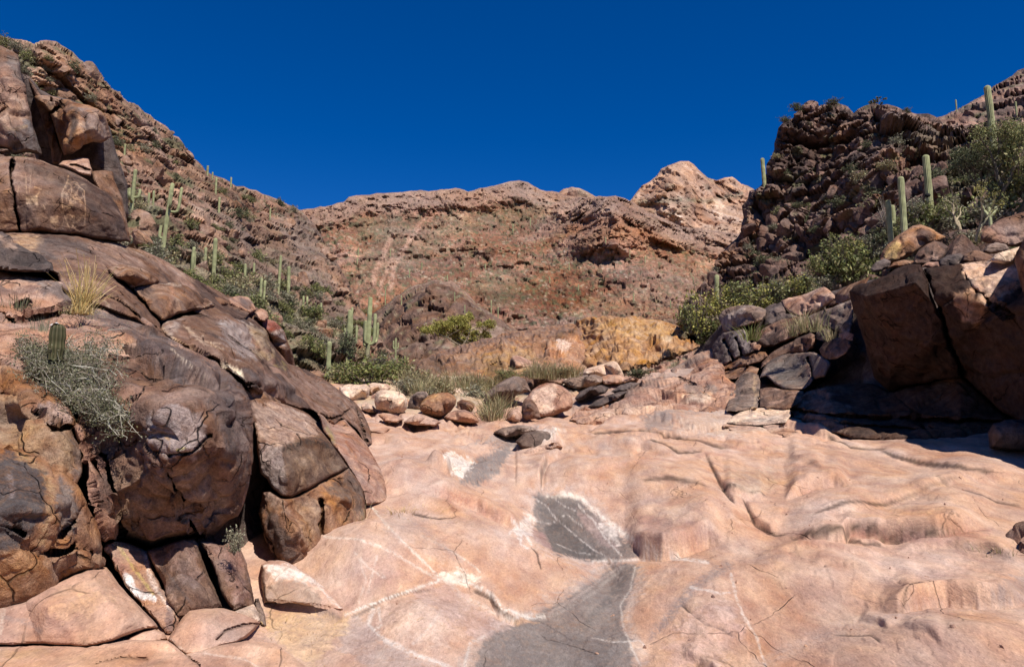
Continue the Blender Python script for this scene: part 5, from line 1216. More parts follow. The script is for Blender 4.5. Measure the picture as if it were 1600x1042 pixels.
# depth of the dark rocks on the right
TR = TPS([(900,610,31),(900,650,24),(1000,590,33),(1060,575,34),(1100,548,35),(1120,500,34),(1150,480,33),(1220,470,31),(1300,450,28),(1340,440,25),(1130,560,31),(1200,520,29),(1280,510,26),(1320,520,23),
          (1150,600,26.5),(1200,590,26),(1250,600,24),(1300,590,21.5),(1140,640,22.5),(1220,645,20.8),(1260,650,19.6),(1240,620,22),(1000,640,24.5),(1060,650,23),(1330,600,20),(1330,690,16.6),(1600,700,14.6),(1700,700,13)])
TRo = lambda k: (lambda a, b: TR(a, b) + k)
def R_(pts, label, pal='varnish', seed=1, dd=0.0, bulge=.9, facets=4, blk=None, ops=(), cat='boulder', soft=0, edge=None, thick=None, name='boulder', cracks=()):
    xs = [p[0] for p in pts]; ys = [p[1] for p in pts]
    dm = float(TR(np.array([sum(xs) / len(xs)]), np.array([sum(ys) / len(ys)]))[0])
    w_ = min(max(xs) - min(xs), 1.8 * (max(ys) - min(ys))) / FPX * dm
    o = relief(name, pts, TRo(dd), pal, M_MIDR, facets=facets, famp=w_ * .38 * bulge, edge=edge or (3, w_ * .12), thick=thick or w_ * .8, soft=soft, disp=(w_ * .02, 1.5 / w_),
               block=blk if blk is not None else [(w_ * .06, 2.2 / w_)], seed=seed, sp=1.15, rough=.8, ops=ops, colscale=1.3 / w_, cracks=cracks)
    return thing(o, label, cat)

def build_right():
    o = relief('outcrop_core', [(1090,545),(1130,505),(1200,480),(1300,455),(1345,440),(1420,425),(1560,400),(1720,400),(1720,690),(1600,695),(1330,685),(1240,652),(1150,640),(1040,620)], TRo(1.6), 'dark', M_MIDR, sp=3, edge=(8, 1), thick=4, disp=(.15, .6), seed=240, block=[(.3, .7)])
    tag(o, kind='structure')
    o = relief('rock_slope', [(890,655,23.5),(905,640,25.5),(930,628,26.9),(965,612,28.9),(1000,598,30.4),(1030,584,31.9),(1060,570,33.4),(1090,552,34.4),(1112,546,34.4),(1128,560,31.4),(1135,590,26.4),(1150,600,24.9),(1150,640,22.5),(1100,650,22.0),(1050,655,21.5),(1000,655,22.0),(950,660,22.0),(910,664,22.3)],
               30, 'pinkrock', M_MIDR, inner=[(1060,610,25.5),(1000,630,24.5),(1100,590,26.5),(960,632,26)], edge=(5, .4), thick=2, soft=2, disp=(.14, .5), block=[(.28, .6), (.1, 1.6)], seed=241, sp=1.3,
               cracks=[([(1035,576),(1060,588),(1085,600)], 1.5, .5)],
               ops=[('poly', [(930,625),(1010,590),(1090,552),(1110,556),(1040,590),(980,620)], (.14,.105,.09), 6, .7), ('poly', [(1065,620),(1085,614),(1110,618),(1112,626),(1075,628)], (.60,.43,.31), 4, .85), ('poly', [(920,645),(1000,630),(1050,640),(1040,655),(930,660)], (.46,.31,.23), 8, .7), ('poly', [(1070,602),(1110,598),(1130,615),(1100,614),(1075,616)], (.20,.16,.14), 5, .7)])
    thing(o, 'long dark-streaked slope of layered rock rising from the stream bed to the right', 'rock slope')
    R_([(1123,499),(1125,492),(1130,485),(1140,480),(1155,477),(1173,477),(1186,480),(1197,484),(1196,494),(1190,502),(1178,506),(1168,509),(1150,514),(1138,520),(1130,517)], 'pale grey boulder on top of the dark pile, under the green brush', 'grey', 251, facets=5, dd=-.5, ops=[('poly', [(1125,495),(1160,480),(1160,500),(1135,514)], (.44,.35,.30), 5, .6), ('poly', [(1168,505),(1190,495),(1185,508)], (.40,.24,.16), 3, .7)])
    R_([(1194,510),(1195,498),(1199,487),(1208,478),(1220,472),(1226,478),(1228,490),(1248,494),(1242,502),(1222,502),(1205,508)], 'black-stained block right of the pale grey boulder', 'dark', 252, facets=4)
    R_([(1221,470),(1240,464),(1262,458),(1275,452),(1288,448),(1298,455),(1306,466),(1300,472),(1290,478),(1278,486),(1267,492),(1248,495),(1232,488),(1224,480)], 'orange-brown rounded rock along the top of the pile', 'pinkrock', 253, facets=5, ops=[('poly', [(1230,470),(1262,462),(1268,485),(1248,492)], (.36,.20,.14), 5, .7)])
    R_([(1305,458),(1318,450),(1330,444),(1346,438),(1360,432),(1352,445),(1334,455),(1330,468),(1318,472),(1300,478),(1292,476),(1304,468)], 'smooth brown slab running up to the big shaded boulder', 'brown', 254, facets=3, blk=[])
    R_([(1178,529),(1184,520),(1194,512),(1208,505),(1222,499),(1240,495),(1259,494),(1262,502),(1262,512),(1255,521),(1240,528),(1225,534),(1210,541),(1194,542),(1182,538)], 'dark red-brown low block under the orange-brown rounded rock', 'varnish', 255, facets=5, dd=-.6)
    R_([(1262,495),(1280,487),(1299,481),(1315,474),(1331,468),(1333,485),(1332,508),(1327,522),(1315,520),(1302,515),(1284,510),(1266,508)], 'grey-black streaked block left of the big shaded boulder', 'grey', 256, facets=5, dd=-.6, ops=[('line', [(1292,490),(1296,510)], (.06,.05,.045), 5, .7), ('line', [(1310,485),(1320,510)], (.07,.055,.05), 5, .7)])
    R_([(1114,553),(1112,540),(1118,532),(1124,525),(1130,520),(1146,517),(1162,514),(1168,524),(1173,535),(1180,548),(1170,554),(1150,560),(1136,568),(1124,573),(1118,566)], 'charcoal block with splayed vertical gouges at the left of the pile', 'dark', 257, facets=4, dd=-1.0, cracks=[([(1132,532),(1140,548),(1146,562)], 2.2, .6), ([(1150,528),(1156,542),(1160,556)], 2.2, .6)], ops=[('poly', [(1140,525),(1165,520),(1172,545),(1150,558)], (.24,.19,.175), 5, .7)])
    R_([(1172,537),(1180,534),(1190,540),(1186,547),(1176,546)], 'small pinkish stone beside the gouged charcoal block', 'pinkrock', 258, facets=1, dd=-1.0)
    R_([(1189,575),(1190,566),(1200,556),(1215,545),(1232,536),(1250,528),(1266,520),(1277,526),(1276,534),(1272,544),(1262,549),(1244,551),(1228,554),(1210,562),(1198,571)], 'long dark slab arching over the big smooth boulder', 'varnish', 259, facets=4, dd=-.9)
    R_([(1124,574),(1140,566),(1160,556),(1180,550),(1196,550),(1200,556),(1188,566),(1170,570),(1150,574),(1130,578)], 'flat brown ledge below the gouged charcoal block', 'brown', 260, facets=2, dd=-.7)
    R_([(1120,585),(1134,580),(1155,574),(1175,572),(1186,576),(1182,586),(1165,588),(1145,592),(1128,592)], 'second flat brown ledge, just above the tall rounded grey rock', 'brown', 261, facets=2, dd=-.6)
    R_([(1187,590),(1192,578),(1198,568),(1206,562),(1220,556),(1236,552),(1254,550),(1272,550),(1284,556),(1292,562),(1298,568),(1294,578),(1289,588),(1272,592),(1266,602),(1257,608),(1240,609),(1226,608),(1212,600),(1198,588)], 'big smooth charcoal boulder with a pale pecked mark, in the middle of the pile', 'grey', 262, facets=0, dd=-1.2, bulge=.5, blk=[(.05, .9)],
       cracks=[([(1262,560),(1268,575),(1271,592)], 1.8, .4)], ops=[('poly', [(1195,575),(1225,558),(1270,555),(1290,565),(1262,600),(1225,602)], (.15,.125,.11), 6, .75), ('line', [(1247,568),(1258,566)], (.48,.37,.28), 1.5, .8), ('line', [(1253,563),(1252,573)], (.48,.37,.28), 1.5, .8), ('line', [(1262,570),(1268,600)], (.30,.16,.12), 4, .6)])
    R_([(1275,520),(1282,515),(1290,513),(1300,518),(1296,528),(1284,532),(1276,530)], 'small black wedge below the dry grass tufts', 'dark', 263, facets=2, dd=-1.2)
    R_([(1288,536),(1300,530),(1316,526),(1326,530),(1330,540),(1322,552),(1308,560),(1296,562),(1284,556),(1280,546)], 'angular dark block just left of the shadow of the big boulder', 'varnish', 264, facets=4, dd=-1.2)
    R_([(1310,522),(1322,518),(1334,522),(1332,532),(1318,530)], 'small tan stone lodged against the big shaded boulder', 'pinkrock', 265, facets=1, dd=-1.2)
    R_([(1134,642),(1138,628),(1142,612),(1148,598),(1156,588),(1166,580),(1176,582),(1185,586),(1188,596),(1187,612),(1184,636),(1170,640),(1150,643)], 'tall rounded grey rock standing like a column beside the big smooth boulder', 'grey', 266, facets=3, dd=-1.0, ops=[('line', [(1178,590),(1182,615),(1176,638)], (.42,.28,.17), 4, .8), ('line', [(1160,590),(1152,620),(1146,640)], (.12,.10,.095), 6, .6)])
    R_([(1187,608),(1205,605),(1225,609),(1255,611),(1258,620),(1250,630),(1236,637),(1226,640),(1205,638),(1187,635)], 'dark brown block below the big smooth boulder', 'varnish', 267, facets=3, dd=-1.1)
    R_([(1136,660),(1142,652),(1156,644),(1170,640),(1190,637),(1212,638),(1234,639),(1236,648),(1228,660),(1206,662),(1184,664),(1160,664)], 'smooth tan ledge at the foot of the dark pile', 'pale', 268, facets=2, dd=-.9, blk=[], ops=[('line', [(1140,662),(1180,656),(1228,658)], (.20,.14,.12), 5, .8)])
    R_([(1128,666),(1135,659),(1150,658),(1175,660),(1190,668),(1180,676),(1150,674)], 'thin flat pink slab lying before the tan ledge, left one', 'slab', 269, facets=1, dd=-.6, blk=[])
    R_([(1190,664),(1210,662),(1232,668),(1250,676),(1235,682),(1205,678)], 'thin flat pink slab lying before the tan ledge, right one', 'slab', 270, facets=1, dd=-.7, blk=[])
    # the great shaded boulder and its neighbours
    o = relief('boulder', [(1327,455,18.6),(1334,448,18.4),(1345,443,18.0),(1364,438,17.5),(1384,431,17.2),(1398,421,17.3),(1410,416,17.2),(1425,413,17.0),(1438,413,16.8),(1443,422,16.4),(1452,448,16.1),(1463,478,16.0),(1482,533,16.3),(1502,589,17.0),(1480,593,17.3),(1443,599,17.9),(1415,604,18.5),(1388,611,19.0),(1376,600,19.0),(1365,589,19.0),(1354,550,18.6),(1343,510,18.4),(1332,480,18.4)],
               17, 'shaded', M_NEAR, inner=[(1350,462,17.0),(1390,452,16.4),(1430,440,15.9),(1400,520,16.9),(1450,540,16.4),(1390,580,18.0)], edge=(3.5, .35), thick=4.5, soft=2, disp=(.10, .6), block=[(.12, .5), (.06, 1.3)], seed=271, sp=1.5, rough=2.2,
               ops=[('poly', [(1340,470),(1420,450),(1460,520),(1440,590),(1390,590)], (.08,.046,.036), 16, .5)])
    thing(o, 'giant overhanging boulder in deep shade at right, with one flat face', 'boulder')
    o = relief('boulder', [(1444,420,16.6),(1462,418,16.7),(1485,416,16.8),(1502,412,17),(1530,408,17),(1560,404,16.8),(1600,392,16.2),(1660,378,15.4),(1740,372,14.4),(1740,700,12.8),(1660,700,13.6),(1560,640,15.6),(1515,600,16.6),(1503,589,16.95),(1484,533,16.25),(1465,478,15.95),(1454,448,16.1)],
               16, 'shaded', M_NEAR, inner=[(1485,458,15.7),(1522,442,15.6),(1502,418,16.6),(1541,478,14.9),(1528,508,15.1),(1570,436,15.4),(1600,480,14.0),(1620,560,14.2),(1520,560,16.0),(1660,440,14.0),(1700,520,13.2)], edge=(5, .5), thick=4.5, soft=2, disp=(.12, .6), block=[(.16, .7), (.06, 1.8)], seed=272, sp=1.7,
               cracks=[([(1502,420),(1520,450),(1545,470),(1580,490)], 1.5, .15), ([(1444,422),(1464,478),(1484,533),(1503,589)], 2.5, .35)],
               ops=[('poly', [(1500,412),(1560,405),(1610,400),(1590,450),(1541,480),(1520,450)], (.62,.40,.28), 5, .9), ('poly', [(1484,458),(1520,446),(1541,480),(1528,508),(1505,500)], (.42,.24,.15), 5, .7), ('poly', [(1560,440),(1740,420),(1740,700),(1560,650),(1520,580)], (.07,.042,.032), 14, .6)])  # sunlit patch painted pale, shaded flank painted dark
    thing(o, 'broken-topped boulder at the right edge with a painted-on sunlit patch and shaded flank', 'boulder')
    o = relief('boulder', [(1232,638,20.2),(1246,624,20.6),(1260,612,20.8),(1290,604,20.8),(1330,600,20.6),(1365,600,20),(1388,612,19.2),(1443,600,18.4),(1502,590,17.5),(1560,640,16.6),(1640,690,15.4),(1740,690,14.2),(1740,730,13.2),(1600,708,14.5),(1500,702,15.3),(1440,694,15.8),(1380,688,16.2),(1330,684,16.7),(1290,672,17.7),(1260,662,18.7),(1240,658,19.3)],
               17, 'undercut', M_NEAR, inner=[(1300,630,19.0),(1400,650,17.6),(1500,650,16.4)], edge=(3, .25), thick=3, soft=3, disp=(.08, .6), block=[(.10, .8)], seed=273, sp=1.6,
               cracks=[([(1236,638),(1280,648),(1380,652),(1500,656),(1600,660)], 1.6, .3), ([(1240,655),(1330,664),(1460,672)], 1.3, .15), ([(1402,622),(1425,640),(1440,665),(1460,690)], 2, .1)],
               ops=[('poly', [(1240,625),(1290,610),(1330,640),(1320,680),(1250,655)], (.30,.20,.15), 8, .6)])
    thing(o, 'wide layered base rock under the giant shaded boulder', 'rock base')
    o = relief('boulder', [(1546,700),(1544,675),(1552,662),(1570,656),(1595,656),(1615,664),(1622,690),(1610,706),(1570,704)], 13.6, 'dark', M_NEAR, bulge=.5, edge=(8, .4), thick=1.2, disp=(.03, 1), seed=274, sp=1.6)
    thing(o, 'rounded dark rock in the shade at the right edge, against the base rock', 'boulder')
    # the outer wall which throws the diagonal shadow, just past the right edge
    o = relief('boulder', [(1588,402,13.9),(1600,376,13.9),(1640,330,13.6),(1720,290,12.8),(1850,260,11.5),(1990,300,10.2),(2050,500,9.2),(2020,700,9.0),(1900,740,9.6),(1760,700,11.0),(1680,640,12.2),(1640,560,13.0),(1600,470,13.6)],
               12, 'brown', M_NEAR, inner=[(1720,450,11.8),(1850,480,10.2)], edge=(10, .6), thick=5, soft=3, disp=(.10, .6), block=[(.2, .7)], seed=275, sp=4)
    thing(o, 'outermost dark boulder cut off by the right edge of the frame', 'boulder')
    # blocks on top of the rim
    def T_(pts, label, pal, seed, d, facets=4, bulge=.8, ops=(), blk=None, cat='boulder'):
        xs = [p[0] for p in pts]; ys = [p[1] for p in pts]; w_ = (max(xs) - min(xs)) / FPX * d
        oo = relief('boulder', pts, lambda a, b: d + (max(ys) - b) * .012 * d / 20, pal, M_MIDR, facets=facets, famp=w_ * .35 * bulge, edge=(4, w_ * .22), thick=w_ * .8, soft=1, disp=(w_ * .03, 1.5 / w_), block=blk if blk is not None else [(w_ * .07, 2 / w_)], seed=seed, sp=1.15, rough=.8, ops=ops, colscale=1.4 / w_)
        return thing(oo, label, cat)
    T_([(1374,412),(1378,394),(1386,383),(1400,370),(1415,360),(1426,353),(1438,351),(1452,356),(1466,364),(1478,370),(1468,378),(1450,380),(1436,390),(1424,398),(1408,408),(1390,414)], 'lumpy lichen-yellow boulder below the two tall cacti on the right rim', 'orange', 281, 21.5, 5, ops=[('poly', [(1378,400),(1400,375),(1412,385),(1395,408)], (.40,.27,.11), 5, .7)])
    T_([(1425,414),(1430,400),(1436,390),(1448,382),(1460,376),(1472,379),(1482,386),(1478,398),(1468,410),(1450,414)], 'rounded purple-brown boulder right of the lumpy yellowish one', 'varnish', 282, 20.5, 4)
    T_([(1466,418),(1468,406),(1480,399),(1500,396),(1512,402),(1510,414),(1490,419)], 'dark squared block on the rim above the giant shaded boulder', 'dark', 283, 18.8, 3)
    T_([(1502,408),(1506,398),(1522,391),(1540,394),(1552,402),(1546,412),(1525,412)], 'flat dark-fronted slab on the rim, right of the squared block', 'varnish', 284, 18.4, 3)
    T_([(1536,393),(1542,384),(1556,379),(1572,382),(1578,390),(1564,396),(1546,397)], 'small blue-grey stone on the rim near the right edge', 'grey', 285, 18.6, 3)
    T_([(1548,408),(1556,398),(1580,390),(1610,380),(1640,374),(1640,400),(1600,404),(1570,412)], 'sunlit pink slab at the top right of the rim', 'pale', 286, 15.8, 2, .4)
    T_([(1535,372),(1542,356),(1560,344),(1590,334),(1640,326),(1660,360),(1620,384),(1580,386),(1555,382)], 'dark brown boulder half cut by the right edge, above the rim', 'varnish', 287, 19.5, 4)
    T_([(1360,420),(1368,410),(1382,404),(1392,408),(1390,418),(1376,424),(1364,426)], 'small blue-black stone at the left end of the rim', 'dark', 288, 20.0, 2)
    T_([(1386,420),(1396,410),(1412,406),(1428,408),(1424,414),(1405,418)], 'brown flake between the blue-black stone and the giant boulder', 'brown', 289, 19.6, 2)
    T_([(1440,416),(1450,410),(1466,409),(1468,416),(1455,420)], 'small tan stone wedged at the top of the giant boulder crack', 'pinkrock', 290, 18.4, 1)
    # low dark outcrop at right edge in the foreground
    o = relief('boulder', [(1556,852,7.9),(1566,838,8.1),(1580,826,8.3),(1610,816,8.4),(1700,806,8.2),(1700,880,6.8),(1620,872,7.4),(1585,866,7.6)], 8, 'varnish', M_NEAR, inner=[(1600,840,7.6)], edge=(5, .25), thick=1, soft=2, disp=(.04, 2), block=[(.08, 2.5)], seed=291, sp=1.4)
    thing(o, 'low dark red outcrop at the right edge of the pink floor', 'rock outcrop')
# ------------------------------------------------------------ plants
def surf_at(store, px, py):
    """point on a finished surface nearest to a pixel of the picture"""
    p = FINAL[store]
    qx, qy, z = proj_cache(store)
    d = (qx - px) ** 2 + (qy - py) ** 2
    k = np.argsort(d)[:6]
    k = k[np.argmin(z[k])] if d[k[0]] < 16 else k[0]
    return p[2][k].copy()
_pc = {}
def proj_cache(store):
    if store not in _pc: _pc[store] = toPX(FINAL[store][2])
    return _pc[store]

def tube(path, radii, n=6, cap=True):
    path = np.asarray(path, float); V = []; F = []
    m = len(path)
    for i in range(m):
        t = path[min(i + 1, m - 1)] - path[max(i - 1, 0)]; t /= np.linalg.norm(t) + 1e-9
        a = np.cross(t, [0.31, 0.95, 0.1]); a /= np.linalg.norm(a) + 1e-9; b = np.cross(t, a)
        for k in range(n):
            an = 2 * math.pi * k / n
            V.append(path[i] + radii[i] * (math.cos(an) * a + math.sin(an) * b))
    for i in range(m - 1):
        for k in range(n):
            F.append((i * n + k, i * n + (k + 1) % n, (i + 1) * n + (k + 1) % n, (i + 1) * n + k))
    return np.array(V), np.array(F)

class Bag:
    def __init__(s): s.V = []; s.F = []; s.C = []; s.n = 0
    def add(s, V, F, c):
        V = np.asarray(V, float)
        s.V.append(V); s.F.append(np.asarray(F) + s.n); s.n += len(V)
        c = np.asarray(c, float); s.C.append(np.broadcast_to(c, (len(V), 3)) if c.ndim == 1 else c)
    def mesh(s, name, mat, smooth=False):
        q = [f for f in s.F if f.shape[1] == 4]; t = [f for f in s.F if f.shape[1] == 3]
        fs = []
        if q: fs.append(np.concatenate(q))
        if t: fs.append(np.concatenate(t))
        return mesh(name, np.concatenate(s.V), fs, np.concatenate(s.C), smooth, mat)

def leaves(bag, pts, size, cols, r, aspect=.5, up=0.0):
    """one small two-triangle leaf per point"""
    n = len(pts)
    d = r.normal(size=(n, 3)); d[:, 2] += up; d /= np.linalg.norm(d, axis=1, keepdims=True)
    e = np.cross(d, r.normal(size=(n, 3))); e /= np.linalg.norm(e, axis=1, keepdims=True)
    s = size * r.uniform(.6, 1.4, (n, 1))
    a = pts - d * s * .5; b = pts + e * s * aspect * .5; c = pts + d * s * .5; f = pts - e * s * aspect * .5
    V = np.stack([a, b, c, f], 1).reshape(-1, 3)
    F = np.arange(n * 4).reshape(n, 4)
    ci = np.asarray(cols)[r.integers(0, len(cols), n)] * r.uniform(.7, 1.3, (n, 1))
    bag.add(V, F, np.repeat(ci, 4, 0))

GREEN = {'olive': [(.115,.125,.045), (.16,.16,.06), (.09,.10,.04), (.20,.18,.08)], 'bright': [(.105,.12,.035), (.15,.15,.05), (.08,.095,.03), (.20,.18,.075)],
         'grey': [(.20,.195,.125), (.27,.25,.17), (.15,.15,.09), (.32,.29,.20)], 'straw': [(.34,.27,.14), (.42,.34,.20), (.26,.22,.12), (.24,.24,.12)],
         'dark': [(.065,.075,.035), (.09,.10,.05), (.05,.055,.03), (.12,.11,.06)], 'yellow': [(.20,.19,.045), (.26,.235,.06), (.15,.15,.04), (.30,.25,.08)]}
GREEN = {k: [tuple(min(.6, c * f) for c in t) for t in v] for k, v in GREEN.items() for f in [1.15 if k in ('straw', 'grey') else 1.65]}
WOODC = (.17, .13, .10)

def shrub_meshes(seed, nleaf=900, pal='olive', size=.07, nst=16, squat=.8, open_=.35, twig=WOODC):
    """unit shrub: about 1 m wide, squat m high, base at the origin; (stems, foliage)"""
    r = np.random.default_rng(seed)
    st = Bag(); lv = Bag(); tips = []
    for k in range(nst):
        a = r.uniform(0, 2 * math.pi); rad = r.uniform(.12, .5); hh = squat * r.uniform(.5, 1.0) * (1 - .45 * (rad / .5) ** 2)
        e = np.array([math.cos(a) * rad, math.sin(a) * rad, hh]); s = np.array([math.cos(a) * .03, math.sin(a) * .03, -.06])
        mid = (s + e) / 2 + r.normal(size=3) * .05 - np.array([math.cos(a), math.sin(a), 0]) * .04
        t = np.linspace(0, 1, 5)[:, None]
        path = (1 - t) ** 2 * s + 2 * t * (1 - t) * mid + t * t * e
        V, F = tube(path, np.linspace(.014, .004, 5), 4); st.add(V, F, np.array(twig) * r.uniform(.7, 1.4))
        for q in range(5):
            u = r.uniform(.35, 1.0); b = path[min(4, int(u * 4))]
            tp = b + r.normal(size=3) * np.array([.11, .11, .07]) + np.array([0, 0, .03])
            V, F = tube([b, (b + tp) / 2 + r.normal(size=3) * .015, tp], [.005, .004, .002], 3); st.add(V, F, np.array(twig) * r.uniform(.7, 1.5))
            tips.append(tp); tips.append((b + tp) / 2)
    tips = np.array(tips)
    k = r.integers(0, len(tips), nleaf)
    pts = tips[k] + r.normal(size=(nleaf, 3)) * .055 * (1 - open_ * .5)
    pts[:, 2] = np.abs(pts[:, 2])
    leaves(lv, pts, size, GREEN[pal], r, .55)
    return st.mesh('stems', M_WOOD), lv.mesh('foliage', M_LEAF)

def grass_mesh(seed, n=60, h=.5, spread=.18, w=.008, cols=GREEN['straw'], droop=.5):
    r = np.random.default_rng(seed); b = Bag()
    for k in range(n):
        a = r.uniform(0, 2 * math.pi); rr = abs(r.normal()) * spread * .4; L = h * r.uniform(.5, 1.1)
        base = np.array([math.cos(a) * rr, math.sin(a) * rr, -.03]); out = np.array([math.cos(a), math.sin(a), 0])
        lean = r.uniform(.05, .5) * spread / .18 * .45
        t = np.linspace(0, 1, 5)[:, None]
        c = base + out * (lean * L * t + droop * .3 * L * t ** 3) + np.array([0, 0, 1]) * (L * (t - .35 * droop * t ** 3))
        sd_ = np.cross(out, [0, 0, 1]) + r.normal(size=3) * .3; sd_ /= np.linalg.norm(sd_)
        ww = w * (1 - t * .8)
        V = np.concatenate([c - sd_ * ww, c + sd_ * ww]); F = [(i, i + 1, 6 + i, 5 + i) for i in range(4)]
        col = np.array(cols[r.integers(0, len(cols))]) * r.uniform(.8, 1.25)
        b.add(V, F, np.repeat([col], 10, 0))
    return b.mesh('grass_blades', M_GRAS)

SHR = {}
def shrub_proto(kind, i):
    key = (kind, i)
    if key not in SHR:
        par = dict(olive=dict(pal='olive'), bright=dict(pal='bright', nleaf=1500, size=.06), grey=dict(pal='grey', nleaf=800, size=.06, squat=.6), straw=dict(pal='straw', nleaf=700, size=.07, squat=.6),
                   dark=dict(pal='dark', nleaf=1000, size=.07), yellow=dict(pal='yellow', nleaf=1000, size=.05, squat=.9, open_=.1), bare=dict(pal='grey', nleaf=160, size=.04, nst=26, squat=.8, twig=(.30, .25, .20)))[kind]
        SHR[key] = shrub_meshes(500 + i * 7 + len(kind), **par)
    return SHR[key]

def put_shrub(kind, i, loc, width, height, label, group=None, rot=0.0, cat='shrub'):
    st, lv = shrub_proto(kind, i)
    e = bpy.data.objects.new('shrub', None); COL.objects.link(e); e.empty_display_size = .2
    e.location = loc; e.rotation_euler = (0, 0, rot); e.scale = (width * 1.3, width * 1.3, height * 1.2 / .75)
    tag(e, label, cat, group)
    obj('stems', st, e); obj('foliage', lv, e)
    return e

def shrub_px(kind, i, store, px, py, wpx, hpx, label, D=None, group=None, cat='shrub'):
    p = PX(px, py, D) if D else surf_at(store, px, py)
    d = (p - CAM) @ FWD
    return put_shrub(kind, i, p - np.array([0, 0, .05]), wpx / FPX * d, hpx / FPX * d, label, group, (px * 7.3) % 6.28, cat)

# ---- saguaros
def stalk(path, rad, nrib, tip=True, rings=14, sub=4, seed=0, brown=0.0):
    """ribbed cactus column along a path (list of points), rounded at the end"""
    r = np.random.default_rng(seed)
    path = np.asarray(path, float)
    seg = np.linalg.norm(np.diff(path, axis=0), axis=1); L = np.concatenate([[0], np.cumsum(seg)]); tot = L[-1]
    ts = np.linspace(0, tot - rad * .9, rings)
    ts = np.concatenate([ts, tot - rad * np.array([.62, .38, .18, .06, .0])])
    P = np.stack([np.interp(ts, L, path[:, k]) for k in range(3)], -1)
    n = nrib * sub
    an = np.arange(n) * 2 * math.pi / n
    rib = .5 + .5 * np.cos(an * nrib)
    V = []; C = []
    ref = np.array([0.0, 1.0, 0.0])
    for i in range(len(ts)):
        t = P[min(i + 1, len(P) - 1)] - P[max(i - 1, 0)]; t /= np.linalg.norm(t) + 1e-9
        a = np.cross(ref, t); a /= np.linalg.norm(a) + 1e-9; b = np.cross(t, a)
        u = max(0.0, tot - ts[i])
        rr = rad * (math.sqrt(max(0.0, 1 - (1 - min(1, u / rad)) ** 2)) if u < rad else 1.0) * (1 + .05 * math.sin(i * 1.7 + seed)) * (.86 + .14 * min(1, ts[i] / (tot * .3 + 1e-6)))
        prof = rr * (.86 + .16 * rib)
        V.append(P[i] + prof[:, None] * (np.cos(an)[:, None] * a + np.sin(an)[:, None] * b))
        g0 = np.array([.185, .205, .085]); g1 = np.array([.50, .47, .27])
        c = g0 + (g1 - g0) * (rib ** 2)[:, None] * .85
        wd = brown * max(0, 1 - ts[i] / (tot * .35))
        c = c + (np.array([.33, .25, .17]) - c) * wd
        C.append(c * (1 + .10 * r.normal()))
    V = np.concatenate(V); C = np.concatenate(C)
    F = []
    for i in range(len(ts) - 1):
        k = np.arange(n)
        F.append(np.stack([i * n + k, i * n + (k + 1) % n, (i + 1) * n + (k + 1) % n, (i + 1) * n + k], -1))
    return V, np.concatenate(F), C

TOPX = {(1553,134):1542,(1453,242):1446,(1413,276):1407,(1391,313):1387,(1194,247):1191,(543,484):547,(574,464):579,(449,416):451.5,(437,399):439,(334,372):337,(301,386):303.5,(255,286):270,(207,265):212,(1120,429):1120,(513,533):515,(407,434):409,(412,438):414.5}
def saguaro(label, px, ptop, pbot, store=None, D=None, wpx=8, arms=(), brown=.25, seed=1, lean=0.0, group=None, hide=.4):
    """arms: (joint py, side in px, tip py, width factor, depth offset m)"""
    p = PX(px, pbot, D) if D else surf_at(store, px, pbot)
    d = (p - CAM) @ FWD
    # a vertical line above p: height for which it projects to ptop
    k = (521 - ptop) / FPX
    # (rel . U)/(rel . F) = k  with rel = p + z*Z - cam
    rel = p - CAM
    h = (k * (rel @ FWD) - rel @ UPV) / (UPV[2] - k * FWD[2])
    h = float(max(h, .5))
    rad = wpx * .88 / 2 / FPX * d
    big = wpx >= 7
    if (px, ptop) in TOPX:
        q_ = p + np.array([0, 0, h]) - CAM; zt_ = q_ @ FWD
        lean = (TOPX[(px, ptop)] - (800 + q_[0] / zt_ * FPX)) / FPX * zt_ / h
    nr = 14 if big else 9
    e = bpy.data.objects.new('saguaro_cactus', None); COL.objects.link(e); e.location = p
    tag(e, label, 'cactus', group)
    V, F, C = stalk([(0, 0, -hide), (lean * h * .45, 0, h * .5), (lean * h, 0, h)], rad, nr, seed=seed, brown=brown, rings=12 if big else 7, sub=4 if big else 3)
    obj('trunk', mesh('trunk', V, F, C, True, M_CACT), e)
    for j, (jy, sx, ty, wf, dz) in enumerate(arms):
        zj = h * (pbot - jy) / (pbot - ptop); zt = h * (pbot - ty) / (pbot - ptop)
        x = sx / FPX * d; ra = rad * wf; lx = lean * zj
        q = [(0, 0, zj), (x * .55, dz * .5, zj - abs(x) * .05), (x * .9, dz * .9, zj + abs(x) * .15), (x, dz, zj + abs(x) * .6 + ra), (x, dz, (zj + zt) / 2 + ra), (x, dz, max(zt, zj + abs(x)))]
        q = [(a_ + lean * c_, b_, c_) for a_, b_, c_ in q]
        V, F, C = stalk(q, ra, 11 if big else 8, seed=seed + j + 3, brown=0, rings=12, sub=3)
        obj('arm', mesh('arm', V, F, C, True, M_CACT), e)
    return e

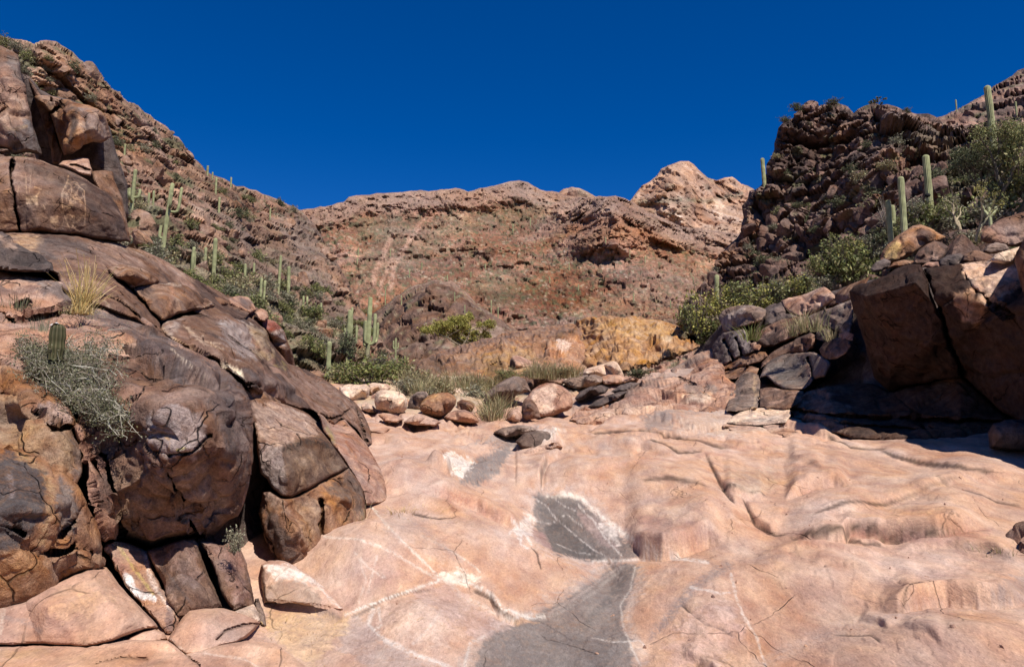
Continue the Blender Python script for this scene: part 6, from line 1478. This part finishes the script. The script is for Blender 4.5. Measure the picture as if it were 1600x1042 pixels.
def build_saguaros():
    s = saguaro; L = 'lhill'
    s('many-armed saguaro highest beside the petroglyph boulder, ringed by short curved arms', 207, 265, 338, L, wpx=6.5, arms=[(312,-8,296,.75,.0),(310,9,296,.8,.1),(318,5,302,.7,-.8)], brown=.1, seed=3)
    s('tall leaning saguaro on the left slope with a low left arm and parallel upper stem', 255, 286, 396, L, wpx=7, arms=[(372,-8,352,.8,0),(330,11,290,.75,.3),(325,6,305,.6,-.3)], brown=.1, seed=4, lean=.10)
    s('little saguaro stem right of the many-armed one, left of a pair', 234, 301, 318, L, wpx=4, seed=5)
    s('little saguaro stem right of the many-armed one, right of a pair', 240, 298, 319, L, wpx=4, seed=6)
    s('tiny saguaro on the steep slope right of the overhanging boulder', 196, 226, 239, L, wpx=3.5, seed=7)
    s('single saguaro standing on the left skyline, first from the top', 326, 259, 273, L, wpx=4, seed=8)
    s('small saguaro in the skyline cluster, left stem', 333, 269, 279, L, wpx=3, seed=9)
    s('saguaro just below the skyline cluster, the taller stem', 338, 277, 300, L, wpx=4, seed=10)
    s('saguaro halfway down the upper left slope, alone among boulders', 343, 308, 330, L, wpx=4, seed=11)
    s('lowest saguaro on the left skyline, silhouetted against the blue', 363, 277, 289, L, wpx=3, seed=12)
    s('slim saguaro by itself near the top of the dark cliff', 422, 325, 340, L, wpx=3, seed=13)
    s('pale saguaro just above the smooth shelf, with a smaller one touching its right', 301, 386, 431, L, wpx=6.5, seed=14)
    s('short thin saguaro half hidden behind the pale one above the shelf', 306, 393, 414, L, wpx=4, seed=15)
    s('saguaro behind dark shrubs, left neighbour of the tallest on the lower left slope', 323, 386, 416, L, wpx=5, seed=16)
    s('tallest single saguaro on the lower left slope, green with a dark shrub behind', 334, 372, 430, L, wpx=7, seed=17)
    s('short saguaro on the gravel slope below the dark cliff, left of two', 381, 412, 437, L, wpx=5, seed=18)
    s('short saguaro on the gravel slope below the dark cliff, right of two', 399, 411, 429, L, wpx=4, seed=19)
    s('thin tall saguaro against the dark cliff, left of a close pair', 437, 399, 451, L, wpx=5, seed=20)
    s('stout saguaro against the dark cliff, right of a close pair', 449, 416, 461, L, wpx=6.5, seed=21)
    s('saguaro cluster above the left bank, left stem of three', 407, 434, 478, L, wpx=5, seed=22, arms=[(468,4,448,.8,.2)])
    s('saguaro cluster above the left bank, right stem of three', 412, 438, 478, L, wpx=5, seed=23)
    s('small saguaro among the green shrubs, left of a short pair', 476, 462, 483, L, wpx=4, seed=24)
    s('small saguaro among the green shrubs, right of a short pair', 481, 463, 476, L, wpx=4, seed=25)
    s('lone little saguaro right of the short pair in the shrubs', 503, 473, 490, L, wpx=4, seed=26)
    s('club-shaped armless saguaro standing lowest of all on the left, by the bushes', 513, 533, 575, None, D=37, wpx=8, seed=27, brown=0)
    s('leaning saguaro with stubby arms, left neighbour of the candelabra one', 543, 484, 556, None, D=40, wpx=7, arms=[(530,-6,512,.9,.1),(528,-4,520,.9,-.3),(535,7,528,.9,.1)], seed=28, brown=.1)
    s('thin saguaro behind the leaning one with stubby arms', 549, 480, 530, None, D=46, wpx=4, seed=29)
    s('big candelabra saguaro with raised arms and a bare tan foot, beside the green bushes', 574, 464, 560, None, D=39.5, wpx=8, arms=[(540,-7,502,.7,.1),(538,9,490,.75,.0),(534,11,502,.6,.5),(537,-3,503,.7,-.4)], seed=30, brown=1.0)
    s('small saguaro between the leaning and the candelabra ones', 557, 508, 526, None, D=46, wpx=4, seed=31)
    s('small three-pronged saguaro above the bushes, right of the candelabra one', 618, 528, 552, None, D=44, wpx=3.5, arms=[(545,-3.5,532,.8,0),(544,3.5,535,.7,.1)], seed=32)
    R = 'rhill'
    s('saguaro on the left shoulder of the dark crag, against the sky', 1194, 247, 287, R, wpx=7, seed=33)
    s('bright green saguaro rising from the yellow-green brush below the crag', 1120, 429, 478, None, D=38, wpx=8, seed=34, brown=0)
    s('tall plain saguaro on the right slope, second in the row of three', 1413, 276, 360, None, D=25.5, wpx=11, seed=35, brown=.3)
    s('two-stemmed saguaro at the left end of the row on the right slope', 1391, 313, 362, None, D=26, wpx=9.5, arms=[(348,9,319,.85,.1)], seed=36, brown=.3)
    s('saguaro with a dark hole near its foot, third in the right slope row', 1453, 242, 318, None, D=27, wpx=12, seed=37, brown=.3)
    s('tallest saguaro at upper right, twin-stemmed, its top against the sky', 1553, 134, 224, None, D=30.5, wpx=11.5, arms=[(215,8,176,.6,.2)], seed=38, brown=.1)
    s('thin pale dead saguaro spike on the right skyline', 1494, 156, 174, 'rback', wpx=2.5, seed=39, brown=1)
    s('faint green saguaro low against the upper right ridge', 1588, 159, 176, 'rback', wpx=3.5, seed=40)
    # remote ones on the mountain
    r = random.Random(5)
    for k, (x, y) in enumerate([(505,388),(512,402),(610,400),(640,432),(700,440),(710,470),(735,432),(560,412),(525,440),(800,360),(830,352),(760,420),(890,420),(945,380),(985,400),(1010,410),(860,440),(905,452),(780,490),(990,470),(1050,480),(1085,440),(560,398),(595,460),(660,420),(725,486),(777,478),(627,475)]):
        st = 'spur' if (560 < x < 790 and y > 442) else 'mount'
        h_ = r.uniform(7, 12) if st == 'mount' else r.uniform(9, 14)
        s('remote saguaro, a thin pale stroke on the far slopes', x, y - h_, y, st, wpx=2.0, seed=60 + k, group='remote saguaros on the far slopes', hide=1)
    # near-black plug painted as the shade of a trunk hole and woody foot details
    h = obj('nest_hole_shade', None or mesh('nest_hole_shade', *hole_geo(), np.full((17, 3), .01), True, M_WOOD)); 
    p = PX(1450, 305, 26.6); h.location = p + np.array([0, -.02, 0])
    for o in bpy.data.objects:
        if o.get('label', '').startswith('saguaro with a dark hole'):
            h.parent = o; h.location = Vector(p) - o.location
def hole_geo():
    V = [(0, -.03, 0)]; F = []
    for k in range(8):
        a = k * math.pi / 4; V.append((math.cos(a) * .09, 0, math.sin(a) * .07))
    for k in range(8):
        a = k * math.pi / 4; V.append((math.cos(a) * .07, .12, math.sin(a) * .06))
    T = [(0, 1 + k, 1 + (k + 1) % 8) for k in range(8)]
    Q = [(1 + k, 9 + k, 9 + (k + 1) % 8, 1 + (k + 1) % 8) for k in range(8)]
    return np.array(V), [np.array(Q), np.array(T)]

def small_tree(label, px, pbot, D, hpx, wpx, seed, pal='olive', bark=(.34, .31, .16), nleaf=2500, lsize=.05, dens=3, name='palo_verde_tree', cat='tree'):
    r = np.random.default_rng(seed)
    p = PX(px, pbot, D); H = hpx / FPX * D; W = wpx / FPX * D
    wood = Bag(); lv = Bag(); tips = []
    def grow(b, d, L, rad, lev):
        q = [b]; dd = d.copy()
        for k in range(4):
            dd = dd + r.normal(size=3) * .16 + np.array([0, 0, .05]); dd /= np.linalg.norm(dd); q.append(q[-1] + dd * L / 4)
        V, F = tube(q, np.linspace(rad, rad * .6, 5), 6 if lev < 2 else 4); wood.add(V, F, np.array(bark) * r.uniform(.75, 1.2))
        if lev >= 4: tips.append(q[-1]); tips.append(q[2]); return
        for k in range(2 if lev == 0 else dens):
            nd = dd + r.normal(size=3) * .55 * np.array([1.2 * W / H, 1.0 * W / H, .6]); nd[2] = abs(nd[2]) * .8 + .1; nd /= np.linalg.norm(nd)
            grow(q[-1] if k else q[3], nd, L * r.uniform(.6, .8), rad * .58, lev + 1)
    for k in range(2):
        a = r.uniform(0, 6.28); grow(np.array([0, 0, -.1]), np.array([.3 * math.cos(a), .3 * math.sin(a), 1.0]), H * .33, H * .018 + .01, 0)
    tips = np.array(tips)
    sc = np.array([W / max(.1, np.ptp(tips[:, 0])), W / max(.1, np.ptp(tips[:, 1])), H / max(.1, tips[:, 2].max())])
    k = r.integers(0, len(tips), nleaf); pts = tips[k] * sc + r.normal(size=(nleaf, 3)) * .07 * H / 2
    leaves(lv, pts, lsize, GREEN[pal], r, .45)
    for i in range(len(wood.V)): wood.V[i] = wood.V[i] * sc
    e = bpy.data.objects.new(name, None); COL.objects.link(e); e.location = p; tag(e, label, cat)
    obj('trunk', wood.mesh('trunk', M_WOOD), e); obj('crown', lv.mesh('crown', M_LEAF), e)
    return e

KIND = {'olive': 'olive-green', 'bright': 'fresh green', 'grey': 'silvery grey-green', 'straw': 'straw-coloured', 'dark': 'dark green', 'yellow': 'yellow-green', 'bare': 'leafless twiggy'}
BELT = {k: v + ' shrub in the brush belt above the dark rock pile' for k, v in KIND.items()}
def build_plants():
    # foreground tangle on the left rock
    r = np.random.default_rng(77)
    st = Bag(); lv = Bag()
    O = PX(115, 585, 6.85)
    e = bpy.data.objects.new('desert_bush', None); COL.objects.link(e); e.location = O
    tag(e, 'large tangled grey-green bush growing out of the rocks at left, with hanging twigs', 'bush')
    tips = []
    anchors = [PX(95, 560, 7.25), PX(130, 590, 7.2), PX(150, 640, 6.95), PX(60, 560, 7.2), PX(175, 620, 7.1)]
    tgt = [(50, 560, 42, 44), (105, 555, 60, 48), (160, 545, 44, 40), (110, 610, 50, 36), (170, 610, 32, 50), (186, 655, 20, 34), (150, 640, 30, 30), (35, 545, 20, 28), (75, 590, 40, 30), (92, 566, 40, 22), (92, 562, 30, 18)]
    for k in range(430):
        cx, cy, sx, sy = tgt[r.integers(0, len(tgt))]
        x = cx + np.clip(r.normal(), -1.7, 1.7) * sx * .42; y = cy + np.clip(r.normal(), -1.7, 1.7) * sy * .42
        D0 = float(TL(np.array([x]), np.array([y]))[0])
        end = PX(x, y, D0 - r.uniform(.02, .38)) - O
        s = anchors[r.integers(0, 5)] - O
        if np.linalg.norm(end - s) > .45: s = end + (s - end) * .45 / np.linalg.norm(end - s) * r.uniform(.5, 1)
        q = [s + (end - s) * t + r.normal(size=3) * .035 * (0 < t < 1) for t in (0, .25, .5, .75, 1)]
        c = np.array([(.30, .26, .20), (.20, .16, .12), (.38, .35, .28)][r.integers(0, 3)])
        V, F = tube(q, [.005, .0042, .0034, .0026, .0016], 3); st.add(V, F, c)
        tips += q[2:]
        for j in range(3):
            b = q[r.integers(1, 5)]; t = b + r.normal(size=3) * .055
            V, F = tube([b, (b + t) / 2 + r.normal(size=3) * .008, t], [.0028, .002, .0012], 3); st.add(V, F, c * r.uniform(.8, 1.2)); tips.append(t)
    tips = np.array(tips); k = r.integers(0, len(tips), 23000)
    pts = tips[k] + r.normal(size=(23000, 3)) * .026
    leaves(lv, pts, .0165, [(.15, .155, .085), (.20, .20, .12), (.12, .125, .065), (.26, .24, .15), (.17, .155, .07)], r, .6)
    obj('stems', st.mesh('stems', M_WOOD), e); obj('foliage', lv.mesh('foliage', M_LEAF), e)
    # hedgehog cactus stub in it
    e = bpy.data.objects.new('cactus_stub', None); COL.objects.link(e)
    p = PX(88, 545, 7.12); e.location = p; tag(e, 'broken barrel-like cactus stub with a white torn top, inside the tangled bush', 'cactus')
    V, F, C = stalk([(0, 0, -.1), (0, 0, .11), (0, 0, .225)], .066, 11, seed=2, rings=10, sub=5)
    C = C * np.array([.25, .22, .19]); obj('stub', mesh('stub', V, F, C, True, M_CACT), e)
    b = Bag(); k = 10; an = np.arange(k) * 2 * math.pi / k
    rr = .045 * r.uniform(.6, 1.3, k); b.add(np.concatenate([np.stack([rr * np.cos(an) - .015, rr * np.sin(an) - .02, .212 + .012 * r.normal(size=k)], -1), [[-.01, -.01, .236]], ]), [(i, (i + 1) % k, k) for i in range(k)], (.80, .78, .74))
    obj('torn_top', b.mesh('torn_top', M_CACT, True), e)
    # dry tuft
    g = bpy.data.objects.new('dry_grass_tuft', None); COL.objects.link(g); g.location = PX(128, 487, 8.6); tag(g, 'tall dry golden grass tuft standing above the tangled bush', 'grass tuft')
    b = Bag()
    for (dx, top, n) in ((-30, 398, 16), (-12, 430, 12), (5, 398, 26), (10, 420, 16), (30, 412, 20), (38, 430, 12), (18, 440, 12), (-20, 440, 10)):
        for j in range(n):
            H = (487 - top) / FPX * 8.6 * r.uniform(.55, 1.08); X = dx / FPX * 8.6 * r.uniform(.8, 1.2)
            b0 = np.array([r.normal() * .05, r.normal() * .05, -.03]); t = np.linspace(0, 1, 6)[:, None]
            c = b0 + np.array([1, 0, 0]) * X * t ** 1.3 + np.array([0, 1, 0]) * r.normal() * .08 * t ** 2 + np.array([0, 0, 1]) * H * t
            s_ = np.array([1, r.normal() * .4, 0]); ww = .0045 * (1.1 - t * .7)
            b.add(np.concatenate([c - s_ * ww, c + s_ * ww]), [(i, i + 1, 7 + i, 6 + i) for i in range(5)], np.array([(.66, .45, .17), (.56, .40, .16), (.70, .52, .27), (.42, .33, .13)][r.integers(0, 4)]))
    obj('grass_blades', b.mesh('grass_blades', M_GRAS), g)
    b = Bag(); pts = r.normal(size=(900, 3)) * np.array([.10, .06, .05]) + np.array([-.01, 0, 0]); leaves(b, pts, .03, GREEN['straw'] + [(.42, .30, .14)], r, .18); obj('thatch', b.mesh('thatch', M_GRAS), g)
    # small spiky plants
    def tuft(label, x, y, D, h, n, cols, spread=.18, w=.003, cat='grass tuft', droop=.5, seed=1, name='grass_tuft'):
        o = obj(name, grass_mesh(seed, n, h, spread, w, cols, droop)); o.location = PX(x, y, D)
        if 'litter' in label: o.name = 'straw_litter'; tag(o, label, kind='stuff')
        else: tag(o, label, cat)
        return o
    tuft('small dark spiky tuft in a hollow near the left edge, above the tangled bush', 30, 480, 8.9, .22, 90, GREEN['dark'] + [(.20, .15, .11)], .4, .003, seed=2)
    tuft('grey-green spiky sprig poking up left of the cactus stub', 66, 512, 7.3, .15, 120, GREEN['grey'], .3, .002, seed=3)
    for k, (x, y) in enumerate([(362, 838), (372, 856)]):
        pass
    bw = put_shrub('grey', 3, PX(366, 862, 6.55), .17, .24, 'little grey-green bush clinging to the edge of the deep black gap', rot=1.0)
    tuft('thin dry stalks at the right foot of the lower split block', 562, 818, 9.15, .33, 14, GREEN['straw'], .3, .002, seed=4)
    tuft('flat straw-coloured tuft on the floor beside the leaning slab', 628, 796, 9.9, .10, 120, [(.55, .40, .17), (.5, .36, .2)], 1.1, .003, droop=1.2, seed=5)
    tuft('faint straw tuft right of the flat one on the floor', 703, 812, 9.2, .06, 50, [(.5, .38, .2), (.55, .42, .26)], 1.2, .002, droop=1.2, seed=6)
    tuft('green-yellow tuft beside the low dark red outcrop at the right edge', 1562, 858, 7.55, .09, 70, GREEN['bright'] + GREEN['straw'], .8, .003, seed=7)
    tuft('straw litter lying in the orange sand pocket below the split blocks, left part', 445, 972, 6.5, .05, 90, [(.6, .42, .2), (.55, .36, .16)], 2.2, .002, droop=1.3, seed=8)
    tuft('straw litter lying in the orange sand pocket below the split blocks, right part', 490, 980, 6.2, .04, 70, [(.6, .42, .2), (.55, .36, .16)], 2.2, .002, droop=1.3, seed=9)
    tuft('dry grass tuft on the dark rock pile, left one of four', 1238, 524, 24.5, .75, 70, GREEN['straw'], .3, .010, seed=10)
    tuft('dry grass tuft on the dark rock pile, second from the left', 1255, 518, 24.3, .9, 80, GREEN['straw'], .3, .010, seed=11)
    tuft('dry grass tuft on the dark rock pile, third from the left', 1275, 516, 24, .8, 70, GREEN['straw'], .4, .010, seed=12)
    tuft('dry grass tuft on the dark rock pile, nearest the big shaded boulder', 1302, 532, 22.8, .7, 60, GREEN['straw'], .4, .010, seed=13)
    tuft('bright green sprig between the gouged block and the dark low block', 1173, 530, 27.5, .7, 60, GREEN['bright'], .7, .02, cat='plant', seed=14)
    # the middle: bushes and grass behind the boulder row
    F_ = 'floor'
    mid = [('bright', 545, 600, 60, 40, 'rounded green creosote bush at the foot of the left slope, leftmost'), ('bright', 583, 602, 70, 48, 'widest bright green bush, just below the candelabra saguaro'),
           ('olive', 620, 596, 56, 44, 'olive bush left of the brown bank'), ('dark', 545, 556, 34, 40, 'dark green bush at the foot of the leaning saguaro'), ('grey', 636, 612, 46, 34, 'grey-green bush before the left end of the brown bank'),
           ('straw', 652, 606, 50, 42, 'straw-coloured grassy clump at the left end of the brown bank'), ('straw', 690, 614, 50, 26, 'pale dry clump behind the brown egg-shaped boulder'), ('grey', 668, 616, 40, 18, 'low silvery clump behind the grey-brown boulder'),
           ('grey', 738, 625, 56, 34, 'twiggy grey bush right of the brown egg-shaped boulder'), ('straw', 768, 652, 40, 26, 'yellow dry clump between the low pink rock and the cube-like rock'), ('straw', 770, 612, 50, 20, 'dry clump along the foot of the brown bank'),
           ('olive', 790, 592, 40, 18, 'small olive bush under the ochre part of the bank'), ('straw', 870, 586, 60, 18, 'pale grass clump under the ochre bank, behind the dark-edged slab'), ('dark', 1000, 588, 40, 16, 'dark green weeds under the overhang of the yellow mound'),
           ('straw', 830, 586, 40, 14, 'straw clump beside the upright boulder with a shade-painted side'), ('grey', 590, 575, 50, 30, 'silvery bush behind the bright green ones')]
    for i, (kd, x, y, wp, hp, lab) in enumerate(mid):
        D = GD(x, max(y, 588)) - .2
        if y < 588: D = 36 + (588 - y) * .18
        if x < 660 and y < 600: D = min(D, 38)
        if x > 630 and y < 622: D = min(D, 30.6)
        shrub_px(kd, i % 3, None, x, y, wp, hp, lab, D=D)
    rg = np.random.default_rng(31)
    gms = [grass_mesh(70 + k, 90, .8, .5, .012, GREEN['straw'] + [(.45, .38, .22), (.30, .28, .14)], .6) for k in range(3)]
    for k, (x, y) in enumerate([(648, 604), (662, 610), (676, 606), (690, 604), (704, 608), (720, 604), (734, 608), (748, 604), (762, 608), (776, 603), (790, 604), (684, 614), (655, 616), (728, 616), (850, 590), (866, 592), (882, 590), (896, 588), (835, 590), (640, 598), (742, 618), (770, 622), (775, 640), (780, 652), (762, 648), (770, 656)]):
        o = obj('grass_clump', gms[k % 3]); D = min(GD(x, y) - .3, 30.4 if y < 625 else 99); o.location = PX(x, y, D); o.scale = (1.1, 1.1, rg.uniform(.7, 1.25)); o.rotation_euler = (0, 0, rg.uniform(0, 6))
        tag(o, 'pale dry grass clump growing behind and between the boulders of the row', 'grass clump', 'dry grass clumps around the boulder row')
    small_tree('broad olive shrub-tree standing behind the brown bank', 706, 562, 62, 74, 112, 11, pal='yellow', nleaf=15000, lsize=.15, bark=(.2, .16, .11), dens=3)
    # right side brush belt
    belt = [('yellow', 1092, 520, 60, 70), ('olive', 1078, 515, 40, 40), ('bright', 1108, 536, 56, 40), ('yellow', 1132, 500, 60, 56), ('olive', 1160, 488, 60, 44), ('yellow', 1186, 486, 56, 46), ('olive', 1215, 474, 60, 40), ('yellow', 1240, 466, 50, 34),
            ('olive', 1262, 458, 50, 30), ('grey', 1290, 452, 46, 30), ('bright', 1300, 440, 60, 50), ('olive', 1325, 440, 70, 60), ('bright', 1345, 428, 56, 48), ('olive', 1310, 405, 56, 40), ('yellow', 1330, 412, 50, 34), ('grey', 1365, 400, 44, 32),
            ('olive', 1440, 362, 60, 44), ('grey', 1470, 360, 60, 40), ('bright', 1455, 345, 50, 34), ('olive', 1490, 352, 60, 50), ('bare', 1385, 352, 40, 40), ('grey', 1500, 385, 60, 34), ('grey', 1540, 345, 60, 50), ('olive', 1575, 330, 70, 60), ('olive', 1600, 300, 80, 80),
            ('grey', 1430, 335, 40, 40), ('bare', 1420, 375, 40, 30), ('straw', 1510, 388, 50, 30), ('olive', 1395, 372, 50, 30), ('dark', 1376, 380, 40, 26), ('grey', 1350, 385, 36, 22), ('olive', 1280, 425, 36, 24), ('grey', 1255, 440, 36, 22), ('grey', 1205, 455, 34, 22), ('olive', 1150, 470, 40, 30)]
    for i, (kd, x, y, wp, hp) in enumerate(belt):
        p = surf_at('rhill', x, y); d = float((p - CAM) @ FWD)
        D = min(d, 38 if x < 1280 else 33 if x < 1400 else 27) - .3
        shrub_px(kd, i % 3, None, x, y, wp, hp, BELT[kd], D=D, group='shrubs of the brush belt on the right slope')
    small_tree('big grey-green palo verde at the right edge under the tallest saguaro', 1585, 345, 26.5, 160, 130, 21, pal='olive', nleaf=9000, lsize=.075, bark=(.12, .10, .07), dens=3)
    small_tree('dark-stemmed palo verde left of the right-edge one', 1535, 330, 28, 100, 80, 22, pal='dark', nleaf=4000, lsize=.08, bark=(.10, .08, .06), dens=3)
    small_tree('nearly bare forked tree with pale yellow bark above the rim rocks', 1524, 370, 22.5, 78, 52, 23, pal='yellow', nleaf=500, lsize=.04, bark=(.50, .44, .26), dens=2)
    small_tree('second bare sapling with tan bark, left of the pale forked tree', 1500, 352, 24.5, 50, 36, 24, pal='grey', nleaf=300, lsize=.04, bark=(.40, .32, .20), dens=2)
    small_tree('tiny windswept tree on the skyline of the dark crag', 1374, 166, 57, 16, 20, 25, pal='dark', nleaf=900, lsize=.10, bark=(.2, .15, .1), dens=2)
    for k, (x, y, w_, h_) in enumerate([(1246, 172, 22, 12), (1225, 190, 18, 10), (1302, 163, 24, 10), (1418, 176, 14, 9)]):
        shrub_px('dark', k % 3, None, x, y, w_, h_, 'small bush on the very top edge of the dark crag', D=60, group='bushes on top of the dark crag')
    # cholla by the rim
    e = bpy.data.objects.new('cholla_cactus', None); COL.objects.link(e); e.location = PX(1548, 354, 23.5); tag(e, 'small pale jointed cholla at the right of the forked bare tree', 'cactus')
    b = Bag()
    for q in (((0, 0, -.1), (0, 0, .3)), ((0, 0, .25), (-.14, .05, .5)), ((0, 0, .28), (.16, -.03, .48)), ((-.14, .05, .48), (-.2, .03, .62)), ((.16, -.03, .46), (.2, .0, .6)), ((0, 0, .28), (.02, .05, .6))):
        V, F, C = stalk(q, .05, 7, seed=3, rings=5, sub=2); b.add(V, F, C * 1.3)
    obj('stems', b.mesh('stems', M_CACT, True), e)
    # bushes at the top left corner
    for k, (x, y, w_, h_) in enumerate([(4, 70, 34, 20), (26, 76, 30, 22), (44, 92, 22, 18), (40, 112, 26, 16)]):
        shrub_px(['olive', 'grey', 'olive', 'grey'][k], k % 3, None, x, y, w_, h_, ['bush at the very top left corner of the rocks', 'second bush on top of the tall flat-faced block', 'bush at the top of the wide crack', 'lower bush in the top of the wide crack'][k], D=17.0)

def scatter_shrubs():
    """counted shrubs of the hillsides"""
    r = np.random.default_rng(99)
    def run(store, n, region, kinds, wr, label, group, dens=None):
        px, py, V, nr = FINAL[store]
        qx, qy, z = proj_cache(store)
        ok = region(qx, qy) & (qx > -20) & (qx < 1620)
        idx = np.nonzero(ok)[0]
        if not len(idx): return
        ch = r.choice(idx, n * 3)
        used = []
        for i in ch:
            if len(used) >= n: break
            if any(abs(qx[i] - a) + abs(qy[i] - b) < 7 for a, b in used): continue
            used.append((qx[i], qy[i]))
            w_ = r.uniform(*wr)
            kd = kinds[r.integers(0, len(kinds))]
            put_shrub(kd, int(r.integers(0, 3)), V[i] - np.array([0, 0, .08]), w_, w_ * r.uniform(.5, .8), KIND[kd] + ' ' + label, group, r.uniform(0, 6.28))
    lowband = lambda x, y: (y > 372 + (x - 200) * .28) & (x > 190) & (x < 600) & (y < 430 + (x - 200) * .48)
    run('lhill', 130, lowband, ['olive', 'grey', 'grey', 'straw', 'bright', 'dark'], (.6, 1.5), 'shrub on the grey-green lower slope at left', 'shrubs on the lower left slope')
    run('lhill', 95, lambda x, y: (y > 60) & (y < 372 + (x - 200) * .28) & (x < 520), ['grey', 'straw', 'olive', 'dark'], (.5, 1.4), 'shrub scattered on the steep rocky slope at upper left', 'shrubs on the upper left slope')
    run('rhill', 60, lambda x, y: (y > 190) & (y < 470) & (x > 1100) & (x < 1600), ['olive', 'grey', 'straw', 'dark', 'dark'], (.5, 1.3), 'shrub scattered over the dark crag and its slope', 'shrubs on the dark crag slope')

def rock_protos(n=6):
    out = []
    for k in range(n):
        r = np.random.default_rng(900 + k)
        # angular rock: sphere cut by random planes
        m = 12; th = np.linspace(0, math.pi, m); ph = np.linspace(0, 2 * math.pi, 2 * m, endpoint=False)
        D_ = np.array([(math.sin(t) * math.cos(p), math.sin(t) * math.sin(p), math.cos(t)) for t in th for p in ph])
        N_ = r.normal(size=(8, 3)); N_ /= np.linalg.norm(N_, axis=1, keepdims=True); h_ = r.uniform(.26, .46, 8)
        dt = D_ @ N_.T; rr = np.min(np.where(dt > .05, h_ / np.maximum(dt, .05), 9), 1); rr = np.minimum(rr, .62)
        V = D_ * rr[:, None] * np.array([1, .9, .75])
        F = []
        w2 = 2 * m
        for i in range(m - 1):
            for j in range(w2): F.append((i * w2 + j, (i + 1) * w2 + j, (i + 1) * w2 + (j + 1) % w2, i * w2 + (j + 1) % w2))
        out.append((V, np.array(F)))
    return out

def scatter_rocks():
    r = np.random.default_rng(123)
    protos = rock_protos()
    def meshes(pal, tag_):
        res = []
        for k, (V, F) in enumerate(protos):
            C = palcol(V * 3 + k * 7, pal, 1.2, k)
            res.append(mesh('loose_rock', V, F, C, False, M_MIDR))
        return res
    def run(store, n, region, pal, wr, label, group, sep=6, flat=.7):
        ms = meshes(pal, store); V = FINAL[store][2]; qx, qy, z = proj_cache(store)
        idx = np.nonzero(region(qx, qy) & (qx > -10) & (qx < 1610))[0]
        used = []
        for i in r.choice(idx, n * 4):
            if len(used) >= n: break
            if any(abs(qx[i] - a) + abs(qy[i] - b) < sep for a, b in used): continue
            used.append((qx[i], qy[i])); w_ = r.uniform(*wr) ** 1.0
            o = obj('loose_rock', ms[r.integers(0, len(ms))]); o.location = V[i]; o.rotation_euler = tuple(r.uniform(0, 6.28, 3)); o.scale = (w_, w_ * r.uniform(.6, 1), w_ * r.uniform(.5, 1) * flat / .7)
            tag(o, label, 'boulder', group)
    run('rhill', 150, lambda x, y: (y > 215) & (y < 470) & (x > 1090) & (x < 1600) & (y > 330 - (x - 1180) * .25), 'crag', (.5, 1.8), 'angular dark boulder tumbled on the slope below the crag', 'dark boulders on the right slope')
    run('lhill', 150, lambda x, y: (y > 90) & (x < 520) & (x > 60), 'hill', (.5, 1.7), 'loose brown boulder on the left hillside', 'loose boulders on the left hillside')
    run('floor', 26, lambda x, y: (y > 585) & (y < 640) & (x > 560) & (x < 900), 'pinkrock', (.25, .7), 'small loose stone lying between the big boulders of the stream bed', 'small stones in the stream bed')
    run('floor', 60, lambda x, y: (y > 660) & (y < 1030) & (x > 520) & (((x - 870) / 260) ** 2 + ((y - 850) / 120) ** 2 > .2), 'pinkrock', (.02, .055), 'pebble lying loose on the pink bedrock floor', 'pebbles on the bedrock floor', sep=12)
build_ground_sheet()
build_floor()
build_hills()
build_left()
build_center()
build_right()
build_saguaros()
build_plants()
scatter_shrubs()
scatter_rocks()
